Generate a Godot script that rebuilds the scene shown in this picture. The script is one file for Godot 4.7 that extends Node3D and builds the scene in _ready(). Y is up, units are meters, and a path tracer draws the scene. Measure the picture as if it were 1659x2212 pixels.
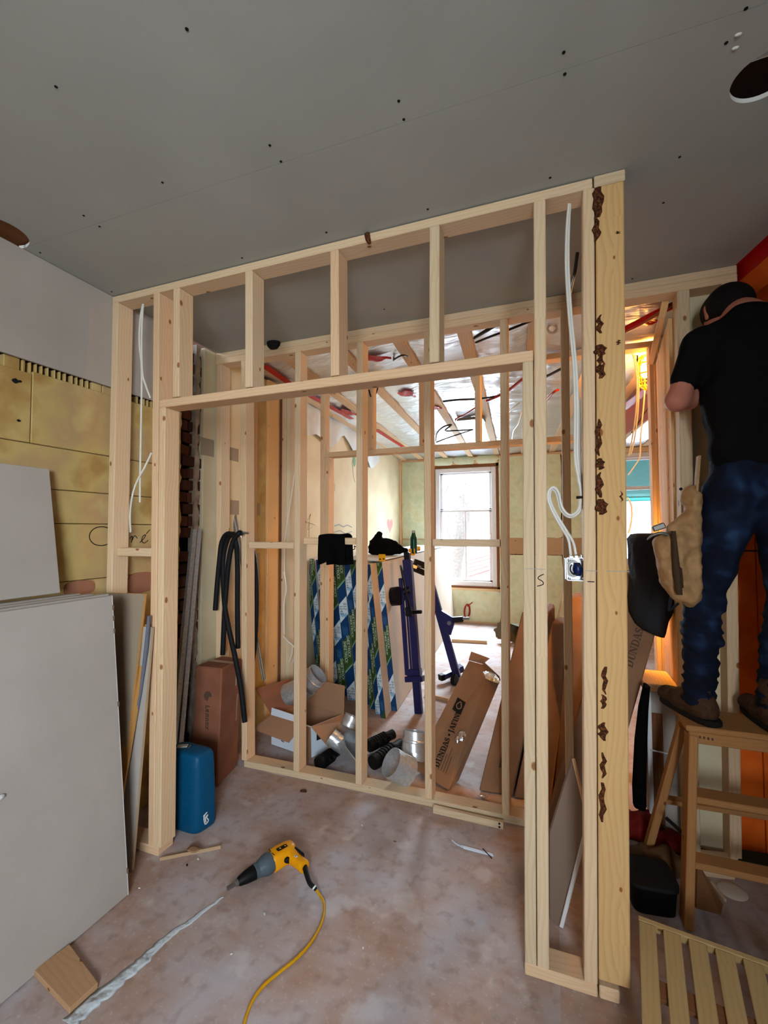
extends Node3D
# A stud-framed room under renovation. Metres, y up; the camera looks down -z, turned to the left.

var M := {}
var rng := RandomNumberGenerator.new()
var taken := {}


# ---------------------------------------------------------------- mesh building
class MB:
	var v := PackedVector3Array()
	var uv := PackedVector2Array()
	var g := PackedInt32Array()

	func tri(a: Vector3, b: Vector3, c: Vector3, ua := Vector2.ZERO, ub := Vector2.ZERO, uc := Vector2.ZERO, sg := -1) -> void:
		v.append(a); v.append(b); v.append(c)
		uv.append(ua); uv.append(ub); uv.append(uc)
		g.append(sg)

	func quad(a: Vector3, b: Vector3, c: Vector3, d: Vector3, ua := Vector2.ZERO, ub := Vector2(1, 0), uc := Vector2(1, 1), ud := Vector2(0, 1), sg := -1) -> void:
		tri(a, b, c, ua, ub, uc, sg)
		tri(a, c, d, ua, uc, ud, sg)

	# triangle turned so that it faces away from `from`
	func tri_from(from: Vector3, a: Vector3, b: Vector3, c: Vector3, ua: Vector2, ub: Vector2, uc: Vector2) -> void:
		if (b - a).cross(c - a).dot((a + b + c) / 3.0 - from) > 0:
			tri(a, c, b, ua, uc, ub)
		else:
			tri(a, b, c, ua, ub, uc)

	# turns what was added since `start` so that a closed piece faces outwards
	func fix(start: int) -> void:
		var s := 0.0
		var o := v[start] if start < v.size() else Vector3.ZERO
		for i in range(start, v.size(), 3):
			s += (v[i] - o).dot((v[i + 1] - o).cross(v[i + 2] - o))
		if s > 0:
			for i in range(start, v.size(), 3):
				var t := v[i + 1]; v[i + 1] = v[i + 2]; v[i + 2] = t
				var w := uv[i + 1]; uv[i + 1] = uv[i + 2]; uv[i + 2] = w

	func mesh() -> ArrayMesh:
		var st := SurfaceTool.new()
		st.begin(Mesh.PRIMITIVE_TRIANGLES)
		for i in v.size():
			st.set_smooth_group(g[i / 3])
			st.set_uv(uv[i])
			st.add_vertex(v[i])
		st.generate_normals()
		return st.commit()


# a hexahedron with chamfered edges; p[i] is the corner x = i & 1, y = i & 2, z = i & 4
func hexa(mb: MB, p: Array, b := 0.002, shift := Vector2.INF) -> MB:
	var off := shift if shift != Vector2.INF else Vector2(rng.randf() * 7.0, rng.randf() * 7.0)
	var mid := Vector3.ZERO
	for q in p:
		mid += q / 8.0
	var len3 := [(p[1] - p[0]).length(), (p[2] - p[0]).length(), (p[4] - p[0]).length()]
	var pos := []
	var tex := []
	for i in 8:
		var here := []
		var uvs := []
		for a in 3:
			var c: Vector3 = p[i]
			for o in 3:
				if o != a:
					var w: Vector3 = p[i ^ (1 << o)] - p[i]
					c += w.normalized() * minf(b, w.length() * 0.45)
			here.append(c)
			var o1 := (a + 1) % 3
			var o2 := (a + 2) % 3
			if len3[o1] > len3[o2]:
				var t := o1; o1 = o2; o2 = t
			var u: float = len3[o1] if i & (1 << o1) else 0.0
			var w2: float = len3[o2] if i & (1 << o2) else 0.0
			uvs.append(Vector2(u + off.x + a * 0.37 + (0.19 if i & (1 << a) else 0.0), w2 + off.y))
		pos.append(here)
		tex.append(uvs)
	for a in 3:
		var o1 := 1 << ((a + 1) % 3)
		var o2 := 1 << ((a + 2) % 3)
		for s in 2:
			var c := s << a
			var k := [c, c | o1, c | o1 | o2, c | o2]
			mb.tri_from(mid, pos[k[0]][a], pos[k[1]][a], pos[k[2]][a], tex[k[0]][a], tex[k[1]][a], tex[k[2]][a])
			mb.tri_from(mid, pos[k[0]][a], pos[k[2]][a], pos[k[3]][a], tex[k[0]][a], tex[k[2]][a], tex[k[3]][a])
	if b > 0.0:
		for a in 3:
			var n1 := (a + 1) % 3
			var n2 := (a + 2) % 3
			for c in 4:
				var i := ((c & 1) << n1) | ((c >> 1) << n2)
				var j := i | (1 << a)
				mb.tri_from(mid, pos[i][n1], pos[i][n2], pos[j][n2], tex[i][n1], tex[i][n1], tex[j][n1])
				mb.tri_from(mid, pos[i][n1], pos[j][n2], pos[j][n1], tex[i][n1], tex[j][n1], tex[j][n1])
		for i in 8:
			mb.tri_from(mid, pos[i][0], pos[i][1], pos[i][2], tex[i][0], tex[i][0], tex[i][0])
	return mb


func corners(a: Vector3, b: Vector3) -> Array:
	var p := []
	for i in 8:
		p.append(Vector3(b.x if i & 1 else a.x, b.y if i & 2 else a.y, b.z if i & 4 else a.z))
	return p


# box between two points
func box(a: Vector3, b: Vector3, bev := 0.002) -> ArrayMesh:
	return hexa(MB.new(), corners(a.min(b), a.max(b)), bev).mesh()


func add_box(mb: MB, a: Vector3, b: Vector3, bev := 0.002) -> MB:
	return hexa(mb, corners(a.min(b), a.max(b)), bev)


# box of a size, turned and placed
func tbox(mb: MB, size: Vector3, t: Transform3D, bev := 0.002) -> MB:
	var p := corners(-size / 2.0, size / 2.0)
	for i in 8:
		p[i] = t * p[i]
	return hexa(mb, p, bev)


# an upright piece whose foot and head may stand a little apart: x0..x1 at the foot, x2..x3 at the head
func upright(x0: float, x1: float, x2: float, x3: float, y0: float, y1: float, z0: float, z1: float, bev := 0.003) -> ArrayMesh:
	var p := [Vector3(x0, y0, z0), Vector3(x1, y0, z0), Vector3(x2, y1, z0), Vector3(x3, y1, z0), Vector3(x0, y0, z1), Vector3(x1, y0, z1), Vector3(x2, y1, z1), Vector3(x3, y1, z1)]
	return hexa(MB.new(), p, bev).mesh()


# a board given by four corners (in order round) and a thickness along its normal
func board(a: Vector3, b: Vector3, c: Vector3, d: Vector3, th: float, bev := 0.001, mb: MB = null) -> MB:
	var n := (b - a).cross(d - a).normalized() * th
	return hexa(mb if mb else MB.new(), [a, b, d, c, a + n, b + n, d + n, c + n], bev)


# a stick of square section between two points
func stick(a: Vector3, b: Vector3, w: float, d: float, bev := 0.002, up := Vector3.UP, mb: MB = null) -> MB:
	var y := (b - a).normalized()
	var x := y.cross(up if absf(y.dot(up)) < 0.95 else Vector3(0, 0, 1)).normalized()
	var z := x.cross(y)
	return tbox(mb if mb else MB.new(), Vector3(w, (b - a).length(), d), Transform3D(Basis(x, y, z), (a + b) / 2.0), bev)


func smooth_path(pts: Array, n := 6) -> Array:
	if pts.size() < 3:
		return pts
	var c := []
	for i in pts.size() - 1:
		var a: Vector3 = pts[maxi(i - 1, 0)]
		var d: Vector3 = pts[mini(i + 2, pts.size() - 1)]
		for k in n:
			c.append(pts[i].cubic_interpolate(pts[i + 1], a, d, float(k) / n))
	c.append(pts[-1])
	return c


# a round tube along points; r may be one radius or one for each point
func tube(mb: MB, pts: Array, r, seg := 8, flat := 1.0) -> MB:
	var rings := []
	var x := Vector3.ZERO
	for i in pts.size():
		var t: Vector3 = (pts[mini(i + 1, pts.size() - 1)] - pts[maxi(i - 1, 0)]).normalized()
		if x == Vector3.ZERO:
			x = t.cross(Vector3.UP if absf(t.y) < 0.9 else Vector3.RIGHT).normalized()
		x = (x - t * x.dot(t)).normalized()
		var y := t.cross(x)
		var rr: float = r[i] if r is Array else r
		var ring := []
		for k in seg:
			var a := TAU * k / seg
			ring.append(pts[i] + (x * cos(a) + y * sin(a) * flat) * rr)
		rings.append(ring)
	return skin(mb, rings, true)


# joins closed rings of the same number of points
func skin(mb: MB, rings: Array, caps := true, sg := 0) -> MB:
	var at := 0.0
	var first := mb.v.size()
	for i in rings.size() - 1:
		var n: int = rings[i].size()
		var step: float = (rings[i + 1][0] - rings[i][0]).length()
		var round_len := 0.0
		for k in n:
			var k2 := (k + 1) % n
			var w: float = (rings[i][k2] - rings[i][k]).length()
			mb.quad(rings[i][k], rings[i][k2], rings[i + 1][k2], rings[i + 1][k], Vector2(round_len, at), Vector2(round_len + w, at), Vector2(round_len + w, at + step), Vector2(round_len, at + step), sg)
			round_len += w
		at += step
	if caps:
		for e in [0, rings.size() - 1]:
			var r: Array = rings[e]
			var c := Vector3.ZERO
			for q in r:
				c += q / r.size()
			for k in r.size():
				var a: Vector3 = r[k]
				var b: Vector3 = r[(k + 1) % r.size()]
				if e == 0:
					mb.tri(c, b, a, Vector2(c.x, c.y), Vector2(b.x, b.y), Vector2(a.x, a.y), 90 + first)
				else:
					mb.tri(c, a, b, Vector2(c.x, c.y), Vector2(a.x, a.y), Vector2(b.x, b.y), 91 + first)
		mb.fix(first)
	return mb


# rings: [centre, half axis, other half axis, roundness (2 an ellipse, more is squarer)]
func loft(mb: MB, rings: Array, seg := 20, caps := true, noise := 0.0) -> MB:
	var out := []
	for r in rings:
		var n: float = r[3] if r.size() > 3 else 2.0
		var ring := []
		for k in seg:
			var a := TAU * k / seg
			var ca := cos(a)
			var sa := sin(a)
			var q: Vector3 = r[0] + r[1] * signf(ca) * pow(absf(ca), 2.0 / n) + r[2] * signf(sa) * pow(absf(sa), 2.0 / n)
			if noise > 0.0:
				q += (q - r[0]).normalized() * noise * (wob.get_noise_3dv(q * 14.0) + 0.5 * wob.get_noise_3dv(q * 37.0))
			ring.append(q)
		out.append(ring)
	return skin(mb, out, caps)


# profile of (radius, height) turned round an axis
func lathe(mb: MB, prof: Array, t := Transform3D.IDENTITY, seg := 20, caps := true) -> MB:
	var start := mb.v.size()
	var rings := []
	for q in prof:
		var ring := []
		for k in seg:
			var a := TAU * k / seg
			ring.append(t * Vector3(cos(a) * maxf(q.x, 0.0001), q.y, sin(a) * maxf(q.x, 0.0001)))
		rings.append(ring)
	for i in rings.size() - 1:   # every band its own smooth group unless the profile bends gently
		var d0: Vector2 = (prof[i + 1] - prof[i]).normalized()
		var keep := i > 0 and d0.dot((prof[i] - prof[i - 1]).normalized()) > 0.75
		if not keep:
			lathe_group += 1
		skin(mb, [rings[i], rings[i + 1]], false, lathe_group)
	if caps:
		for e in [0, rings.size() - 1]:
			var c: Vector3 = t * Vector3(0, prof[e].y, 0)
			for k in seg:
				var q: Vector3 = rings[e][k]
				var w: Vector3 = rings[e][(k + 1) % seg]
				if e == 0:
					mb.tri(c, w, q, Vector2(0, 0), Vector2(1, 0), Vector2(0, 1), lathe_group + 1)
				else:
					mb.tri(c, q, w, Vector2(0, 0), Vector2(1, 0), Vector2(0, 1), lathe_group + 2)
		lathe_group += 3
	mb.fix(start)
	return mb
var lathe_group := 200
var wob := FastNoiseLite.new()


# turn that takes +y to a direction
func along(at: Vector3, dir: Vector3) -> Transform3D:
	var y := dir.normalized()
	var x := y.cross(Vector3(0, 0, 1) if absf(y.z) < 0.9 else Vector3(1, 0, 0)).normalized()
	return Transform3D(Basis(x, y, x.cross(y)), at)


# a pen stroke lying on a surface: a thin raised ribbon
func ribbon(mb: MB, pts: Array, w: float, n: Vector3, th := 0.0006) -> MB:
	var rings := []
	for i in pts.size():
		var t: Vector3 = (pts[mini(i + 1, pts.size() - 1)] - pts[maxi(i - 1, 0)]).normalized()
		var s := t.cross(n).normalized() * w / 2.0
		rings.append([pts[i] - s, pts[i] + s, pts[i] + s + n * th, pts[i] - s + n * th])
	return skin(mb, rings, true, -1)


# a cloth or foil sheet of (nu x nv) cells: at(u, v) gives the point; given a thickness
func sheet(mb: MB, nu: int, nv: int, at: Callable, th := 0.002) -> MB:
	var start := mb.v.size()
	var p := []
	for j in nv + 1:
		for i in nu + 1:
			p.append(at.call(float(i) / nu, float(j) / nv))
	var nrm := []
	for j in nv + 1:
		for i in nu + 1:
			var du: Vector3 = p[j * (nu + 1) + mini(i + 1, nu)] - p[j * (nu + 1) + maxi(i - 1, 0)]
			var dv: Vector3 = p[mini(j + 1, nv) * (nu + 1) + i] - p[maxi(j - 1, 0) * (nu + 1) + i]
			nrm.append(du.cross(dv).normalized() * th)
	for j in nv:
		for i in nu:
			var k := j * (nu + 1) + i
			var q := [k, k + 1, k + nu + 2, k + nu + 1]
			var u0 := Vector2(float(i) / nu, float(j) / nv)
			var u1 := Vector2(float(i + 1) / nu, float(j + 1) / nv)
			mb.quad(p[q[0]], p[q[1]], p[q[2]], p[q[3]], u0, Vector2(u1.x, u0.y), u1, Vector2(u0.x, u1.y), 0)
			mb.quad(p[q[3]] + nrm[q[3]], p[q[2]] + nrm[q[2]], p[q[1]] + nrm[q[1]], p[q[0]] + nrm[q[0]], Vector2(u0.x, u1.y), u1, Vector2(u1.x, u0.y), u0, 1)
	var rim := []
	for i in nu: rim.append(i)
	for j in nv: rim.append(j * (nu + 1) + nu)
	for i in nu: rim.append(nv * (nu + 1) + nu - i)
	for j in nv: rim.append((nv - j) * (nu + 1))
	for i in rim.size():
		var a: int = rim[i]
		var b: int = rim[(i + 1) % rim.size()]
		mb.quad(p[b], p[a], p[a] + nrm[a], p[b] + nrm[b])
	mb.fix(start)
	return mb


# ---------------------------------------------------------------- rounded bodies: capsules joined by a smooth minimum, meshed as surface nets
class Field:
	var lo: Vector3
	var n: Vector3i
	var cell: float
	var f := PackedFloat32Array()

	func _init(a: Vector3, b: Vector3, c: float) -> void:
		cell = c
		lo = a - Vector3.ONE * c * 3
		n = Vector3i(((b - a) / c).ceil()) + Vector3i(7, 7, 7)
		f.resize(n.x * n.y * n.z)
		f.fill(1.0)

	func cap(a: Vector3, ra: float, b: Vector3, rb: float, k := 0.02, squash := Vector3.ONE) -> void:
		var m := maxf(ra, rb) * maxf(squash.x, maxf(squash.y, squash.z)) + k + cell * 2.5
		var i0 := Vector3i(((a.min(b) - Vector3.ONE * m - lo) / cell).floor()).clamp(Vector3i.ZERO, n - Vector3i.ONE)
		var i1 := Vector3i(((a.max(b) + Vector3.ONE * m - lo) / cell).ceil()).clamp(Vector3i.ZERO, n - Vector3i.ONE)
		var inv := Vector3.ONE / squash
		var ab := (b - a) * inv
		var l2 := maxf(ab.length_squared(), 1e-9)
		for z in range(i0.z, i1.z + 1):
			for y in range(i0.y, i1.y + 1):
				var row := (z * n.y + y) * n.x
				for x in range(i0.x, i1.x + 1):
					var p := (lo + Vector3(x, y, z) * cell - a) * inv
					var t := clampf(p.dot(ab) / l2, 0.0, 1.0)
					var d := (p - ab * t).length() - lerpf(ra, rb, t)
					var o := f[row + x]
					var h := maxf(k - absf(d - o), 0.0)
					f[row + x] = minf(d, o) - h * h / (4.0 * k)

	func crumple(nz: FastNoiseLite, amp: float, scale: Vector3) -> void:
		for z in n.z:
			for y in n.y:
				var row := (z * n.y + y) * n.x
				for x in n.x:
					if absf(f[row + x]) < cell * 3.0 + amp:
						f[row + x] += amp * nz.get_noise_3dv((lo + Vector3(x, y, z) * cell) * scale)

	# keeps the part on the side of a plane that its normal points to
	func cut(at: Vector3, normal: Vector3) -> void:
		var nn := normal.normalized()
		for z in n.z:
			for y in n.y:
				var row := (z * n.y + y) * n.x
				for x in n.x:
					f[row + x] = maxf(f[row + x], -(lo + Vector3(x, y, z) * cell - at).dot(nn))

	func add_to(mb: MB) -> MB:
		var start := mb.v.size()
		var idx := PackedInt32Array()
		idx.resize(f.size())
		idx.fill(-1)
		var pts := PackedVector3Array()
		var sx := 1
		var sy := n.x
		var sz := n.x * n.y
		var c8 := [0, sx, sy, sx + sy, sz, sx + sz, sy + sz, sx + sy + sz]
		for z in n.z - 1:
			for y in n.y - 1:
				for x in n.x - 1:
					var o := z * sz + y * sy + x
					var inside := 0
					for k in 8:
						if f[o + c8[k]] < 0.0:
							inside += 1
					if inside == 0 or inside == 8:
						continue
					var s := Vector3.ZERO
					var m := 0
					for k in 8:
						for a in [1, 2, 4]:
							if k & a:
								continue
							var d0 := f[o + c8[k]]
							var d1 := f[o + c8[k | a]]
							if (d0 < 0.0) != (d1 < 0.0):
								var t := d0 / (d0 - d1)
								s += Vector3(float(k & 1), float((k >> 1) & 1), float(k >> 2)) + Vector3(t if a == 1 else 0.0, t if a == 2 else 0.0, t if a == 4 else 0.0)
								m += 1
					idx[o] = pts.size()
					pts.append(lo + (Vector3(x, y, z) + s / m) * cell)
		for z in range(1, n.z - 1):
			for y in range(1, n.y - 1):
				for x in range(1, n.x - 1):
					var o := z * sz + y * sy + x
					var here := f[o] < 0.0
					for a in 3:
						var st: int = [sx, sy, sz][a]
						if here == (f[o + st] < 0.0):
							continue
						var b: int = [sy, sz, sx][a]
						var c: int = [sz, sx, sy][a]
						var q := [idx[o - b - c], idx[o - c], idx[o], idx[o - b]]
						if q.min() < 0:
							continue
						if here:
							q.reverse()
						var p := [pts[q[0]], pts[q[1]], pts[q[2]], pts[q[3]]]
						mb.quad(p[0], p[1], p[2], p[3], Vector2(p[0].x, p[0].y), Vector2(p[1].x, p[1].y), Vector2(p[2].x, p[2].y), Vector2(p[3].x, p[3].y), 0)
		mb.fix(start)
		return mb


# ---------------------------------------------------------------- names, labels, nodes
func numbered(called: String) -> String:
	taken[called] = taken.get(called, -1) + 1
	return called if taken[called] == 0 else "%s_%03d" % [called, taken[called]]


func obj(called: String, mesh, m: Material, parent: Node = null) -> MeshInstance3D:
	var o := MeshInstance3D.new()
	if parent:
		var k: int = parent.get_meta("n_" + called, -1) + 1
		parent.set_meta("n_" + called, k)
		o.name = called if k == 0 else "%s_%03d" % [called, k]
	else:
		o.name = numbered(called)
	o.mesh = mesh.mesh() if mesh is MB else mesh
	o.material_override = m
	(parent if parent else self).add_child(o, true)
	return o


func tag(o: Node, label: String, category: String, group := "", kind := "") -> Node:
	o.set_meta("label", label)
	o.set_meta("category", category)
	if group: o.set_meta("group", group)
	if kind: o.set_meta("kind", kind)
	return o


func thing(called: String, label: String, category: String, group := "", kind := "") -> Node3D:
	var o := Node3D.new()
	o.name = numbered(called)
	add_child(o, true)
	tag(o, label, category, group, kind)
	return o


func struct(called: String, label: String, category: String) -> Node3D:
	return thing(called, label, category, "", "structure")


# raised lettering on a surface: right and up span the plane of the letters
func lettering(text: String, at: Vector3, right: Vector3, up: Vector3, height: float, m: Material, parent: Node, font := "Droid Sans", called := "lettering", stretch := 1.0) -> void:
	var sf := SystemFont.new()
	sf.font_names = PackedStringArray([font])
	sf.font_weight = 700
	var t := TextMesh.new()
	t.text = text
	t.font = sf
	t.font_size = 32
	t.pixel_size = height / 24.0
	t.depth = 0.0012
	var o := obj(called, t, m, parent)
	var r := right.normalized()
	var u := (up - r * up.dot(r)).normalized()
	o.transform = Transform3D(Basis(r * stretch, u, r.cross(u)), at)


# ---------------------------------------------------------------- materials
func mat(col: Color, rough := 0.9, metal := 0.0, spec := 0.3) -> StandardMaterial3D:
	var m := StandardMaterial3D.new()
	m.albedo_color = col
	m.roughness = rough
	m.metallic = metal
	m.metallic_specular = spec
	return m


func noise(freq: float, seed_: int, oct := 4, type := FastNoiseLite.TYPE_SIMPLEX_SMOOTH) -> FastNoiseLite:
	var n := FastNoiseLite.new()
	n.noise_type = type
	n.frequency = freq
	n.seed = seed_
	n.fractal_octaves = oct
	return n


func noise_tex(freq: float, seed_: int, cols: Array, oct := 4, size := 512) -> NoiseTexture2D:
	var t := NoiseTexture2D.new()
	t.width = size
	t.height = size
	t.seamless = true
	t.noise = noise(freq, seed_, oct)
	var g := Gradient.new()
	g.offsets = PackedFloat32Array()
	g.colors = PackedColorArray()
	var off := PackedFloat32Array()
	var col := PackedColorArray()
	for c in cols:
		off.append(c[0])
		col.append(c[1])
	g.offsets = off
	g.colors = col
	t.color_ramp = g
	return t


func noise_normal(freq: float, seed_: int, strength := 6.0, oct := 3) -> NoiseTexture2D:
	var t := NoiseTexture2D.new()
	t.width = 512
	t.height = 512
	t.seamless = true
	t.as_normal_map = true
	t.bump_strength = strength
	t.noise = noise(freq, seed_, oct)
	return t


# a surface coloured by noise, laid on in world metres
func noisy(cols: Array, freq: float, seed_: int, per_m: float, rough := 0.9, oct := 4) -> StandardMaterial3D:
	var m := mat(Color.WHITE, rough)
	m.albedo_texture = noise_tex(freq, seed_, cols, oct)
	m.uv1_triplanar = true
	m.uv1_world_triplanar = true
	m.uv1_scale = Vector3.ONE * per_m
	return m


func bumpy(m: StandardMaterial3D, freq: float, seed_: int, scale: float, strength := 6.0, oct := 3) -> StandardMaterial3D:
	m.normal_enabled = true
	m.normal_texture = noise_normal(freq, seed_, strength, oct)
	m.normal_scale = scale
	return m


# sawn softwood: grain running along v, rings bent round a few knots
func wood_image(seed_: int, light: Color, dark: Color, knots: int) -> Image:
	var w := 192
	var h := 1024
	var r := RandomNumberGenerator.new()
	r.seed = seed_
	var nz := noise(0.004, seed_, 3)
	var fine := noise(0.06, seed_ + 1, 2)
	var kn := []
	for i in knots:
		kn.append([r.randf() * w, (i + 0.2 + 0.6 * r.randf()) * h / knots, 3.0 + 5.0 * r.randf()])
	var im := Image.create(w, h, false, Image.FORMAT_RGB8)
	var tone := Color(0.55, 0.33, 0.17)
	for y in h:
		for x in w:
			var bend := nz.get_noise_2d(x * 0.8, y * 0.35) * 26.0
			var k_in := 0.0
			for k in kn:
				var dy: float = y - k[1]
				if absf(dy) > 120.0:
					continue
				var dx: float = x - k[0]
				dx -= w * roundf(dx / w)
				var q: float = (dx * dx + dy * dy * 0.45) / (k[2] * k[2])
				bend += 18.0 * signf(dx) * exp(-absf(dx) / 26.0) * exp(-dy * dy / 2600.0)
				k_in = maxf(k_in, clampf(1.6 - q, 0.0, 1.0))
			var ring := fposmod((x + bend) / 17.0, 1.0)
			var t := smoothstep(0.35, 0.95, ring) * (1.0 - smoothstep(0.95, 1.0, ring))
			var g := fine.get_noise_2d(x * 3.0, y * 0.12) * 0.12 + nz.get_noise_2d(x * 0.3 + 400, y * 0.2) * 0.25
			var c := light.lerp(dark, clampf(t * 0.34 + 0.25 + g, 0.0, 1.0))
			im.set_pixel(x, y, c.lerp(tone, k_in * 0.85))
	return im


func wood(im: Image, tint: Color, rough := 0.75) -> StandardMaterial3D:
	var m := mat(tint, rough)
	if not wood_tex.has(im):
		wood_tex[im] = ImageTexture.create_from_image(im)
	m.albedo_texture = wood_tex[im]
	m.uv1_scale = Vector3(1 / 0.21, 1 / 1.15, 1)
	return m
var wood_tex := {}


# letters five wide and seven high, for print too small for meshes
const GLYPH := {"S": [15, 16, 16, 14, 1, 1, 30], "H": [17, 17, 17, 31, 17, 17, 17], "E": [31, 16, 16, 30, 16, 16, 31], "T": [31, 4, 4, 4, 4, 4, 4], "R": [30, 17, 17, 30, 20, 18, 17], "O": [14, 17, 17, 17, 17, 17, 14], "C": [15, 16, 16, 16, 16, 16, 15], "K": [17, 18, 20, 24, 20, 18, 17], "1": [4, 12, 4, 4, 4, 4, 14], "2": [14, 17, 1, 6, 8, 16, 31], "4": [2, 6, 10, 18, 31, 2, 2], "8": [14, 17, 17, 14, 17, 17, 14], "'": [4, 4, 0, 0, 0, 0, 0], "B": [30, 17, 17, 30, 17, 17, 30], "G": [15, 16, 16, 19, 17, 17, 15], "L": [16, 16, 16, 16, 16, 16, 31], "F": [31, 16, 16, 30, 16, 16, 16], "I": [14, 4, 4, 4, 4, 4, 14], "A": [14, 17, 17, 31, 17, 17, 17], "D": [30, 17, 17, 17, 17, 17, 30], "N": [17, 25, 21, 19, 17, 17, 17], "P": [30, 17, 17, 30, 16, 16, 16], "U": [17, 17, 17, 17, 17, 17, 14], "M": [17, 27, 21, 17, 17, 17, 17]}


# prints a word running down the image (letters turned a quarter)
func print_down(im: Image, text: String, x: int, y: int, s: int, c: Color) -> void:
	var at := y
	for ch in text:
		if GLYPH.has(ch):
			for row in 7:
				for col in 5:
					if GLYPH[ch][row] & (16 >> col):
						im.fill_rect(Rect2i(x + (6 - row) * s, at + col * s, s, s), c)
		at += 6 * s


# the printed end tape of a bundle of drywall: green and blue fields with white lettering
func tape_image(seed_: int) -> Image:
	var w := 64
	var h := 1024
	var r := RandomNumberGenerator.new()
	r.seed = seed_
	var green := Color(0.20, 0.30, 0.14)
	var blue := Color(0.06, 0.23, 0.40)
	var white := Color(0.80, 0.87, 0.90)
	var im := Image.create(w, h, false, Image.FORMAT_RGB8)
	var shift := r.randi_range(0, h - 1)
	for y in h:
		for x in w:
			var q := fposmod(y + shift + x * 1.1, 620.0)
			var saw := fposmod(x, 13.0) * 2.0
			var c := green
			if q > 225.0 and q < 345.0: c = blue
			elif q + saw > 345.0 and q < 480.0: c = white
			elif q >= 480.0: c = blue
			if absf(q - 225.0) < 5.0 or absf(q - 232.0 + saw) < 2.0: c = Color(0.55, 0.72, 0.55)
			im.set_pixel(x, y, c)
	for base in range(-620, h, 620):
		var y0 := base - shift + 620
		print_down(im, "SHEETROCK", 8, y0 - 6, 3, Color(0.82, 0.90, 0.82))
		print_down(im, "SHEETROCK", 36, y0 - 50, 3, Color(0.82, 0.90, 0.82))
		print_down(im, "1248", 6, y0 + 350, 3, Color(0.12, 0.22, 0.36))
		print_down(im, "812", 36, y0 + 330, 3, Color(0.12, 0.22, 0.36))
		for k in 5:
			im.fill_rect(Rect2i(10 + k * 9, y0 + 405 + (k % 2) * 6, 6, 26), Color(0.35, 0.60, 0.75))
			im.fill_rect(Rect2i(12 + k * 8, y0 + 500 + (k * 7) % 20, 5, 60), Color(0.20, 0.38, 0.55))
	return im


# dusty trodden subfloor plywood
func floor_image() -> Image:
	var w := 1024
	var im := Image.create(w, w, false, Image.FORMAT_RGB8)
	var big := noise(0.0045, 11, 4)
	var dust := noise(0.008, 12, 5)
	var grain := noise(0.02, 13, 3)
	var speck := noise(0.12, 14, 2)
	var stain := noise(0.030, 15, 4)
	for y in w:
		for x in w:
			var g := grain.get_noise_2d(x * 0.35, y * 2.6) * 0.5 + 0.5
			var c := Color(0.68, 0.55, 0.48).lerp(Color(0.62, 0.48, 0.41), clampf(g, 0, 1))
			var d := clampf(0.56 + big.get_noise_2d(x, y) * 0.65 + dust.get_noise_2d(x, y) * 0.5, 0.0, 1.0)
			c = c.lerp(Color(0.72, 0.70, 0.72), d * 0.85)
			var s := speck.get_noise_2d(x, y)
			if s > 0.55: c = c.lerp(Color(0.78, 0.75, 0.74), 0.35)
			c = c.lerp(Color(0.45, 0.34, 0.28), 0.24 * smoothstep(0.05, 0.65, stain.get_noise_2d(x, y)))
			c = c.lerp(Color(0.80, 0.78, 0.77), 0.5 * smoothstep(0.28, 0.6, dust.get_noise_2d(y + 300, x)))
			im.set_pixel(x, y, c)
	return im


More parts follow.
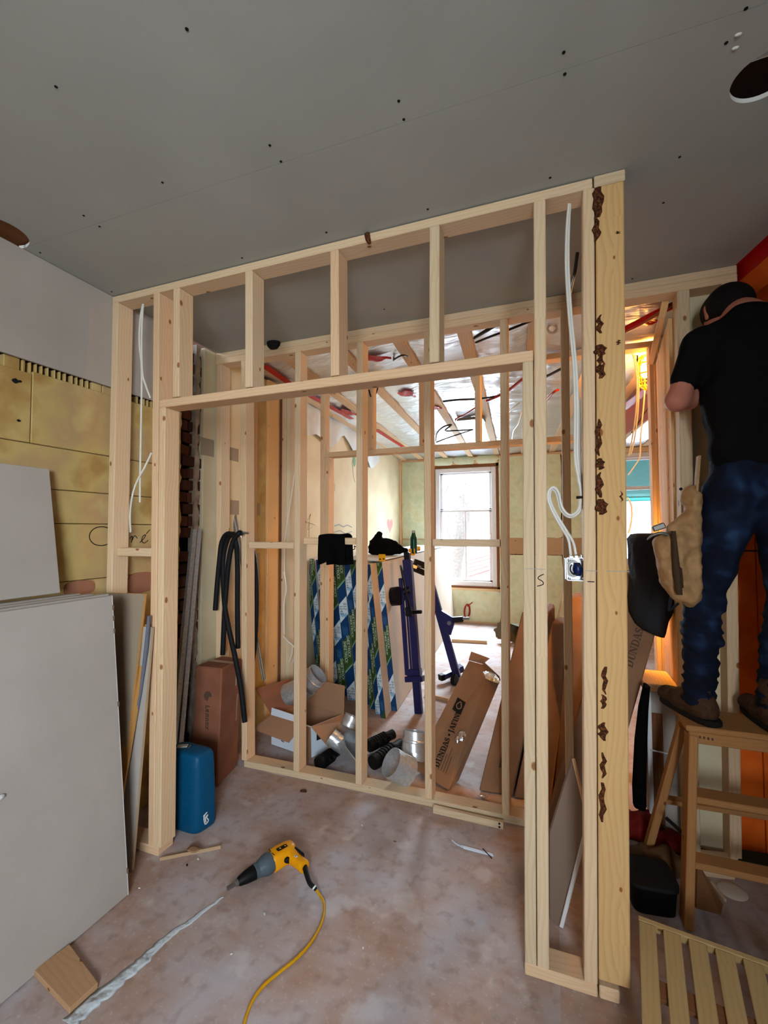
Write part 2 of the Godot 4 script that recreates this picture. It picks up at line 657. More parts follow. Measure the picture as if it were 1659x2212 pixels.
func make_materials() -> void:
	var w1 := wood_image(3, Color(0.90, 0.80, 0.67), Color(0.83, 0.69, 0.53), 3)
	var w2 := wood_image(8, Color(0.89, 0.78, 0.64), Color(0.80, 0.65, 0.49), 4)
	M.wood = [wood(w1, Color(0.97, 0.97, 0.97)), wood(w2, Color(1, 1, 1)), wood(w1, Color(0.98, 0.94, 0.92)), wood(w2, Color(0.95, 0.98, 1.0))]
	M.old_wood = wood(w2, Color(0.96, 0.90, 0.76))
	M.dark_wood = wood(w2, Color(0.55, 0.42, 0.33))
	M.ladder_wood = wood(w1, Color(0.74, 0.60, 0.45))
	M.slat = wood(w1, Color(0.78, 0.74, 0.62))
	M.weathered = wood(w2, Color(0.80, 0.78, 0.76))
	M.ply_dusty = wood(w1, Color(0.80, 0.72, 0.66))
	M.pine = wood(w1, Color(1.0, 0.93, 0.80))
	M.rot = noisy([[0.2, Color(0.13, 0.07, 0.04)], [0.6, Color(0.36, 0.19, 0.09)], [1.0, Color(0.6, 0.38, 0.2)]], 0.03, 21, 6.0)
	M.edge_board = mat(Color(0.72, 0.53, 0.30))
	var fl := mat(Color.WHITE, 0.72, 0.0, 0.35)
	fl.albedo_texture = ImageTexture.create_from_image(floor_image())
	fl.uv1_triplanar = true
	fl.uv1_world_triplanar = true
	fl.uv1_scale = Vector3.ONE * 0.42
	M.floor = fl
	M.drywall = noisy([[0.0, Color(0.66, 0.625, 0.59)], [1.0, Color(0.70, 0.665, 0.63)]], 0.006, 31, 0.7, 0.88)
	M.ceiling = noisy([[0.0, Color(0.655, 0.66, 0.64)], [1.0, Color(0.685, 0.69, 0.67)]], 0.006, 32, 0.5, 0.9)
	M.gypsum = mat(Color(0.86, 0.85, 0.83))
	M.gyp_edge = mat(Color(0.70, 0.60, 0.48))
	M.plaster = noisy([[0.15, Color(0.66, 0.52, 0.30)], [0.4, Color(0.76, 0.66, 0.42)], [0.7, Color(0.72, 0.60, 0.42)], [0.95, Color(0.79, 0.70, 0.48)]], 0.006, 33, 0.7, 0.85, 5)
	M.cream = noisy([[0.2, Color(0.83, 0.76, 0.62)], [0.8, Color(0.87, 0.82, 0.69)]], 0.006, 34, 0.5, 0.85)
	M.mortar = noisy([[0.2, Color(0.56, 0.50, 0.45)], [0.8, Color(0.70, 0.64, 0.57)]], 0.02, 35, 1.0)
	M.grey_patch = mat(Color(0.62, 0.56, 0.48))
	M.brick = []
	for c in [Color(0.34, 0.20, 0.15), Color(0.29, 0.17, 0.13), Color(0.38, 0.24, 0.17), Color(0.25, 0.15, 0.12)]:
		M.brick.append(mat(c, 0.95))
	M.foam = bumpy(noisy([[0.2, Color(0.76, 0.80, 0.68)], [0.55, Color(0.82, 0.85, 0.74)], [0.9, Color(0.80, 0.80, 0.66)]], 0.008, 37, 1.0), 0.010, 38, 0.3)
	var foil := mat(Color(0.86, 0.87, 0.89), 0.42, 0.85, 0.5)
	foil.uv1_triplanar = true
	foil.uv1_world_triplanar = true
	foil.uv1_scale = Vector3(0.9, 1, 2.2)
	M.foil = bumpy(foil, 0.010, 39, 0.8, 8.0)
	M.poly = mat(Color(0.86, 0.88, 0.88), 0.4)
	M.red_tape = mat(Color(0.72, 0.07, 0.06), 0.4)
	M.red_cloth = mat(Color(0.42, 0.08, 0.06))
	M.orange_board = noisy([[0.2, Color(0.88, 0.36, 0.08)], [0.8, Color(0.96, 0.45, 0.13)]], 0.01, 40, 0.8, 0.7)
	M.card = noisy([[0.1, Color(0.52, 0.38, 0.28)], [0.9, Color(0.58, 0.44, 0.33)]], 0.01, 41, 1.0, 0.85)
	M.card_red = noisy([[0.1, Color(0.50, 0.31, 0.23)], [0.9, Color(0.56, 0.36, 0.27)]], 0.01, 42, 1.0, 0.8)
	M.card_in = mat(Color(0.62, 0.47, 0.36))
	M.ink = mat(Color(0.10, 0.09, 0.09), 0.8)
	M.ink_soft = mat(Color(0.34, 0.26, 0.21), 0.9)
	M.white = mat(Color(0.86, 0.87, 0.87), 0.5)
	M.vinyl = mat(Color(0.88, 0.88, 0.90), 0.35)
	M.print_white = mat(Color(0.82, 0.86, 0.90), 0.4)
	M.cable = mat(Color(0.86, 0.85, 0.82), 0.4)
	M.cable_dark = mat(Color(0.16, 0.14, 0.13), 0.5)
	M.cable_red = mat(Color(0.60, 0.14, 0.08), 0.5)
	M.black = mat(Color(0.035, 0.034, 0.036), 0.55)
	M.black_rubber = mat(Color(0.075, 0.075, 0.08), 0.65)
	M.black_cloth = bumpy(mat(Color(0.035, 0.034, 0.036), 0.95, 0.0, 0.15), 0.03, 50, 0.6)
	M.black_cloth.uv1_triplanar = true
	M.black_cloth.uv1_scale = Vector3.ONE * 3.0
	M.shirt = bumpy(mat(Color(0.075, 0.07, 0.07), 0.95, 0.0, 0.15), 0.02, 51, 0.5)
	M.shirt.uv1_triplanar = true
	M.shirt.uv1_scale = Vector3.ONE * 2.0
	M.coat = bumpy(mat(Color(0.17, 0.17, 0.18), 0.9, 0.0, 0.2), 0.02, 52, 0.5)
	M.coat.uv1_triplanar = true
	M.coat.uv1_scale = Vector3.ONE * 2.0
	M.jeans = bumpy(noisy([[0.35, Color(0.045, 0.065, 0.12)], [0.62, Color(0.07, 0.11, 0.20)], [0.85, Color(0.16, 0.25, 0.38)]], 0.010, 53, 1.6, 0.9, 2), 0.05, 54, 0.4)
	M.skin = mat(Color(0.72, 0.46, 0.38), 0.6)
	M.hair = mat(Color(0.055, 0.04, 0.035), 0.8)
	M.boot = noisy([[0.2, Color(0.20, 0.13, 0.08)], [0.8, Color(0.32, 0.21, 0.13)]], 0.02, 55, 3.0, 0.8)
	M.sole = mat(Color(0.09, 0.075, 0.06), 0.9)
	M.leather = noisy([[0.2, Color(0.60, 0.46, 0.31)], [0.8, Color(0.70, 0.55, 0.38)]], 0.02, 56, 2.0, 0.75)
	M.leather_dark = mat(Color(0.26, 0.19, 0.13), 0.8)
	var galv := noisy([[0.2, Color(0.74, 0.77, 0.79)], [0.8, Color(0.86, 0.88, 0.90)]], 0.03, 57, 3.0, 0.30, 2)
	galv.metallic = 0.7
	M.galv = galv
	M.steel = mat(Color(0.62, 0.62, 0.63), 0.3, 0.95, 0.5)
	M.dull_steel = mat(Color(0.50, 0.49, 0.46), 0.5, 0.7, 0.5)
	M.navy = mat(Color(0.09, 0.10, 0.34), 0.35, 0.2, 0.5)
	M.navy_dark = mat(Color(0.04, 0.04, 0.09), 0.5)
	M.yellow = mat(Color(0.90, 0.60, 0.04), 0.42)
	M.yellow_cord = mat(Color(0.80, 0.58, 0.05), 0.5)
	M.gun_grey = mat(Color(0.30, 0.34, 0.37), 0.45)
	M.teal = bumpy(mat(Color(0.02, 0.28, 0.42), 0.45), 0.06, 58, 0.15)
	M.teal.uv1_triplanar = true
	M.teal_dark = mat(Color(0.03, 0.20, 0.31), 0.5)
	M.bottle = mat(Color(0.08, 0.26, 0.22), 0.25, 0.3)
	M.yellow_card = mat(Color(0.88, 0.62, 0.06), 0.5)
	M.dust = bumpy(mat(Color(0.74, 0.76, 0.77), 0.95), 0.04, 59, 0.8)
	M.dust.uv1_triplanar = true
	M.smudge = mat(Color(0.42, 0.33, 0.27))
	M.marker = mat(Color(0.05, 0.05, 0.05), 0.7)
	M.pink = mat(Color(0.86, 0.58, 0.56))
	M.pen_green = mat(Color(0.30, 0.48, 0.34))
	M.pen_olive = mat(Color(0.48, 0.46, 0.20))
	M.pen_grey = mat(Color(0.60, 0.62, 0.62))
	M.glass = mat(Color(1, 1, 1, 0.06), 0.02, 0.0, 0.5)
	M.glass.transparency = BaseMaterial3D.TRANSPARENCY_ALPHA
	M.teal_awning = mat(Color(0.05, 0.45, 0.45), 0.6)
	M.bark = bumpy(noisy([[0.2, Color(0.30, 0.26, 0.23)], [0.8, Color(0.42, 0.38, 0.34)]], 0.03, 60, 1.0), 0.03, 61, 1.0)
	M.siding = mat(Color(0.72, 0.72, 0.70))
	M.roof = mat(Color(0.55, 0.40, 0.36))
	M.street = mat(Color(0.55, 0.55, 0.55))
	M.lamp_cage = mat(Color(0.90, 0.70, 0.02), 0.4)
	var bulb := mat(Color(1, 0.9, 0.7), 0.4)
	bulb.emission_enabled = true
	bulb.emission = Color(1.0, 0.80, 0.42)
	bulb.emission_energy_multiplier = 6.0
	M.bulb = bulb
	M.drywall_new = noisy([[0.0, Color(0.76, 0.70, 0.63)], [1.0, Color(0.81, 0.75, 0.68)]], 0.006, 62, 0.6, 0.85)
	M.drywall_brown = mat(Color(0.52, 0.44, 0.38))
	M.foil_bit = bumpy(mat(Color(0.85, 0.85, 0.86), 0.2, 0.95), 0.03, 63, 1.2)
	M.foil_bit.uv1_triplanar = true
	M.foil_bit.uv1_scale = Vector3.ONE * 2.0


func tint() -> StandardMaterial3D:
	return M.wood[rng.randi_range(0, 3)]


# ---------------------------------------------------------------- the house
const CEIL := 2.636
const ZF := -1.614   # front of the near framed wall
const ZB := -2.39    # front of the middle framed wall
const ZC := -3.18    # front of the far framed wall
const ZW := -7.25    # inner face of the window wall
const D := 0.089     # depth of a stud
const LAMP := 0.9


func camera_and_light() -> void:
	var cam := Camera3D.new()
	cam.name = "camera"
	add_child(cam)
	cam.position = Vector3(0, 1.46, 0)
	cam.rotation_degrees = Vector3(2.34, 20.3, -0.17)
	cam.fov = 96.91
	cam.near = 0.02
	cam.current = true
	var we := WorldEnvironment.new()
	we.name = "environment"
	var e := Environment.new()
	e.background_mode = Environment.BG_SKY
	var sky := Sky.new()
	var sm := ProceduralSkyMaterial.new()
	sm.sky_top_color = Color(0.80, 0.88, 0.97)
	sm.sky_horizon_color = Color(0.92, 0.95, 0.98)
	sm.ground_horizon_color = Color(0.75, 0.75, 0.75)
	sm.ground_bottom_color = Color(0.45, 0.45, 0.45)
	sm.sky_energy_multiplier = 3.0
	sm.sun_angle_max = 1.0
	sky.sky_material = sm
	e.sky = sky
	e.tonemap_mode = Environment.TONE_MAPPER_LINEAR
	e.tonemap_exposure = 1.5
	e.sdfgi_enabled = true
	e.ssao_enabled = true
	e.ssil_enabled = true
	we.environment = e
	add_child(we)
	# daylight: just outside the two back windows, and an unseen rear window placed to light the near room
	daylight("window_daylight", Vector3(-1.30, 2.45, ZW - 0.95), Vector2(1.1, 1.5), 32.0, 48.0, Color(0.86, 0.94, 1.0))
	daylight("side_window_daylight", Vector3(1.2, 2.45, ZW - 0.95), Vector2(0.9, 1.3), 32.0, 38.0, Color(0.86, 0.94, 1.0))
	daylight("unseen_rear_daylight", Vector3(1.05, 1.75, 2.42), Vector2(1.5, 1.2), 0.0, 13.0, Color(0.92, 0.97, 1.0))


func daylight(called: String, at: Vector3, size: Vector2, tilt: float, energy: float, c: Color) -> void:
	var a := AreaLight3D.new()
	a.name = called
	a.area_size = size
	a.light_color = c
	a.light_energy = energy
	a.shadow_enabled = true
	a.area_range = 14.0
	add_child(a)
	a.position = at
	a.rotation_degrees = Vector3(-tilt, 180.0 if at.z < 0.0 else 0.0, 0)


func shell() -> void:
	var fl := struct("floor", "dusty plywood subfloor running through all the framed rooms", "floor")
	obj("subfloor", box(Vector3(-2.6, -0.06, -7.6), Vector3(2.6, 0, 2.5), 0), M.floor, fl)
	# smear of joint compound along the foot of the leaning drywall
	var smear := MB.new()
	var pts := smooth_path([Vector3(-1.368, 0, -0.994), Vector3(-1.361, 0, -1.085), Vector3(-1.334, 0, -1.188), Vector3(-1.326, 0, -1.295), Vector3(-1.293, 0, -1.416), Vector3(-1.259, 0, -1.53)], 8)
	var rings := []
	for i in pts.size():
		var k := float(i) / (pts.size() - 1)
		var w := lerpf(0.034, 0.006, k) * (1.0 + 0.35 * wob.get_noise_1d(i * 9.0))
		var c: Vector3 = pts[i] + Vector3(0.012 * wob.get_noise_1d(i * 5.0 + 90), 0, 0)
		rings.append([c + Vector3(-w, 0, 0), c + Vector3(-w * 0.4, 0.0015, 0), c + Vector3(w * 0.5, 0.0015, 0), c + Vector3(w, 0, 0)])
	obj("compound_smear", skin(smear, rings), M.dust, fl)
	var ce := struct("ceiling", "grey drywall ceiling with a straight joint and screw holes", "ceiling")
	# two visible sheets, with the holes cut for lights, then the sheets over the camera's back
	ceiling_sheet(ce, Vector3(-2.06, 0, -1.2045), Vector3(0.81, 0, 0.016), [Vector3(-2.03, 0, -1.10)], 0.105)
	ceiling_sheet(ce, Vector3(-2.06, 0, -2.45), Vector3(2.3, 0, -1.2055), [Vector3(0.54, 0, -1.405)], 0.075)
	ceiling_sheet(ce, Vector3(0.812, 0, -1.2045), Vector3(2.3, 0, 0.016), [], 0.0)
	ceiling_sheet(ce, Vector3(-2.06, 0, 0.018), Vector3(2.3, 0, 1.237), [], 0.0)
	ceiling_sheet(ce, Vector3(-2.06, 0, 1.239), Vector3(2.3, 0, 2.3), [], 0.0)
	for p in [Vector3(-0.783, 2.636, -0.794), Vector3(-1.211, 2.636, -0.782), Vector3(-0.374, 2.636, -1.137), Vector3(-0.378, 2.636, -1.195), Vector3(-0.788, 2.636, -1.135), Vector3(-0.79, 2.636, -1.199), Vector3(-1.213, 2.636, -1.134), Vector3(0.047, 2.636, -1.159), Vector3(0.051, 2.636, -1.217), Vector3(0.014, 2.636, -1.571), Vector3(-0.407, 2.636, -1.572), Vector3(-0.815, 2.636, -1.557), Vector3(-1.233, 2.636, -1.579), Vector3(-1.617, 2.636, -1.155), Vector3(-1.618, 2.636, -1.219), Vector3(-2.006, 2.636, -1.25), Vector3(-2.008, 2.636, -1.583), Vector3(0.431, 2.636, -1.202), Vector3(0.415, 2.636, -1.273), Vector3(0.398, 2.636, -1.625), Vector3(0.396, 2.636, -1.838), Vector3(0.373, 2.636, -2.356), Vector3(-0.817, 2.636, -2.221)]:
		var mb := MB.new()
		lathe(mb, [Vector2(0.0002, -0.0012), Vector2(0.0042, -0.0010), Vector2(0.0046, 0.0015)], Transform3D(Basis.IDENTITY, p), 10)
		obj("screw", mb, M.ink, ce)
	obj("dark_grommet", loft(MB.new(), [[Vector3(-1.61, 2.614, -2.375) + Vector3(0, 0.020, 0), Vector3(0.046, 0, 0), Vector3(0, 0, 0.035)], [Vector3(-1.61, 2.614, -2.375) + Vector3(0, 0.0, 0), Vector3(0.042, 0, 0), Vector3(0, 0, 0.030)], [Vector3(-1.61, 2.614, -2.375) + Vector3(0, -0.018, 0), Vector3(0.024, 0, 0), Vector3(0, 0, 0.018)]], 18), M.ink, ce)
	for p in [Vector3(0.435, 2.636, -1.261), Vector3(0.44, 2.636, -1.295)]:
		var mb := MB.new()
		loft(mb, [[p, Vector3(0.008, 0, 0), Vector3(0, 0, 0.005)], [p + Vector3(0, -0.003, 0), Vector3(0.005, 0, 0), Vector3(0, 0, 0.002)]], 10)
		obj("torn_paper", mb, M.gypsum, ce)
	obj("joist", box(Vector3(-2.14, CEIL + 0.02, -1.35), Vector3(-1.90, CEIL + 0.06, -0.8), 0.003), M.dark_wood, ce)
	for x in [-1.6, -1.2, -0.8, -0.4, 0.0, 0.40, 0.80, 1.2, 1.6]:
		obj("joist", box(Vector3(x - 0.019, CEIL + 0.02, -2.45), Vector3(x + 0.019, CEIL + 0.21, 2.3), 0.003), M.dark_wood, ce)
	obj("deck_above", box(Vector3(-2.6, 2.90, -7.6), Vector3(2.6, 2.94, 2.5), 0), M.dark_wood, ce)  # unseen slab closing the void so the cut holes look dark
	for q in [[Vector3(0.47, 2.70, -1.42), Vector3(0.55, 2.69, -1.40), Vector3(0.66, 2.72, -1.44)], [Vector3(0.49, 2.72, -1.38), Vector3(0.57, 2.70, -1.36), Vector3(0.68, 2.71, -1.38)]]:
		obj("wire", tube(MB.new(), smooth_path(q), 0.006), M.cable, ce)
	var wr := struct("wall_rear", "drywall wall behind the camera with an unseen window placed to light the near room", "wall")
	for q in [[-2.3, 0.3, 0.0, CEIL], [1.8, 2.4, 0.0, CEIL], [0.3, 1.8, 0.0, 1.15], [0.3, 1.8, 2.35, CEIL]]:
		obj("drywall_panel", box(Vector3(q[0], q[2], 2.2), Vector3(q[1], q[3], 2.34), 0), M.drywall, wr)
	obj("added_shade_wall", box(Vector3(0.68, 0, 0.9), Vector3(2.3, CEIL, 1.0), 0), M.drywall, wr)  # added out of view to keep rear daylight off the right side
	var wright := struct("wall_right", "drywall wall along the right of the near room", "wall")
	obj("drywall_panel", box(Vector3(2.3, 0, -2.6), Vector3(2.42, CEIL + 0.02, 2.34), 0), M.drywall, wright)
	obj("drywall_panel", box(Vector3(2.2, 0, -7.4), Vector3(2.32, CEIL + 0.06, -3.0), 0), M.cream, wright)
	left_wall()
	near_frame()
	middle_frame()
	far_frame()
	back_room()
	window_wall()
	right_bay()


func ceiling_sheet(ce: Node3D, a: Vector3, b: Vector3, holes: Array, r: float) -> void:
	var c := CSGCombiner3D.new()
	var k: int = ce.get_meta("n_sheet", -1) + 1
	ce.set_meta("n_sheet", k)
	c.name = "drywall_sheet" if k == 0 else "drywall_sheet_%03d" % k
	var s := CSGBox3D.new()
	s.name = "board"
	s.size = Vector3(b.x - a.x, 0.0127, b.z - a.z)
	s.position = Vector3((a.x + b.x) / 2, CEIL + 0.00635, (a.z + b.z) / 2)
	s.material = M.ceiling
	c.add_child(s)
	for h in holes:
		var d := CSGCylinder3D.new()
		d.name = "hole"
		d.radius = r if h.x > -1.9 and h.z > -2 or r > 0.09 else 0.045
		d.height = 0.1
		d.sides = 40
		d.position = Vector3(h.x, CEIL, h.z)
		d.operation = CSGShape3D.OPERATION_SUBTRACTION
		d.material = M.gypsum
		c.add_child(d)
	ce.add_child(c, true)


func left_wall() -> void:
	var w := struct("wall_left", "left wall: grey drywall band over stained old boards, then bare brick", "wall")
	obj("backing", box(Vector3(-2.62, 0, -3.2), Vector3(-2.24, CEIL + 0.02, 2.34), 0), M.dark_wood, w)
	for z in [[2.2, 0.66], [0.657, -2.085]]:
		obj("drywall_band", box(Vector3(-2.054, 2.176, z[1]), Vector3(-2.041, CEIL - 0.002, z[0]), 0.001), M.drywall, w)
	# old boards with open joints; the top row stops short and torn below the drywall band
	var rows := [[2.128, 1.834], [1.831, 1.647], [1.644, 1.497], [1.494, 1.235], [1.232, 0.93], [0.927, 0.62], [0.617, 0.31], [0.307, 0.0]]
	for i in rows.size():
		for z in ([[2.2, -1.262], [-1.266, -2.088]] if i == 0 else [[2.2, 0.7], [0.697, -2.088]]):
			obj("board", box(Vector3(-2.085, rows[i][1], z[1]), Vector3(-2.056 + 0.0015 * rng.randf(), rows[i][0] + (0.012 if z[0] < 0 else 0.0), z[0]), 0.003), M.plaster, w)
	obj("gap_shade_backing", box(Vector3(-2.2, 2.10, -2.088), Vector3(-2.11, 2.19, 2.2), 0), M.black, w)  # black backing stands in for the shade inside the torn gap
	# keys of plaster left standing in the torn gap
	for q in [[-1.10, 0.05], [-1.19, 0.06], [-1.235, 0.012], [-1.262, 0.006], [-1.285, 0.005], [-1.308, 0.006], [-1.333, 0.006], [-1.362, 0.006], [-1.385, 0.005], [-1.409, 0.006], [-1.44, 0.008], [-1.463, 0.005], [-1.49, 0.006], [-1.515, 0.008], [-1.56, 0.05], [-1.62, 0.06], [-1.70, 0.09], [-1.79, 0.012], [-1.835, 0.006], [-1.86, 0.005], [-1.885, 0.006], [-1.91, 0.03], [-1.99, 0.09], [-2.06, 0.05]]:
		var a := Vector3(-2.075, 2.118, q[0])
		obj("plaster_key", hexa(MB.new(), corners(a - Vector3(0.03, 0, q[1] / 2), a + Vector3(0.012, 0.062, q[1] / 2)), 0.003).mesh(), M.plaster, w)
	# broken holes in the board behind the small leaning sheet
	for q in [[Vector3(-2.055, 2.078, -1.199), 0.016], [Vector3(-2.055, 2.081, -1.216), 0.010], [Vector3(-2.055, 1.918, -1.216), 0.009]]:
		var mb := MB.new()
		loft(mb, [[q[0] - Vector3(0.003, 0, 0), Vector3(0, q[1] * 0.8, 0), Vector3(0, 0, q[1]), 1.4], [q[0] + Vector3(0.0035, 0, 0), Vector3(0, q[1] * 0.7, 0), Vector3(0, 0, q[1] * 0.9), 1.4]], 9, true, 0.004)
		obj("hole", mb, M.ink, w)
	for q in [[Vector3(-2.055, 1.199, -1.492), 0.075, 0.035], [Vector3(-2.055, 1.188, -1.828), 0.09, 0.055]]:
		var mb := MB.new()
		loft(mb, [[q[0] - Vector3(0.003, 0, 0), Vector3(0, q[2], 0), Vector3(0, 0, q[1]), 3.0], [q[0] + Vector3(0.004, 0, 0), Vector3(0, q[2] * 0.97, 0), Vector3(0, 0, q[1] * 0.97), 3.0]], 18, true, 0.004)
		obj("patch", mb, mat(Color(0.62, 0.42, 0.32)), w)
	# marker writing: C né
	var n := Vector3.RIGHT
	var circle := []
	for k in 23:
		var a := TAU * (0.09 + 0.86 * k / 22.0)
		circle.append(Vector3(-2.0535, 1.437 + 0.046 * sin(a), -1.594 - 0.062 * cos(a)))
	var strokes := [circle, [Vector3(-2.054, 1.423, -1.753), Vector3(-2.054, 1.435, -1.767), Vector3(-2.054, 1.401, -1.762)], [Vector3(-2.054, 1.411, -1.765), Vector3(-2.054, 1.437, -1.781), Vector3(-2.054, 1.422, -1.798)], [Vector3(-2.054, 1.4, -1.813), Vector3(-2.054, 1.422, -1.839), Vector3(-2.054, 1.441, -1.85), Vector3(-2.054, 1.434, -1.833), Vector3(-2.054, 1.41, -1.825), Vector3(-2.054, 1.397, -1.842), Vector3(-2.054, 1.411, -1.866)], [Vector3(-2.054, 1.446, -1.853), Vector3(-2.054, 1.469, -1.877)]]
	for s in strokes:
		obj("marker_stroke", ribbon(MB.new(), smooth_path(s, 4), 0.0042, n), M.marker, w)
	# ragged end of the old wall, bare chimney brick, ragged mortar, then painted plaster
	ragged(w, "plaster_edge", Vector3(-2.105, 0.0, -2.088), 0.045, 0.022, 2.17, M.plaster)
	var y := 0.02
	var i := 0
	while y < 2.56:
		var skew := 0.012 * rng.randf_range(-1, 1)
		var out := 0.0 if i != 25 else 0.02
		if i != 18:
			for z in [[-2.03, -2.135], [-2.143, -2.34]] if i % 2 else [[-2.03, -2.20], [-2.208, -2.34]]:
				var t := Transform3D(Basis(Vector3.RIGHT, rng.randf_range(-0.05, 0.05) * (3.0 if i > 23 and i < 27 else 1.0)), Vector3(-2.148 + out + rng.randf_range(-0.012, 0.012), y + 0.033, (z[0] + z[1]) / 2 + skew))
				obj("brick", tbox(MB.new(), Vector3(0.09, 0.062, absf(z[0] - z[1])), t, 0.004), M.brick[rng.randi_range(0, 3)], w)
		y += 0.0735
		i += 1
	obj("dark_brick_backing", box(Vector3(-2.235, 0, -2.35), Vector3(-2.225, CEIL, -2.0), 0), M.ink, w)  # black backing behind the gaps between the bricks
	ragged(w, "mortar_edge", Vector3(-2.105, 0.0, -2.258), 0.024, 0.026, CEIL, M.mortar)
	obj("plaster_panel", box(Vector3(-2.16, 0, -2.72), Vector3(-2.072, CEIL, -2.292), 0.002), M.cream, w)
	obj("plaster_panel", box(Vector3(-2.16, 0, -3.10), Vector3(-2.066, CEIL, -2.723), 0.002), M.plaster, w)
	obj("furring_strip", box(Vector3(-2.066, 0, -2.83), Vector3(-2.052, 2.45, -2.79), 0.002), M.wood[0], w)
	obj("furring_strip", box(Vector3(-2.066, 0, -3.10), Vector3(-2.046, CEIL, -2.955), 0.002), M.pine, w)
	for q in [[Vector3(-2.071, 1.999, -2.326), 0.06, 0.055], [Vector3(-2.071, 1.993, -2.589), 0.045, 0.045], [Vector3(-2.071, 1.624, -2.6), 0.045, 0.05], [Vector3(-2.065, 1.622, -2.846), 0.04, 0.045], [Vector3(-2.065, 1.175, -2.835), 0.05, 0.12]]:
		obj("grey_patch", box(q[0] - Vector3(0.001, q[2], q[1]), q[0] + Vector3(0.002, q[2], q[1]), 0.001), M.grey_patch, w)


# a broken upright edge of plaster or mortar
func ragged(parent: Node3D, called: String, at: Vector3, dx: float, dz: float, top: float, m: Material) -> void:
	var rings := []
	var steps := int(top / 0.035)
	for i in steps + 1:
		var y := at.y + top * i / steps
		var o := absf(rng.randf()) * dz * 0.75
		var c := Vector3(at.x, y, at.z)
		rings.append([c + Vector3(-dx, 0, dz), c + Vector3(dx, 0, dz), c + Vector3(dx * (0.6 + 0.5 * rng.randf()), 0, -o), c + Vector3(-dx, 0, -o - 0.004)])
	obj(called, skin(MB.new(), rings, true, -1), m, parent)


# one upright: x at foot (left, right), x at head (left, right)
func stud(w: Node3D, called: String, x0: float, x1: float, x2: float, x3: float, y0: float, y1: float, z: float, m: Material = null) -> MeshInstance3D:
	return obj(called, upright(x0, x1, x2, x3, y0, y1, z - D, z), m if m else tint(), w)


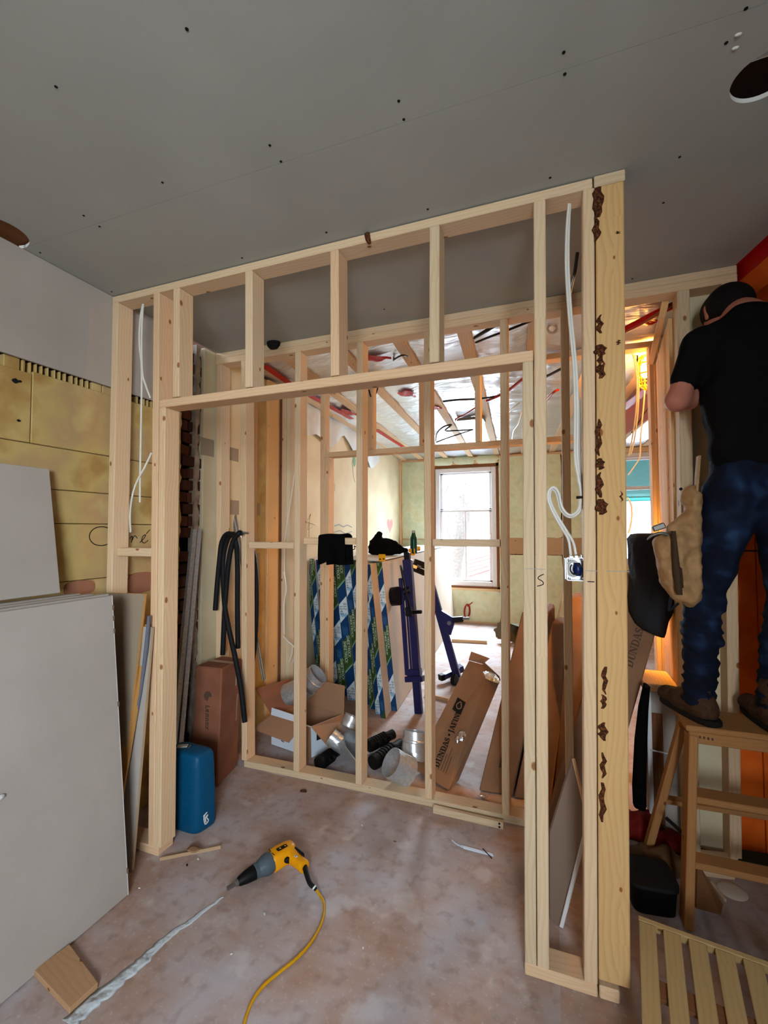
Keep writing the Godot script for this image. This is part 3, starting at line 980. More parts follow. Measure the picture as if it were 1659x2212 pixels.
func near_frame() -> void:
	var w := struct("wall_front", "near framed wall of pale new studs with a wide door opening", "stud wall")
	var H := CEIL
	obj("top_plate", box(Vector3(-2.041, H - 0.038, ZF - D), Vector3(0.146, H - 0.004, ZF), 0.003), M.wood[0], w)
	obj("top_plate", box(Vector3(0.150, H - 0.040, ZF - D), Vector3(0.243, H - 0.002, ZF + 0.002), 0.003), M.wood[3], w)
	obj("dark_gap_strip", box(Vector3(-1.3, H - 0.004, ZF - 0.06), Vector3(0.24, H, ZF - 0.012), 0), M.ink, w)  # dark strip filling the gap between plate and ceiling
	obj("bark", loft(MB.new(), [[Vector3(-0.664, 2.629, -1.612), Vector3(0.012, 0, 0), Vector3(0, 0.004, 0.004)], [Vector3(-0.659, 2.604, -1.61), Vector3(0.011, 0, 0), Vector3(0, 0.004, 0.006)], [Vector3(-0.654, 2.589, -1.612), Vector3(0.008, 0, 0), Vector3(0, 0.003, 0.004)]], 8), M.rot, w)
	# left bay
	stud(w, "stud", -2.041, -2.003, -2.041, -2.002, 0.038, H - 0.038, ZF, M.wood[0])
	stud(w, "stud", -1.745, -1.708, -1.772, -1.735, 0.038, H - 0.038, ZF, M.wood[2])
	stud(w, "jack_stud", -1.706, -1.671, -1.722, -1.686, 0.038, 2.040, ZF, M.wood[1])
	obj("sole_plate", box(Vector3(-2.041, 0, ZF - D), Vector3(-1.684, 0.038, ZF), 0.003), M.wood[2], w)
	obj("blocking", box(Vector3(-2.019, 1.339, -1.64), Vector3(-1.775, 1.38, -1.64) + Vector3(0, 0, -0.06), 0.003), M.wood[0], w)
	# door header and the short studs on it
	obj("header", box(Vector3(-1.724, 2.040, ZF - D), Vector3(-0.050, 2.078, ZF), 0.003), M.wood[2], w)
	for q in [[-1.643, -1.649], [-1.238, -1.244], [-0.825, -0.828], [-0.417, -0.412]]:
		stud(w, "cripple_stud", q[0], q[0] + 0.038, q[1], q[1] + 0.038, 2.081, H - 0.039, ZF + 0.001)
	# right bay and the old post
	stud(w, "jack_stud", -0.108, -0.072, -0.086, -0.051, 0.038, 2.040, ZF, M.wood[3])
	stud(w, "stud", -0.069, -0.033, -0.041, -0.002, 0.038, H - 0.038, ZF, M.wood[0])
	stud(w, "stud", 0.071, 0.110, 0.116, 0.151, 0.038, H - 0.038, ZF, M.wood[1])
	obj("sole_plate", box(Vector3(-0.109, 0, ZF - D), Vector3(0.109, 0.038, ZF), 0.003), M.wood[2], w)
	var post := stud(w, "old_post", 0.113, 0.201, 0.155, 0.238, 0.06, H - 0.042, ZF + 0.004, M.old_wood)
	obj("sole_block", box(Vector3(0.114, 0, ZF - D), Vector3(0.172, 0.04, ZF), 0.004), M.wood[2], w)
	# the worm-eaten edge of the old post
	for q in [[1292, 405, 470, 9.0], [1289, 470, 520, 6.0], [1295, 680, 720, 5.0], [1296, 745, 770, 9.0], [1298, 770, 818, 8.0], [1293, 905, 985, 5.0], [1297, 990, 1015, 7.0], [1295, 1020, 1075, 5.0], [1299, 1078, 1112, 9.0], [1306, 1440, 1500, 4.0], [1304, 1500, 1530, 6.0], [1303, 1560, 1600, 7.0], [1303, 1625, 1680, 4.0], [1301, 1690, 1775, 4.0], [1334, 500, 506, 3.0], [1336, 735, 745, 3.0], [1342, 1060, 1085, 2.5]]:
		var mb := MB.new()
		var rg := []
		for k in 7:
			var t := k / 6.0
			var a := at_z(q[0] + 3.0 * sin(k * 2.1 + q[1]), lerpf(q[1], q[2], t), ZF + 0.003)
			rg.append([a, Vector3(q[3] * 0.0015 * (0.25 + sin(PI * (0.1 + 0.8 * t))), 0, 0), Vector3(0, 0, 0.0035), 2.0])
		obj("worm_damage", loft(mb, rg, 8, true, 0.004), M.rot, post)
	# pencilled level line, the letter and the tick on the studs
	for q in [[Vector3(-0.088, 1.33, -1.612), Vector3(-0.023, 1.329, -1.612)], [Vector3(0.099, 1.328, -1.612), Vector3(0.226, 1.329, -1.609)]]:
		obj("level_line", ribbon(MB.new(), q, 0.0018, Vector3.BACK), M.pen_grey, w)
	obj("marker_letter", ribbon(MB.new(), smooth_path([Vector3(-0.028, 1.313, -1.612), Vector3(-0.043, 1.305, -1.612), Vector3(-0.046, 1.297, -1.612), Vector3(-0.033, 1.289, -1.612), Vector3(-0.031, 1.279, -1.612), Vector3(-0.05, 1.272, -1.612)], 5), 0.003, Vector3.BACK), M.marker, w)
	obj("marker_tick", ribbon(MB.new(), [Vector3(0.105, 1.293, -1.612), Vector3(0.125, 1.293, -1.612)], 0.003, Vector3.BACK), M.marker, w)


# the point of the picture plane's ray at a depth: used only to lay wear along the post
func at_z(u: float, v: float, z: float) -> Vector3:
	var d := Basis.from_euler(Vector3(deg_to_rad(2.34), deg_to_rad(20.3), deg_to_rad(-0.17))) * Vector3((u - 829.5) / 980.0, -(v - 1106.0) / 980.0, -1)
	return Vector3(0, 1.46, 0) + d * (z / d.z)


func middle_frame() -> void:
	var w := struct("wall_middle", "middle framed wall of plain studs behind the door opening", "stud wall")
	var H := CEIL
	obj("top_plate", box(Vector3(-2.069, H - 0.038, ZB - D), Vector3(0.79, H - 0.001, ZB), 0.003), M.wood[0], w)
	obj("top_plate", box(Vector3(-2.069, H - 0.077, ZB - D), Vector3(0.79, H - 0.0385, ZB + 0.001), 0.003), M.wood[1], w)
	obj("sole_plate", box(Vector3(-1.815, 0, ZB - D), Vector3(0.10, 0.038, ZB), 0.003), M.wood[3], w)
	for q in [[-2.034, -2.061], [-1.833, -1.868], [-1.463, -1.466], [-1.062, -1.052], [-0.658, -0.647], [-0.260, -0.237], [0.040, 0.058]]:
		stud(w, "stud", q[0], q[0] + 0.038, q[1], q[1] + 0.038, 0.038, H - 0.077, ZB)
	for q in [[Vector3(-1.809, 1.35, -2.41), Vector3(-1.481, 1.39, -2.41)], [Vector3(-1.447, 1.378, -2.44), Vector3(-1.081, 1.417, -2.44)], [Vector3(-0.609, 1.374, -2.4), Vector3(-0.252, 1.412, -2.4)]]:
		obj("blocking", box(q[0], q[1] + Vector3(0, 0, -0.06), 0.003), tint(), w)
	# studs right of the hall opening
	stud(w, "stud", 0.535, 0.585, 0.559, 0.609, 0.0, H - 0.077, ZB, M.wood[3])
	stud(w, "stud", 0.691, 0.734, 0.731, 0.775, 0.0, H - 0.077, ZB, M.wood[1])
	obj("drywall_panel", box(Vector3(0.60, 0.0, ZB - D - 0.014), Vector3(0.74, H - 0.002, ZB - D - 0.001), 0.001), M.cream, w)
	obj("drywall_panel", box(Vector3(0.80, 0.0, -2.62), Vector3(2.42, H + 0.02, ZB - 0.2), 0.001), M.drywall, w)


func far_frame() -> void:
	var w := struct("wall_inner", "far framed wall with its own door header before the window room", "stud wall")
	var H := CEIL
	obj("top_plate", box(Vector3(-2.12, H - 0.038, ZC - D), Vector3(0.635, H, ZC), 0.003), M.wood[1], w)
	stud(w, "stud", -2.11, -2.072, -2.11, -2.072, 0.0, H - 0.038, ZC, M.dark_wood)
	stud(w, "stud", -2.069, -2.031, -2.069, -2.031, 0.0, H - 0.038, ZC, M.wood[0])
	stud(w, "stud", -1.99, -1.952, -1.99, -1.952, 0.0, H - 0.038, ZC, M.wood[0])
	obj("panel_strip", box(Vector3(-2.031, 0, ZC - 0.03), Vector3(-1.99, H - 0.04, ZC - 0.012), 0.001), M.cream, w)
	stud(w, "stud", -1.714, -1.676, -1.714, -1.676, 0.0, H - 0.038, ZC, M.wood[1])
	stud(w, "jack_stud", -1.675, -1.637, -1.675, -1.637, 0.0, 2.040, ZC, M.wood[1])
	obj("header", box(Vector3(-1.676, 2.040, ZC - D), Vector3(0.33, 2.078, ZC), 0.003), M.wood[1], w)
	for x in [-1.308, -0.901, -0.494, -0.09]:
		stud(w, "cripple_stud", x, x + 0.038, x, x + 0.038, 2.079, H - 0.038, ZC)
	stud(w, "stud", 0.33, 0.368, 0.33, 0.368, 0.0, H - 0.038, ZC)
	stud(w, "stud", 0.585, 0.63, 0.585, 0.63, 0.0, H - 0.038, ZC, M.wood[0])
	obj("drywall_panel", box(Vector3(0.635, 0, ZC - D), Vector3(2.3, H + 0.06, ZC), 0.001), M.cream, w)


func back_room() -> void:
	var w := struct("wall_left", "cream wall of the window room with childish drawings", "wall")
	# runs a little askew: from (-2.07, -3.1) to (-2.38, -7.25)
	var a := Vector3(-2.085, 0, -3.10)
	var b := Vector3(-2.385, 0, -7.26)
	var up := Vector3(0, CEIL + 0.03, 0)
	obj("drywall_panel", board(a, b, b + up, a + up, -0.12, 0.0), M.cream, w)
	var n := Vector3(4.16, 0, -0.3).normalized()
	var on := func(u: float, v: float) -> Vector3:
		var d := Basis.from_euler(Vector3(deg_to_rad(2.34), deg_to_rad(20.3), deg_to_rad(-0.17))) * Vector3((u - 829.5) / 980.0, -(v - 1106.0) / 980.0, -1)
		var o := Vector3(0, 1.46, 0)
		return o + d * ((a - o).dot(n) / d.dot(n)) + n * 0.002
	var draw := func(pts: Array, m: Material, wd: float) -> void:
		var q := []
		for p in pts:
			q.append(on.call(p[0], p[1]))
		obj("drawing", ribbon(MB.new(), q, wd, n), m, w)
	draw.call([[671, 1110], [662, 1128], [681, 1134], [664, 1145], [671, 1110]], M.pen_olive, 0.006)
	draw.call([[668, 1128], [667, 1160]], M.pen_olive, 0.006)
	draw.call([[762, 1012], [760, 1000], [764, 988], [768, 985]], M.pen_green, 0.008)
	draw.call([[762, 1012], [763, 1030], [767, 1042]], M.pen_green, 0.006)
	draw.call([[722, 1136], [732, 1133], [742, 1138], [750, 1134], [760, 1139]], M.pen_grey, 0.012)
	draw.call([[721, 1150], [734, 1146], [746, 1153], [760, 1148]], M.pen_grey, 0.010)
	draw.call([[720, 1043], [724, 1050], [722, 1060]], M.pen_grey, 0.006)
	draw.call([[843, 1156], [841, 1170]], M.pen_olive, 0.006)
	# the pink heart
	var mb := MB.new()
	var c: Vector3 = on.call(842, 1134)
	var t := n.cross(Vector3.UP).normalized()
	var ring := []
	for k in 28:
		var s := TAU * k / 28.0
		ring.append(c + t * (0.010 * 16.0 * pow(sin(s), 3)) + Vector3.UP * (0.0076 * (13 * cos(s) - 5 * cos(2 * s) - 2 * cos(3 * s) - cos(4 * s))))
	var ring2 := []
	for q in ring: ring2.append(q + n * 0.001)
	obj("heart_drawing", skin(mb, [ring, ring2]), M.pink, w)
	mb = MB.new()
	c = on.call(765, 995)
	loft(mb, [[c, t * 0.05, Vector3(0, 0.075, 0)], [c + n * 0.001, t * 0.05, Vector3(0, 0.075, 0)]], 14)
	obj("bird_drawing", mb, mat(Color(0.52, 0.66, 0.52)), w)
	# plastic sheet hanging from the top of this wall
	var poly := MB.new()
	sheet(poly, 26, 5, func(u: float, v: float) -> Vector3:
		var p := a.lerp(b, 0.05 + 0.62 * u)
		var drop := 0.16 + 0.16 * absf(sin(u * 5.0 + 0.6)) + 0.05 * sin(u * 23.0)
		return Vector3(p.x, CEIL + 0.015 - drop * v, p.z) + n * (0.012 + 0.02 * v + 0.012 * sin(u * 31.0 + v * 2.0)), 0.001)
	obj("plastic_sheet", poly, M.poly, w)
	# insulated ceiling: crinkled foil above wooden strapping that runs a little askew
	var ce := struct("ceiling", "foil-faced insulation between pale strapping boards over the window room", "ceiling")
	mb = MB.new()
	var nz := noise(1.3, 70, 3)
	sheet(mb, 60, 60, func(u: float, v: float) -> Vector3:
		var x := lerpf(-2.5, 2.3, u)
		var z := lerpf(ZB - D + 0.02, ZW - 0.05, v)
		var lane := fposmod((x + 0.07 * (-z - 2.55) + 0.465) / 0.406, 1.0)
		return Vector3(x, CEIL + 0.024 - 0.016 * sin(PI * lane) + 0.016 * nz.get_noise_2d(x * 1.4, z * 2.4), z), 0.004)
	obj("foil", mb, M.foil, ce)
	for k in range(-4, 7):
		var x0 := -0.465 + 0.406 * k
		var far := ZW + 0.02
		var xa := x0 - 0.07 * (-(ZB - D) - 2.55)
		var xb := x0 - 0.07 * (-far - 2.55)
		if xb < -2.35:
			far = -2.55 - (x0 + 2.30) / 0.07 if x0 > -2.30 else 0.0
			xb = -2.30
			if far > -2.7 or xa < -2.05: continue
			far = maxf(far, ZW + 0.02)
		var hw := 0.041
		var p := [Vector3(xa - hw, CEIL, ZB - D), Vector3(xa + hw, CEIL, ZB - D), Vector3(xa - hw, CEIL + 0.019, ZB - D), Vector3(xa + hw, CEIL + 0.019, ZB - D), Vector3(xb - hw, CEIL, far), Vector3(xb + hw, CEIL, far), Vector3(xb - hw, CEIL + 0.019, far), Vector3(xb + hw, CEIL + 0.019, far)]
		obj("strapping", hexa(MB.new(), p, 0.002).mesh(), tint(), ce)
	obj("strapping", stick(Vector3(-2.02, CEIL + 0.009, ZC - 0.1), Vector3(-2.30, CEIL + 0.009, -7.2), 0.07, 0.02).mesh(), M.wood[0], ce)
	# scraps of red sheathing tape stuck to the foil
	for q in [[Vector3(-1.083, 2.628, -2.834), 0.085, 0.05, 0.3], [Vector3(-1.138, 2.628, -3.688), 0.10, 0.06, 1.2], [Vector3(-1.017, 2.628, -4.191), 0.06, 0.05, 0.6], [Vector3(-1.874, 2.628, -4.083), 0.11, 0.06, 1.1], [Vector3(0.546, 2.628, -2.872), 0.06, 0.035, 0.1], [Vector3(-1.882, 2.626, -4.015), 0.05, 0.10, 0.4]]:
		mb = MB.new()
		sheet(mb, 5, 3, func(u: float, v: float) -> Vector3:
			var d := Vector3((u - 0.5) * 2.0 * q[1], 0.006 * sin(u * 9 + v * 7), (v - 0.5) * 2.0 * q[2] * (0.7 + 0.5 * sin(u * 5))).rotated(Vector3.UP, q[3])
			return q[0] + d, 0.001)
		obj("red_tape", mb, M.red_tape, ce)
	# the long strips of red tape over the left-hand joint
	for q in [[Vector3(-1.896, 2.63, -2.68), Vector3(-1.936, 2.63, -3.076)], [Vector3(-1.948, 2.63, -3.444), Vector3(-1.949, 2.63, -4.304)], [Vector3(-1.896, 2.63, -4.863), Vector3(-1.937, 2.63, -6.001)]]:
		obj("red_tape", stick(q[0], q[1], 0.06, 0.002, 0.0).mesh(), M.red_tape, ce)
	obj("joist_hanger", box(Vector3(-0.933, 2.6, -4.848), Vector3(-0.639, 2.6, -4.761) + Vector3(0, 0.03, 0.10), 0.004), M.dull_steel, ce)


func window_wall() -> void:
	var w := struct("wall_back", "far outer wall with green foam insulation between studs", "wall")
	var H := CEIL
	var z := ZW
	var x0: float = -1.829   # rough opening of the left window
	var x1: float = -0.772
	var y0: float = 0.543
	var y1: float = 2.520
	var u0 := 0.86
	var u1 := 1.56
	var v0 := 0.95
	var v1: float = 2.564
	# sheathing with the two openings
	for q in [[-2.5, x0, -0.05, H + 0.1], [x1, u0, -0.05, H + 0.1], [u1, 2.4, -0.05, H + 0.1], [x0, x1, -0.05, y0], [x0, x1, y1, H + 0.1], [u0, u1, -0.05, v0], [u0, u1, v1, H + 0.1]]:
		obj("sheathing", box(Vector3(q[0], q[2], z - 0.16), Vector3(q[1], q[3], z - 0.10), 0), M.dark_wood, w)
	var zf := z - 0.018
	var foam := func(a: float, b: float, c: float, d: float) -> void:
		var mb := MB.new()
		var nz := noise(3.0, 80, 3)
		sheet(mb, 8, 10, func(u: float, v: float) -> Vector3:
			var e := minf(minf(u, 1 - u), minf(v, 1 - v))
			return Vector3(lerpf(a, b, u), lerpf(c, d, v), zf - 0.02 + 0.022 * smoothstep(0.0, 0.25, e) + 0.012 * nz.get_noise_2d(lerpf(a, b, u), lerpf(c, d, v) + a)), 0.06)
		obj("foam_insulation", mb, M.foam, w)
	var xs := [-2.36, -2.345, x0 - 0.05, x1 + 0.05, x1 + 0.42, 0.113, u0 - 0.05, u1 + 0.05, 2.2]
	foam.call(-2.34, x0 - 0.02, 0.05, 1.30)
	foam.call(-2.34, x0 - 0.02, 1.33, H - 0.04)
	for k in 3:
		foam.call(lerpf(x0, x1, k / 3.0), lerpf(x0, x1, (k + 1) / 3.0), y1 + 0.05, H - 0.04)
	for k in 2:
		foam.call(lerpf(x0, x1, k / 2.0), lerpf(x0, x1, (k + 1) / 2.0), 0.04, y0 - 0.04)
	for q in [[x1 + 0.02, -0.33], [-0.29, 0.13], [0.18, u0 - 0.02]]:
		foam.call(q[0], q[1], 0.04, 1.08)
		foam.call(q[0], q[1], 1.36, 1.62)
		foam.call(q[0], q[1], 1.64, H - 0.04)
	foam.call(u0, u1, v1 + 0.05, H - 0.04)
	foam.call(u0, u1, 0.04, v0 - 0.04)
	foam.call(u1, 2.2, 0.04, H - 0.04)
	# framing
	obj("top_plate", box(Vector3(-2.37, H - 0.042, z - 0.1), Vector3(2.2, H - 0.002, z + 0.004), 0.003), M.wood[1], w)
	obj("sole_plate", box(Vector3(-2.37, 0, z - 0.1), Vector3(2.2, 0.038, z + 0.004), 0.003), M.wood[0], w)
	for q in [[-2.37, 0.0, H], [x0 - 0.045, 0.0, H], [x1 + 0.004, 0.0, H], [-0.33, 0.0, H], [0.084, 0.0, H], [u0 - 0.045, 0.0, H], [u1 + 0.006, 0.0, H], [(x0 + x1) / 2 - 0.02, 0.0, y0 - 0.03], [lerpf(x0, x1, 0.33) - 0.02, y1 + 0.03, H], [lerpf(x0, x1, 0.67) - 0.02, y1 + 0.03, H], [lerpf(u0, u1, 0.5), v1 + 0.03, H]]:
		obj("stud", box(Vector3(q[0], q[1] + 0.038, z - 0.1), Vector3(q[0] + 0.04, q[2] - 0.042, z + 0.002), 0.003), tint(), w)
	obj("window_header", box(Vector3(x0, y1, z - 0.1), Vector3(x1, y1 + 0.05, z + 0.002), 0.003), M.wood[1], w)
	obj("window_header", box(Vector3(u0, v1, z - 0.1), Vector3(u1, v1 + 0.05, z + 0.002), 0.003), M.wood[1], w)
	obj("rough_sill", box(Vector3(x0, y0 - 0.04, z - 0.1), Vector3(x1, y0, z + 0.002), 0.003), M.wood[1], w)
	obj("rough_sill", box(Vector3(u0, v0 - 0.04, z - 0.1), Vector3(u1, v0, z + 0.002), 0.003), M.wood[1], w)
	obj("ledger_plank", box(Vector3(x1 + 0.05, 1.09, z - 0.02), Vector3(0.84, 1.345, z + 0.02), 0.003), M.weathered, w)
	obj("blocking", box(Vector3(-2.33, 1.30, z - 0.08), Vector3(x0 - 0.05, 1.34, z + 0.001), 0.003), M.wood[0], w)
	# weathered reveal boards round the left window
	for q in [[x0, x0 + 0.035, y0, y1], [x1 - 0.04, x1, y0, y1], [x0, x1, y1 - 0.05, y1], [x0, x1, y0, y0 + 0.03]]:
		obj("reveal_board", box(Vector3(q[0], q[2], z - 0.10), Vector3(q[1], q[3], z - 0.012), 0.002), M.dark_wood, w)
	window("window_1", "white vinyl sash window in the far wall, lower sash divided by one bar", x0 + 0.037, x1 - 0.04, y0 + 0.03, y1 - 0.05, 1.783, true)
	window("window_2", "white window at the right of the far wall with teal awning outside", u0 + 0.01, u1 - 0.01, v0, v1, 2.058, false)


func window(called: String, label: String, a: float, b: float, c: float, d: float, rail: float, divided: bool) -> void:
	var w := struct(called, label, "window")
	var z := ZW - 0.05
	var fr := 0.075
	var frame := MB.new()
	add_box(frame, Vector3(a, c, z - 0.06), Vector3(a + fr, d, z + 0.02), 0.006)
	add_box(frame, Vector3(b - fr, c, z - 0.06), Vector3(b, d, z + 0.02), 0.006)
	add_box(frame, Vector3(a + fr, d - fr, z - 0.06), Vector3(b - fr, d, z + 0.02), 0.006)
	add_box(frame, Vector3(a + fr, c, z - 0.06), Vector3(b - fr, c + fr, z + 0.02), 0.006)
	obj("window_frame", frame, M.vinyl, w)
	var s := MB.new()
	var r := 0.04
	for q in [[c + fr, rail, 0.0], [rail, d - fr, -0.03]]:
		var zz: float = z + q[2]
		add_box(s, Vector3(a + fr, q[0], zz - 0.03), Vector3(a + fr + r, q[1], zz), 0.004)
		add_box(s, Vector3(b - fr - r, q[0], zz - 0.03), Vector3(b - fr, q[1], zz), 0.004)
		add_box(s, Vector3(a + fr, q[1] - r * 0.7, zz - 0.03), Vector3(b - fr, q[1] + 0.006, zz), 0.004)
		add_box(s, Vector3(a + fr, q[0], zz - 0.03), Vector3(b - fr, q[0] + r * 0.7, zz), 0.004)
	obj("sash", s, M.vinyl, w)
	if divided:
		obj("glazing_bar", box(Vector3((a + b) / 2 - 0.018, c + fr, z - 0.026), Vector3((a + b) / 2 + 0.018, rail, z - 0.004), 0.004), M.vinyl, w)
	obj("pane", box(Vector3(a + fr + r, c + fr + 0.02, z - 0.018), Vector3(b - fr - r, rail - 0.02, z - 0.014), 0), M.glass, w)
	obj("pane", box(Vector3(a + fr + r, rail + 0.02, z - 0.048), Vector3(b - fr - r, d - fr - 0.02, z - 0.044), 0), M.glass, w)
	obj("sash_lock", box(Vector3(b - fr - 0.03, c + 0.75, z - 0.004), Vector3(b - fr - 0.005, c + 0.83, z + 0.01), 0.003), M.white, w)


func right_bay() -> void:
	var w := struct("wall_right", "boarded end of the short hall and the orange boarding beyond it", "wall")
	# boards facing the hall, seen edge on
	var a := Vector3(0.560, 0, -2.485)
	var b := Vector3(0.634, 0, -3.175)
	for k in 4:
		var p := a.lerp(b, k / 4.0)
		var q := a.lerp(b, (k + 1) / 4.0 - 0.004)
		obj("plank", board(p, q, q + Vector3(0, CEIL - 0.16, 0), p + Vector3(0, CEIL - 0.16, 0), -0.019, 0.002), M.pine, w)
	obj("soffit_board", board(a + Vector3(-0.03, CEIL - 0.155, 0), b + Vector3(-0.03, CEIL - 0.155, 0), b + Vector3(0.0, CEIL - 0.02, 0), a + Vector3(0.0, CEIL - 0.02, 0), -0.03, 0.002), M.pine, w)
	obj("corner_batten", stick(b + Vector3(-0.02, 0, 0.02), b + Vector3(-0.02, CEIL - 0.16, 0.02), 0.02, 0.03).mesh(), M.wood[1], w)
	# orange painted boards right of the last stud, colour raised to stand for lamplight
	for k in 5:
		var x := 0.745 + 0.128 * k
		obj("orange_plank", box(Vector3(x, 0, -2.56), Vector3(x + 0.125, CEIL - 0.08, -2.54), 0.003), M.orange_board, w)
	obj("orange_batten", box(Vector3(0.745, 1.362 - 0.004, -2.541), Vector3(1.38, 1.362 + 0.004, -2.537), 0.001), M.rot, w)
	# boxed-in corner under the ceiling with red tape along its edge
	var s0 := Vector3(0.802, 2.636, -2.46)
	var s1 := Vector3(0.849, 2.636, -2.243)
	s1 = s0 + (s1 - s0) * 1.6
	var out := Vector3(0.6, 0, 0.0)
	var dn := Vector3(0, -0.17, 0)
	obj("soffit", hexa(MB.new(), [s0 + dn, s0 + dn + out, s0, s0 + out, s1 + dn, s1 + dn + out, s1, s1 + out], 0.002).mesh(), M.orange_board, w)
	var tn := (s1 - s0).cross(Vector3.UP).normalized() * 0.002
	if tn.x > 0: tn = -tn
	obj("red_tape", board(s0 + tn, s1 + tn, s1 + tn + Vector3(0, -0.06, 0), s0 + tn + Vector3(0, -0.06, 0), 0.001, 0.0), M.red_tape, w)
	obj("red_tape", board(s0, s1, s1 + Vector3(-0.03, 0, 0), s0 + Vector3(-0.03, 0, 0), 0.001, 0.0), M.red_tape, w)


# ---------------------------------------------------------------- things on the left and in the doorway
# a slab whose eight corners carry picture coordinates: u along corner bit 1, v down corner bit 2
func printed(p: Array) -> ArrayMesh:
	var mb := hexa(MB.new(), p, 0.0, Vector2.ZERO)
	for i in mb.v.size():
		var k := 0
		for j in 8:
			if mb.v[i].distance_squared_to(p[j]) < mb.v[i].distance_squared_to(p[k]):
				k = j
		mb.uv[i] = Vector2(float(k & 1), 1.0 - float((k >> 1) & 1))
	return mb.mesh()


func left_things() -> void:
	# stack of drywall leaning against the left wall
	var labels := ["large grey drywall sheet in front of the stack leaning on the left wall", "drywall sheet second from the front in the stack leaning on the left wall", "drywall sheet third from the front in the stack leaning on the left wall", "drywall sheet fourth from the front in the leaning left stack", "drywall sheet fifth from the front in the leaning left stack", "drywall sheet sixth from the front in the leaning left stack", "drywall sheet at the back of the stack leaning on the left wall"]
	for k in 7:
		var xb := -1.618 - 0.030 * k
		var xt := -1.742 - 0.038 * k
		var z0: float = -1.407 - [0.0, 0.012, -0.02, 0.0, 0.015, 0.0, 0.01][k]
		var y1: float = 1.190 - [0.0, -0.004, 0.006, -0.002, 0.008, 0.0, 0.004][k]
		var th := 0.0135 if k == 0 else 0.029
		var p := []
		for i in 8:
			p.append(Vector3((xt if i & 2 else xb) - (0.0 if i & 1 else th), y1 if i & 2 else 0.004, 1.03 if i & 4 else z0))
		var t := thing("drywall_sheet", labels[k], "drywall", "drywall sheets leaning on the left wall")
		obj("board", hexa(MB.new(), p, 0.002).mesh(), M.drywall, t)
		var e := []
		for i in 8:
			e.append(Vector3(p[i].x, p[i].y, p[i].z if i & 4 == 0 else z0 + 0.004) + Vector3(0, 0, -0.0012 if i & 4 == 0 else 0.0))
		obj("cut_edge", hexa(MB.new(), e, 0.0).mesh(), M.gypsum if k == 0 else M.gyp_edge, t)
	var front := get_node("drywall_sheet")
	for q in [[1312, 1322], [1335, 1348], [1362, 1376], [1520, 1526], [1880, 1886]]:
		var a := at_z(246 + (q[0] - 1300) * 0.055, q[0], -1.4085)
		obj("torn_tape", box(a + Vector3(-0.012, -0.011, 0), a + Vector3(0.001, 0.009, 0.004), 0.001), M.smudge, front)
	obj("anchor", loft(MB.new(), [[Vector3(-1.68, 0.605, -0.976), Vector3(0, 0.008, 0), Vector3(0, 0, 0.011)], [Vector3(-1.672, 0.608, -0.971), Vector3(0, 0.009, 0), Vector3(0, 0, 0.013)], [Vector3(-1.668, 0.608, -0.969), Vector3(0, 0.004, 0), Vector3(0, 0, 0.006)]], 9, true, 0.004), M.white, front)
	# smaller piece standing on the stack
	var p2 := [Vector3(-1.965, 1.201, -1.335), Vector3(-1.952, 1.201, -1.335), Vector3(-2.022, 1.727, -1.313), Vector3(-2.009, 1.727, -1.313), Vector3(-1.965, 1.201, 0.2), Vector3(-1.952, 1.201, 0.2), Vector3(-2.022, 1.727, 0.2), Vector3(-2.009, 1.727, 0.2)]
	tag(obj("drywall_offcut", hexa(MB.new(), p2, 0.002).mesh(), M.drywall), "small grey drywall piece standing on top of the leaning left stack", "drywall")
	# boards leaning on the near framed wall's left bay
	var tl := Vector3(-1.772, 1.17, -1.598)
	var bl := Vector3(-1.772, 0.365, -1.505)
	bl = tl + (bl - tl) * (tl.y / (tl.y - bl.y)) * 0.995
	tag(obj("leaning_panel", board(tl, Vector3(-2.02, tl.y - 0.004, tl.z), Vector3(-2.02, bl.y, bl.z), bl, -0.012, 0.001), M.edge_board), "tan panel with a thin bare edge leaning in the left stud bay, in front", "panel", "panels leaning in the left stud bay")
	var face: MeshInstance3D = get_node("leaning_panel")
	obj("face", board(tl + Vector3(-0.003, -0.002, 0.0005), Vector3(-2.02, tl.y - 0.006, tl.z + 0.0005), Vector3(-2.02, bl.y + 0.002, bl.z + 0.0005), bl + Vector3(-0.003, 0.002, 0.0005), 0.002, 0.0), mat(Color(0.60, 0.53, 0.45)), face)
	tl = Vector3(-1.745, 1.027, -1.612)
	bl = Vector3(-1.755, 0.365, -1.493)
	bl = tl + (bl - tl) * (tl.y / (tl.y - bl.y)) * 0.995
	tag(obj("leaning_panel", board(tl, Vector3(-2.0, tl.y, tl.z), Vector3(-2.0, bl.y, bl.z), bl, -0.010, 0.001), M.edge_board), "second thin panel behind the tan one in the left stud bay", "panel", "panels leaning in the left stud bay")
	tl = Vector3(-1.722, 1.02, -1.607)
	bl = Vector3(-1.716, 0.003, -1.517)
	tag(obj("leaning_panel", board(tl, Vector3(-2.03, 1.02, -1.607), Vector3(-2.03, 0.003, -1.517), bl, 0.012, 0.001), M.drywall), "grey drywall offcut reaching the floor in the left stud bay", "panel", "panels leaning in the left stud bay")
	obj("rough_edge", board(tl + Vector3(0.002, 0, 0.001), bl + Vector3(0.002, 0, 0.001), bl + Vector3(0.002, 0, 0.013), tl + Vector3(0.002, 0, 0.013), 0.003, 0.0), M.gyp_edge, get_node("leaning_panel_002"))
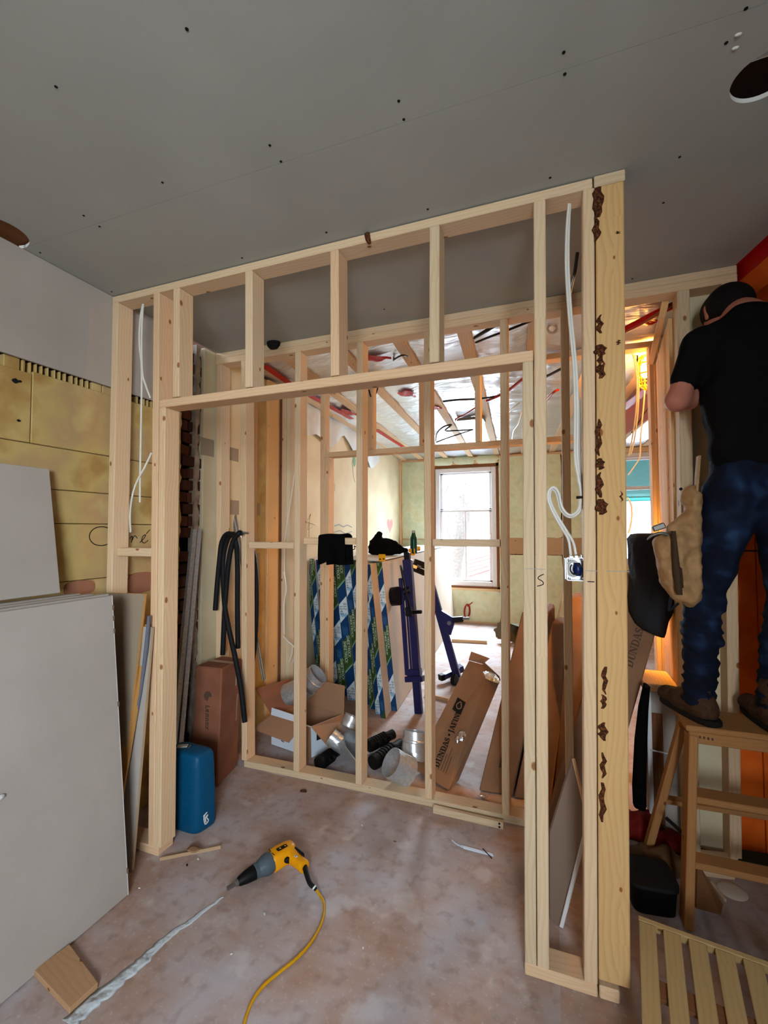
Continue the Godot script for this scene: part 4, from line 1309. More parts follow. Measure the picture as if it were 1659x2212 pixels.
	tag(obj("plastic_wrap", loft(MB.new(), [[Vector3(-1.72, 1.077, -1.575), Vector3(0.004, 0, 0), Vector3(0, 0, 0.008)], [Vector3(-1.733, 0.931, -1.575), Vector3(0.008, 0, 0), Vector3(0, 0, 0.008)], [Vector3(-1.747, 0.728, -1.56), Vector3(0.005, 0, 0), Vector3(0, 0, 0.007)], [Vector3(-1.763, 0.607, -1.55), Vector3(0.004, 0, 0), Vector3(0, 0, 0.006)]], 9, true, 0.006), mat(Color(0.40, 0.41, 0.46), 0.3)), "crumpled clear plastic strip caught between the leaning panels", "plastic wrap")
	# plywood offcut on the floor under the stack
	var oc := MB.new()
	board(Vector3(-1.625, 0, -1.055), Vector3(-1.609, 0, -1.163), Vector3(-1.386, 0, -1.099), Vector3(-1.393, 0, -1.012), 0.018, 0.002, oc)
	var o1 := tag(obj("plywood_offcut", oc, M.ply_dusty), "plywood offcut lying on the floor by the bottom of the leaning drywall", "offcut")
	o1.position.y = 0.0185 if oc.v[0].y < 0.0 else 0.0
	# blue tool case
	var t := thing("tool_case", "blue plastic tool case standing on end behind the door stud", "tool case")
	var mb := MB.new()
	var rg := []
	for q in [[0.0, 0.90], [0.004, 0.96], [0.02, 1.0], [0.10, 1.0], [0.30, 0.93], [0.345, 0.90], [0.36, 0.84], [0.368, 0.72], [0.370, 0.4]]:
		rg.append([Vector3(-1.735, q[0], -1.848), Vector3(0.128, 0, 0.006) * q[1], Vector3(-0.012, 0, 0.066) * q[1], 5.0])
	obj("shell", loft(mb, rg, 44), M.teal, t)
	obj("parting_line", skin(MB.new(), [[Vector3(-1.855, 0.01, -1.79), Vector3(-1.845, 0.01, -1.79), Vector3(-1.845, 0.012, -1.779), Vector3(-1.855, 0.012, -1.779)], [Vector3(-1.85, 0.33, -1.79), Vector3(-1.84, 0.33, -1.79), Vector3(-1.84, 0.33, -1.785), Vector3(-1.85, 0.33, -1.785)]], true, -1), M.teal_dark, t)
	obj("latch", tbox(MB.new(), Vector3(0.052, 0.008, 0.03), Transform3D(Basis(Vector3.UP, 0.5), Vector3(-1.775, 0.371, -1.845)), 0.003), mat(Color(0.62, 0.62, 0.58)), t)
	obj("latch_bar", stick(Vector3(-1.742, 0.374, -1.865), Vector3(-1.728, 0.374, -1.835), 0.006, 0.006), M.steel, t)
	obj("latch_slot", tbox(MB.new(), Vector3(0.03, 0.006, 0.026), Transform3D(Basis(Vector3.UP, 0.5), Vector3(-1.753, 0.368, -1.858)), 0.001), M.teal_dark, t)
	var emblem := [Vector3(-1.606, 0.082, -1.808), Vector3(-1.606, 0.086, -1.833), Vector3(-1.605, 0.078, -1.811), Vector3(-1.606, 0.037, -1.821), Vector3(-1.606, 0.042, -1.843), Vector3(-1.606, 0.063, -1.83), Vector3(-1.606, 0.071, -1.839), Vector3(-1.605, 0.069, -1.82), Vector3(-1.606, 0.043, -1.827)]
	obj("emblem", ribbon(MB.new(), smooth_path(emblem, 3), 0.0045, Vector3.RIGHT, 0.003), M.white, t)
	# tall closed carton
	t = thing("carton", "tall closed brown carton with round emblem beside the blue case", "box")
	var c := [Vector3(-2.005, 0.001, -2.385), Vector3(-1.86, 0.001, -2.385), Vector3(-1.99, 0.665, -2.385), Vector3(-1.822, 0.665, -2.380), Vector3(-2.0, 0.001, -2.144), Vector3(-1.812, 0.001, -2.148), Vector3(-1.985, 0.668, -2.150), Vector3(-1.795, 0.668, -2.155)]
	obj("carton_body", hexa(MB.new(), c, 0.008).mesh(), M.card_red, t)
	obj("packing_tape", board(Vector3(-1.985, 0.6695, -2.25), Vector3(-1.80, 0.6695, -2.255), Vector3(-1.80, 0.6695, -2.29), Vector3(-1.985, 0.6695, -2.285), 0.0012, 0.0), mat(Color(0.66, 0.52, 0.42), 0.3), t)
	obj("label_sticker", hexa(MB.new(), [Vector3(-1.8335, 0.52, -2.355), Vector3(-1.8315, 0.52, -2.355), Vector3(-1.8255, 0.65, -2.355), Vector3(-1.8235, 0.65, -2.355), Vector3(-1.8215, 0.52, -2.31), Vector3(-1.8195, 0.52, -2.31), Vector3(-1.8145, 0.65, -2.31), Vector3(-1.8125, 0.65, -2.31)], 0.0).mesh(), mat(Color(0.70, 0.60, 0.48)), t)
	obj("hand_hole", hexa(MB.new(), [Vector3(-1.842, 0.30, -2.352), Vector3(-1.838, 0.30, -2.352), Vector3(-1.832, 0.46, -2.352), Vector3(-1.828, 0.46, -2.352), Vector3(-1.838, 0.30, -2.335), Vector3(-1.834, 0.30, -2.335), Vector3(-1.828, 0.46, -2.335), Vector3(-1.824, 0.46, -2.335)], 0.0).mesh(), M.card_in, t)
	var em := MB.new()
	var ec := Vector3(-1.885, 0.505, -2.1465)
	var outl := []
	for k in 20:   # a disc with a bite out of its lower right
		var a := TAU * k / 20.0
		var r := 0.027
		if a > 5.0 and a < 6.1: r = 0.010
		outl.append(ec + Vector3(cos(a) * r, sin(a) * r, 0))
	var outl2 := []
	for q in outl: outl2.append(q + Vector3(0, 0, 0.0012))
	obj("emblem", skin(em, [outl, outl2], true, -1), M.ink_soft, t)
	lettering("Lennox", Vector3(-1.884, 0.385, -2.1425), Vector3(0.0, -1, 0), Vector3(1, 0, 0), 0.030, M.ink_soft, t)
	# steel studs leaning in the corner
	for q in [[Vector3(-2.022, 1.47, -2.205), Vector3(-1.928, 0.0, -1.953), "bright steel stud leaning in the corner by the brick, right one"], [Vector3(-2.032, 1.468, -2.178), Vector3(-1.95, 0.0, -1.925), "bright steel stud leaning in the corner by the brick, left one"]]:
		var y: Vector3 = (q[0] - q[1]).normalized()
		var x := Vector3(1, 0, 0.4)
		x = (x - y * x.dot(y)).normalized()
		var z := x.cross(y)
		mb = MB.new()
		var prof := []
		for w in [[-0.016, 0.012], [-0.014, 0.012], [-0.014, -0.011], [0.014, -0.011], [0.014, 0.012], [0.016, 0.012], [0.016, -0.013], [-0.016, -0.013]]:
			prof.append(x * w[0] + z * w[1])
		var r0 := []
		var r1 := []
		for w in prof:
			r0.append(q[1] + w)
			r1.append(q[0] + w)
		tag(obj("steel_stud", skin(mb, [r0, r1], true, -1), M.galv), q[2], "steel stud", "steel studs in the corner")
	# black foam pipe covers hung over a nail by the second stud
	tag(obj("nail", tube(MB.new(), [Vector3(-1.80, 1.447, -2.392), Vector3(-1.80, 1.452, -2.30)], 0.006), M.dull_steel), "nail in the middle wall under the hanging black foam tubes", "nail")
	var hz := -2.33
	var hoses := [
		[[Vector3(-1.996, 0.963, -2.33), Vector3(-1.984, 1.117, -2.33), Vector3(-1.968, 1.277, -2.33), Vector3(-1.952, 1.387, -2.33), Vector3(-1.905, 1.44, -2.32), Vector3(-1.852, 1.434, -2.31), Vector3(-1.827, 1.389, -2.31), Vector3(-1.83, 1.251, -2.33), Vector3(-1.835, 0.993, -2.34), Vector3(-1.836, 0.735, -2.35)], "black foam pipe tube with the short left end hanging beside the stud"],
		[[Vector3(-1.918, 0.698, -2.31), Vector3(-1.91, 0.88, -2.31), Vector3(-1.899, 1.079, -2.31), Vector3(-1.873, 1.266, -2.3), Vector3(-1.843, 1.389, -2.3), Vector3(-1.799, 1.446, -2.3), Vector3(-1.805, 1.446, -2.33)], "black foam pipe tube hanging in the middle, ending above the carton"],
		[[Vector3(-1.719, 0.333, -2.27), Vector3(-1.755, 0.513, -2.28), Vector3(-1.801, 0.7, -2.28), Vector3(-1.856, 0.86, -2.29), Vector3(-1.897, 0.996, -2.3), Vector3(-1.946, 1.16, -2.34), Vector3(-1.953, 1.305, -2.35), Vector3(-1.914, 1.411, -2.34), Vector3(-1.861, 1.443, -2.33)], "longest black foam pipe tube hanging down across the carton"],
		[[Vector3(-1.869, 0.581, -2.54), Vector3(-1.849, 0.749, -2.54), Vector3(-1.84, 0.992, -2.54), Vector3(-1.85, 1.205, -2.54), Vector3(-1.866, 1.328, -2.53), Vector3(-1.889, 1.407, -2.52), Vector3(-1.918, 1.426, -2.5)], "black foam pipe tube hanging behind the second stud"]]
	for h in hoses:
		tag(obj("foam_pipe_tube", tube(MB.new(), smooth_path(h[0], 5), 0.0155, 12), M.black_rubber), h[1], "pipe insulation", "black foam tubes hanging by the stud")
	tag(obj("steel_pipe", tube(MB.new(), [Vector3(-2.123, 1.672, -2.62), Vector3(-2.021, 1.354, -2.6), Vector3(-1.942, 1.105, -2.58)], 0.021, 16), M.steel), "shiny round steel pipe standing behind the black foam tubes", "pipe")
	tag(obj("thin_rod", tube(MB.new(), [Vector3(-1.916, 0.851, -2.62), Vector3(-1.827, 0.462, -2.62)], 0.006), M.dull_steel), "thin metal rod leaning on the plaster, the right of the pair", "rod", "thin rods by the plaster")
	tag(obj("thin_rod", tube(MB.new(), [Vector3(-1.938, 0.832, -2.63), Vector3(-1.848, 0.45, -2.63)], 0.005), M.dull_steel), "thin metal rod leaning on the plaster, the left of the pair", "rod", "thin rods by the plaster")
	# white house cables in the left bay
	var cab := [
		[[Vector3(-1.889, 2.589, -1.66), Vector3(-1.905, 2.514, -1.66), Vector3(-1.908, 2.397, -1.66), Vector3(-1.901, 2.26, -1.67), Vector3(-1.898, 2.027, -1.67), Vector3(-1.898, 1.797, -1.67), Vector3(-1.896, 1.602, -1.67)], "white cable hanging straight down in the left stud bay"],
		[[Vector3(-1.877, 2.582, -1.65), Vector3(-1.883, 2.436, -1.65), Vector3(-1.886, 2.255, -1.66), Vector3(-1.875, 2.187, -1.67), Vector3(-1.862, 2.121, -1.69)], "white cable slanting behind the door stud in the left bay"],
		[[Vector3(-1.849, 1.847, -1.69), Vector3(-1.87, 1.772, -1.67), Vector3(-1.906, 1.704, -1.66), Vector3(-1.934, 1.637, -1.66), Vector3(-1.971, 1.547, -1.68), Vector3(-1.989, 1.455, -1.7)], "white cable curving out low in the left stud bay"]]
	for h in cab:
		tag(obj("cable", tube(MB.new(), smooth_path(h[0], 5), 0.0045), M.cable), h[1], "cable", "white cables in the left stud bay")
	# floor scraps by the door
	t = thing("wood_scrap", "thin wooden scrap with a small block lying before the door stud", "scrap")
	obj("strip", stick(Vector3(-1.658, 0.005, -1.599), Vector3(-1.454, 0.005, -1.756), 0.008, 0.016), M.weathered, t)
	obj("block", loft(MB.new(), [[Vector3(-1.569, 0.001, -1.707), Vector3(0.030, 0, 0), Vector3(0, 0, 0.022), 4.0], [Vector3(-1.544, 0.024, -1.68), Vector3(0.028, 0, 0), Vector3(0, 0, 0.020), 4.0], [Vector3(-1.538, 0.03, -1.673), Vector3(0.02, 0, 0), Vector3(0, 0, 0.013), 3.0]], 14), M.card_in, t)
	var bits := [[Vector3(-1.609, 0, -1.45), 0.006, M.gypsum, "white crumb of gypsum on the floor by the leaning drywall's corner"], [Vector3(-1.503, 0, -1.664), 0.007, M.gypsum, "white crumb of gypsum by the small wood block"], [Vector3(-1.522, 0, -1.618), 0.008, M.ink, "dark splinter on the floor below the wood block"], [Vector3(-1.063, 0, -1.342), 0.005, M.gypsum, "small white crumb near the compound smear"], [Vector3(-0.645, 0, -1.519), 0.006, M.gypsum, "white crumb on the floor right of the yellow cord"], [Vector3(-0.908, 0, -2.127), 0.006, M.gypsum, "white crumb below the middle framed wall"], [Vector3(-1.33, 0, -2.284), 0.022, M.rot, "brown wood chip on the floor in front of the sole plate"], [Vector3(-0.717, 0, -2.072), 0.008, M.smudge, "brown crumb in the middle of the floor"], [Vector3(-1.204, 0, -1.888), 0.004, M.gypsum, "tiny white crumb above the yellow screw gun"], [Vector3(-1.054, 0, -1.521), 0.010, M.dust, "pale dust clot below the screw gun's nose"]]
	for b in bits:
		mb = MB.new()
		var turn := Basis(Vector3.UP, rng.randf() * 3.0)
		loft(mb, [[b[0] + Vector3(0, 0.0005, 0), turn * Vector3(b[1], 0, 0), turn * Vector3(0, 0, b[1] * 0.5)], [b[0] + Vector3(0, b[1] * 0.35, 0), turn * Vector3(b[1] * 0.8, 0, 0), turn * Vector3(0, 0, b[1] * 0.4)], [b[0] + Vector3(0, b[1] * 0.5, 0), turn * Vector3(b[1] * 0.3, 0, 0), turn * Vector3(0, 0, b[1] * 0.2)]], 8, true, b[1] * 0.2)
		tag(obj("floor_crumb", mb, b[2]), b[3], "debris")
	# torn white strip
	t = thing("plastic_scrap", "torn white strip of trim lying on the floor before the right stud", "scrap")
	obj("strip", board(Vector3(-0.424, 0, -2.149), Vector3(-0.278, 0, -2.142), Vector3(-0.27, 0, -2.129), Vector3(-0.404, 0, -2.134), -0.006, 0.001), M.print_white, t)
	obj("tail", tube(MB.new(), smooth_path([Vector3(-0.465, 0.012, -2.159), Vector3(-0.445, 0.006, -2.149), Vector3(-0.413, 0.005, -2.136)], 4), [0.002, 0.0022, 0.0024, 0.0026, 0.003, 0.003, 0.003, 0.003, 0.004], 6), M.print_white, t)
	obj("dark_tie", tube(MB.new(), smooth_path([Vector3(-0.321, 0.008, -2.155), Vector3(-0.292, 0.01, -2.121), Vector3(-0.274, 0.004, -2.11)], 3), 0.0022, 6), M.ink, t)
	# offcut of lumber in front of the middle sole plate
	t = thing("lumber_offcut", "short pale lumber offcut lying against the middle wall's sole plate", "offcut")
	var qa := Vector3(-0.602, 0, -2.341)
	var qb := Vector3(-0.246, 0, -2.332)
	var back := Vector3(0, 0, -0.030)
	obj("board", hexa(MB.new(), [qa, qb, qa + Vector3(0, 0.034, 0), qb + Vector3(0, 0.034, 0), qa + back, qb + back, qa + back + Vector3(0, 0.030, 0), qb + back + Vector3(0, 0.030, 0)], 0.002).mesh(), M.wood[3], t)
	for k in [0.032, 0.012]:
		obj("knot_hole", tube(MB.new(), [qb + Vector3(-0.02, k * 0.8, 0.0005), qb + Vector3(-0.02, k * 0.8, -0.004)], 0.0055), M.ink, t)
	screw_gun()


func screw_gun() -> void:
	var t := thing("screw_gun", "yellow corded screw gun lying on the plywood floor", "power tool")
	var h := 0.040
	var tip := Vector3(-1.244, 0.03, -1.538)
	var base := Vector3(-1.165, 0.04, -1.692)
	var ax := (base - tip).normalized()
	var side := ax.cross(Vector3.UP).normalized()   # towards the handle's other side
	var L := (base - tip).length()
	var frame := Transform3D(Basis(side, ax, side.cross(ax)), tip)
	var mb := MB.new()
	obj("nose", lathe(mb, [Vector2(0.003, 0.0), Vector2(0.0085, 0.001), Vector2(0.0085, 0.034), Vector2(0.012, 0.036), Vector2(0.0135, 0.05), Vector2(0.012, 0.052)], frame, 20), M.steel, t)
	mb = MB.new()
	obj("nose_cone", lathe(mb, [Vector2(0.0135, 0.046), Vector2(0.0175, 0.052), Vector2(0.025, 0.085), Vector2(0.0285, 0.115), Vector2(0.028, 0.119)], frame, 24), M.black, t)
	mb = MB.new()
	obj("depth_ring", lathe(mb, [Vector2(0.0265, 0.117), Vector2(0.0295, 0.119), Vector2(0.0295, 0.132), Vector2(0.0265, 0.134)], frame, 24), M.gun_grey, t)
	mb = MB.new()
	obj("gear_case", lathe(mb, [Vector2(0.026, 0.132), Vector2(0.029, 0.136), Vector2(0.034, 0.15), Vector2(0.040, 0.165), Vector2(0.0415, 0.18), Vector2(0.040, 0.196)], frame, 28), M.gun_grey, t)
	# motor housing and pistol handle, one yellow moulding: lofted along a bent line
	var p0 := tip + ax * 0.193
	var dir_h := (Vector3(-0.906, 0.04, -1.668) - Vector3(-1.105, 0.04, -1.751)).normalized()
	var up := Vector3.UP
	var top := p0 + ax * 0.085
	var rg := []
	rg.append([p0, side * 0.036, up * 0.036, 3.0])
	rg.append([p0 + ax * 0.006, side * 0.039, up * 0.038, 3.2])
	rg.append([p0 + ax * 0.055, side * 0.040, up * 0.037, 3.2])
	rg.append([p0 + ax * 0.088 + side * 0.002, side * 0.039, up * 0.035, 3.2])
	rg.append([p0 + ax * 0.108, side * 0.030, up * 0.031, 3.0])
	rg.append([p0 + ax * 0.116, side * 0.016, up * 0.022, 2.5])
	mb = MB.new()
	obj("motor_housing", loft(mb, rg, 28), M.yellow, t)
	var h0 := p0 + ax * 0.082
	var hs := dir_h.cross(up).normalized()
	rg = []
	for q in [[-0.010, 0.028, 0.030], [0.015, 0.030, 0.030], [0.04, 0.027, 0.027], [0.07, 0.0225, 0.024], [0.10, 0.0215, 0.0235], [0.122, 0.0225, 0.0245], [0.128, 0.020, 0.022]]:
		rg.append([h0 + dir_h * q[0] - up * 0.003, hs * q[1], up * q[2], 2.8])
	mb = MB.new()
	obj("handle", loft(mb, rg, 24), M.yellow, t)
	# black grip back, trigger, badge, vents, boot
	var s_out := hs if hs.dot(ax) > 0 else -hs
	rg = []
	for q in [[0.018, 0.004], [0.024, 0.007], [0.085, 0.007], [0.092, 0.004]]:
		rg.append([h0 + dir_h * q[0] + s_out * 0.0205 + up * 0.006, s_out * q[1], up * 0.019, 3.0])
	obj("grip_pad", loft(MB.new(), rg, 16), M.black_rubber, t)
	rg = []
	for q in [[0.012, 0.006], [0.018, 0.014], [0.034, 0.017], [0.044, 0.015], [0.05, 0.007]]:
		rg.append([h0 + dir_h * q[0] - s_out * 0.0255, s_out * q[1], up * 0.012, 2.6])
	obj("trigger", loft(MB.new(), rg, 16), M.black, t)
	var bc := p0 + ax * 0.052 + up * 0.0372 + side * 0.006
	obj("badge", tbox(MB.new(), Vector3(0.023, 0.0022, 0.050), Transform3D(Basis(side, up, side.cross(up)), bc), 0.004), M.black, t)
	obj("badge_print", tbox(MB.new(), Vector3(0.009, 0.0024, 0.030), Transform3D(Basis(side, up, side.cross(up)), bc + up * 0.0006 + ax * 0.003), 0.001), M.yellow, t)
	obj("badge_print", tbox(MB.new(), Vector3(0.009, 0.0024, 0.020), Transform3D(Basis(side, up, side.cross(up)), bc + up * 0.0008 + ax * 0.003), 0.001), M.black, t)
	for k in 2:
		obj("seam_gasket", tbox(MB.new(), Vector3(0.020, 0.0022, 0.0035), Transform3D(Basis(side, up, side.cross(up)), p0 + ax * 0.006 + up * 0.0375 + side * (0.014 if k else -0.016)), 0.001), M.black, t)
	obj("rating_label", tbox(MB.new(), Vector3(0.010, 0.002, 0.016), Transform3D(Basis(hs, up, hs.cross(up)), h0 + dir_h * 0.074 + up * 0.0205 - s_out * 0.008), 0.001), M.print_white, t)
	obj("reverse_switch", tbox(MB.new(), Vector3(0.005, 0.0028, 0.006), Transform3D(Basis(hs, up, hs.cross(up)), h0 + dir_h * 0.073 + up * 0.0208 - s_out * 0.008), 0.001), M.black, t)
	var e := h0 + dir_h * 0.124 - up * 0.003
	var b1 := Vector3(-0.952, 0.03, -1.683)
	var b2 := Vector3(-0.924, 0.022, -1.674)
	obj("cord_boot", tube(MB.new(), smooth_path([e, b1, b2, Vector3(-0.915, 0.016, -1.673)], 4), [0.011, 0.0108, 0.0105, 0.010, 0.0098, 0.0093, 0.009, 0.0085, 0.008, 0.0075, 0.007, 0.0065, 0.006], 12), M.black_rubber, t)
	obj("cable_tie", lathe(MB.new(), [Vector2(0.009, -0.003), Vector2(0.0095, 0.0), Vector2(0.009, 0.003)], along(b2, Vector3(-0.915, 0.016, -1.673) - b2), 12), M.white, t)
	obj("power_cord", tube(MB.new(), smooth_path([Vector3(-0.918, 0.016, -1.675), Vector3(-0.896, 0.009, -1.665), Vector3(-0.864, 0.006, -1.641), Vector3(-0.839, 0.006, -1.597), Vector3(-0.825, 0.006, -1.542), Vector3(-0.824, 0.006, -1.47), Vector3(-0.84, 0.006, -1.401), Vector3(-0.868, 0.006, -1.338), Vector3(-0.89, 0.006, -1.284), Vector3(-0.895, 0.006, -1.238), Vector3(-0.887, 0.006, -1.195), Vector3(-0.867, 0.006, -1.148), Vector3(-0.833, 0.006, -1.087)], 6), 0.0052, 8), M.yellow_cord, t)


# ---------------------------------------------------------------- things behind the middle wall
func middle_things() -> void:
	drywall_stack()
	drywall_lift()
	hall_things()
	cables()


func drywall_stack() -> void:
	var tapes := []
	for k in 4:
		var m := mat(Color.WHITE, 0.45)
		m.albedo_texture = ImageTexture.create_from_image(tape_image(100 + k))
		tapes.append(m)
	# [x at the top from, to; end z; label]
	var row := [
		[-2.169, -2.137, -3.75, "leftmost bundle of drywall in the window room's leaning stack"],
		[-2.112, -2.066, -3.72, "second drywall bundle from the left in the leaning stack"],
		[-2.086, -2.032, -3.76, "third drywall bundle from the left, beside the far door stud"],
		[-1.995, -1.929, -3.70, "drywall bundle behind the far door stud, left one"],
		[-1.924, -1.849, -3.70, "drywall bundle behind the far door stud, right one"],
		[-1.805, -1.724, -3.62, "drywall bundle just right of the far door stud"],
		[-1.698, -1.643, -3.58, "drywall bundle with wide blue field, second right of the far door stud"],
		[-1.638, -1.591, -3.58, "drywall bundle hugging the left side of the third middle stud"],
		[-1.551, -1.504, -3.50, "drywall bundle hidden behind the third middle stud"],
		[-1.466, -1.429, -3.42, "drywall bundle just right of the third middle stud, standing forward"],
		[-1.402, -1.362, -3.36, "drywall bundle standing furthest forward in the leaning stack"],
		[-1.375, -1.326, -3.53, "rightmost drywall bundle with its long pale face towards the window room"]]
	var k := 0
	for q in row:
		var t := thing("drywall_bundle", q[3], "drywall", "drywall bundles leaning in the window room")
		var z0: float = q[2]
		var z1 := -7.20
		var top := 1.196 + 0.006 * sin(k * 2.3)
		var lean := 0.128
		var p := []
		for i in 8:
			var far := -0.0715 * (z0 - z1) if i & 4 else 0.0
			p.append(Vector3((q[1] if i & 1 else q[0]) + (0.0 if i & 2 else lean) + far, top if i & 2 else 0.003, z1 if i & 4 else z0))
		obj("board_pair", hexa(MB.new(), p, 0.001).mesh(), M.drywall_new, t)
		var e := []
		for i in 8:
			var c: Vector3 = p[i & 3]
			e.append(c + Vector3(0, 0, -0.003 if i & 4 else 0.0012))
		obj("end_tape", printed(e), tapes[k % 4], t)
		k += 1
	# the white sheet lying over the top edges
	var tw := MB.new()
	board(Vector3(-1.80, 1.214, -3.56), Vector3(-1.335, 1.206, -3.50), Vector3(-1.58, 1.206, -7.05), Vector3(-2.05, 1.214, -7.05), 0.012, 0.002, tw)
	var ws := tag(obj("white_board", tw, M.white), "white board lying flat across the tops of the drywall stack", "board")
	if tw.v[0].y < 1.19: ws.position.y = 0.013
	# yellow corner cards clipped over the near edge
	for q in [[Vector3(-1.309, 1.237, -3.487), 0.029, 0.029, "nearest yellow corner card on the drywall stack"], [Vector3(-1.367, 1.215, -4.52) + Vector3(0, 0.022, 0), 0.034, 0.034, "middle yellow corner card on the drywall stack, under the bottle"], [Vector3(-1.511, 1.215, -5.257) + Vector3(0, 0.022, 0), 0.028, 0.034, "farthest yellow corner card on the drywall stack"]]:
		var t := thing("yellow_card", q[3], "corner card", "yellow corner cards on the stack")
		var c: Vector3 = q[0]
		obj("card", box(c + Vector3(-q[1], -q[2], -0.004), c + Vector3(q[1], q[2], 0.004), 0.001), M.yellow_card, t)
		obj("print_mark", box(c + Vector3(-q[1] * 0.7, -q[2] * 0.55, 0.004), c + Vector3(-q[1] * 0.2, -q[2] * 0.2, 0.0052), 0), M.ink, t)
		obj("print_mark", box(c + Vector3(q[1] * 0.35, -q[2] * 0.5, 0.004), c + Vector3(q[1] * 0.75, -q[2] * 0.05, 0.0052), 0), M.ink, t)
	# bottle
	var bt := thing("water_bottle", "dark green metal water bottle standing on the drywall stack", "bottle")
	var bp := Vector3(-1.355, 1.222, -4.55)
	obj("bottle_body", lathe(MB.new(), [Vector2(0.03, 0), Vector2(0.036, 0.004), Vector2(0.036, 0.14), Vector2(0.034, 0.16), Vector2(0.022, 0.195), Vector2(0.018, 0.21), Vector2(0.018, 0.212)], Transform3D(Basis.IDENTITY, bp), 20), M.bottle, bt)
	obj("bottle_cap", lathe(MB.new(), [Vector2(0.019, 0.212), Vector2(0.02, 0.214), Vector2(0.019, 0.236), Vector2(0.012, 0.24)], Transform3D(Basis.IDENTITY, bp), 16), M.steel, bt)
	# black jacket in a heap
	var f := Field.new(Vector3(-1.7, 1.221, -4.2) + Vector3(-0.25, -0.1, -0.2), Vector3(-1.219, 1.53, -4.2) + Vector3(0.25, 0.1, 0.25), 0.014)
	var pj := func(u: float, v: float, dz: float) -> Vector3: return at_z(u, v, -4.2 + dz)
	f.cap(pj.call(812, 1180, 0), 0.06, pj.call(820, 1152, 0), 0.025, 0.05)
	f.cap(pj.call(815, 1178, 0.0), 0.075, pj.call(845, 1185, 0.05), 0.055, 0.05)
	f.cap(pj.call(838, 1172, -0.05), 0.045, pj.call(850, 1182, 0), 0.05, 0.04)
	f.cap(pj.call(850, 1184, 0), 0.055, pj.call(876, 1189, 0.02), 0.026, 0.05)
	f.cap(pj.call(806, 1190, 0.06), 0.04, pj.call(840, 1193, 0.08), 0.035, 0.05)
	f.crumple(wob, 0.014, Vector3.ONE * 22)
	f.cut(Vector3(0, 1.2215, 0), Vector3.UP)
	tag(obj("jacket", f.add_to(MB.new()), M.black_cloth), "black jacket heaped on top of the drywall stack", "jacket")
	# black cord on the stack
	tag(obj("cord", tube(MB.new(), smooth_path([Vector3(-1.70, 1.226, -3.62), Vector3(-1.693, 1.281, -3.66), Vector3(-1.711, 1.31, -3.66), Vector3(-1.652, 1.292, -3.62), Vector3(-1.622, 1.299, -3.64), Vector3(-1.635, 1.322, -3.68), Vector3(-1.56, 1.228, -3.75)], 5), 0.004), M.ink), "thin black cord curled on the stack beside the hanging black cloth", "cord")
	# black cloth over the blocking of the middle wall
	var t2 := MB.new()
	var bx := [Vector3(-1.315, 1.422, -2.432), Vector3(-1.143, 1.431, -2.432)]
	sheet(t2, 14, 30, func(u: float, v: float) -> Vector3:
		var w := u
		var a: Vector3 = bx[0].lerp(bx[1], w)
		var y_top: float = a.y + 0.006 + 0.003 * sin(u * 6.0)
		var s := v * 0.42
		var p: Vector3
		if s < 0.16:
			p = Vector3(a.x, y_top - 0.16 + s, -2.430 + 0.014 * sin(u * 9.0 + s * 12.0) * (0.16 - s) / 0.16 + 0.006)
			p.y -= 0.012 * sin(u * 7.0 + 1.0) * (0.16 - s) / 0.16
		elif s < 0.24:
			p = Vector3(a.x, y_top + 0.004 * sin(PI * (s - 0.16) / 0.08), -2.424 - (s - 0.16))
		else:
			p = Vector3(a.x + 0.05 * (s - 0.24), y_top - (s - 0.24), -2.508 - 0.02 * sin(u * 8.0))
		return p, 0.005)
	tag(obj("cloth", t2, M.black_cloth), "black cloth draped over the blocking in the middle wall", "cloth")
	tag(obj("cloth", loft(MB.new(), [[Vector3(-1.187, 1.38, -2.5), Vector3(0.02, 0, 0), Vector3(0, 0, 0.02), 2.0], [Vector3(-1.175, 1.352, -2.5), Vector3(0.035, 0, 0), Vector3(0, 0, 0.022), 2.0], [Vector3(-1.181, 1.298, -2.5), Vector3(0.04, 0, 0), Vector3(0, 0, 0.02), 2.0], [Vector3(-1.193, 1.287, -2.5), Vector3(0.03, 0, 0), Vector3(0, 0, 0.012), 2.0]], 16, true, 0.010), M.black_cloth), "hanging back end of a black cloth behind the blocking", "cloth")


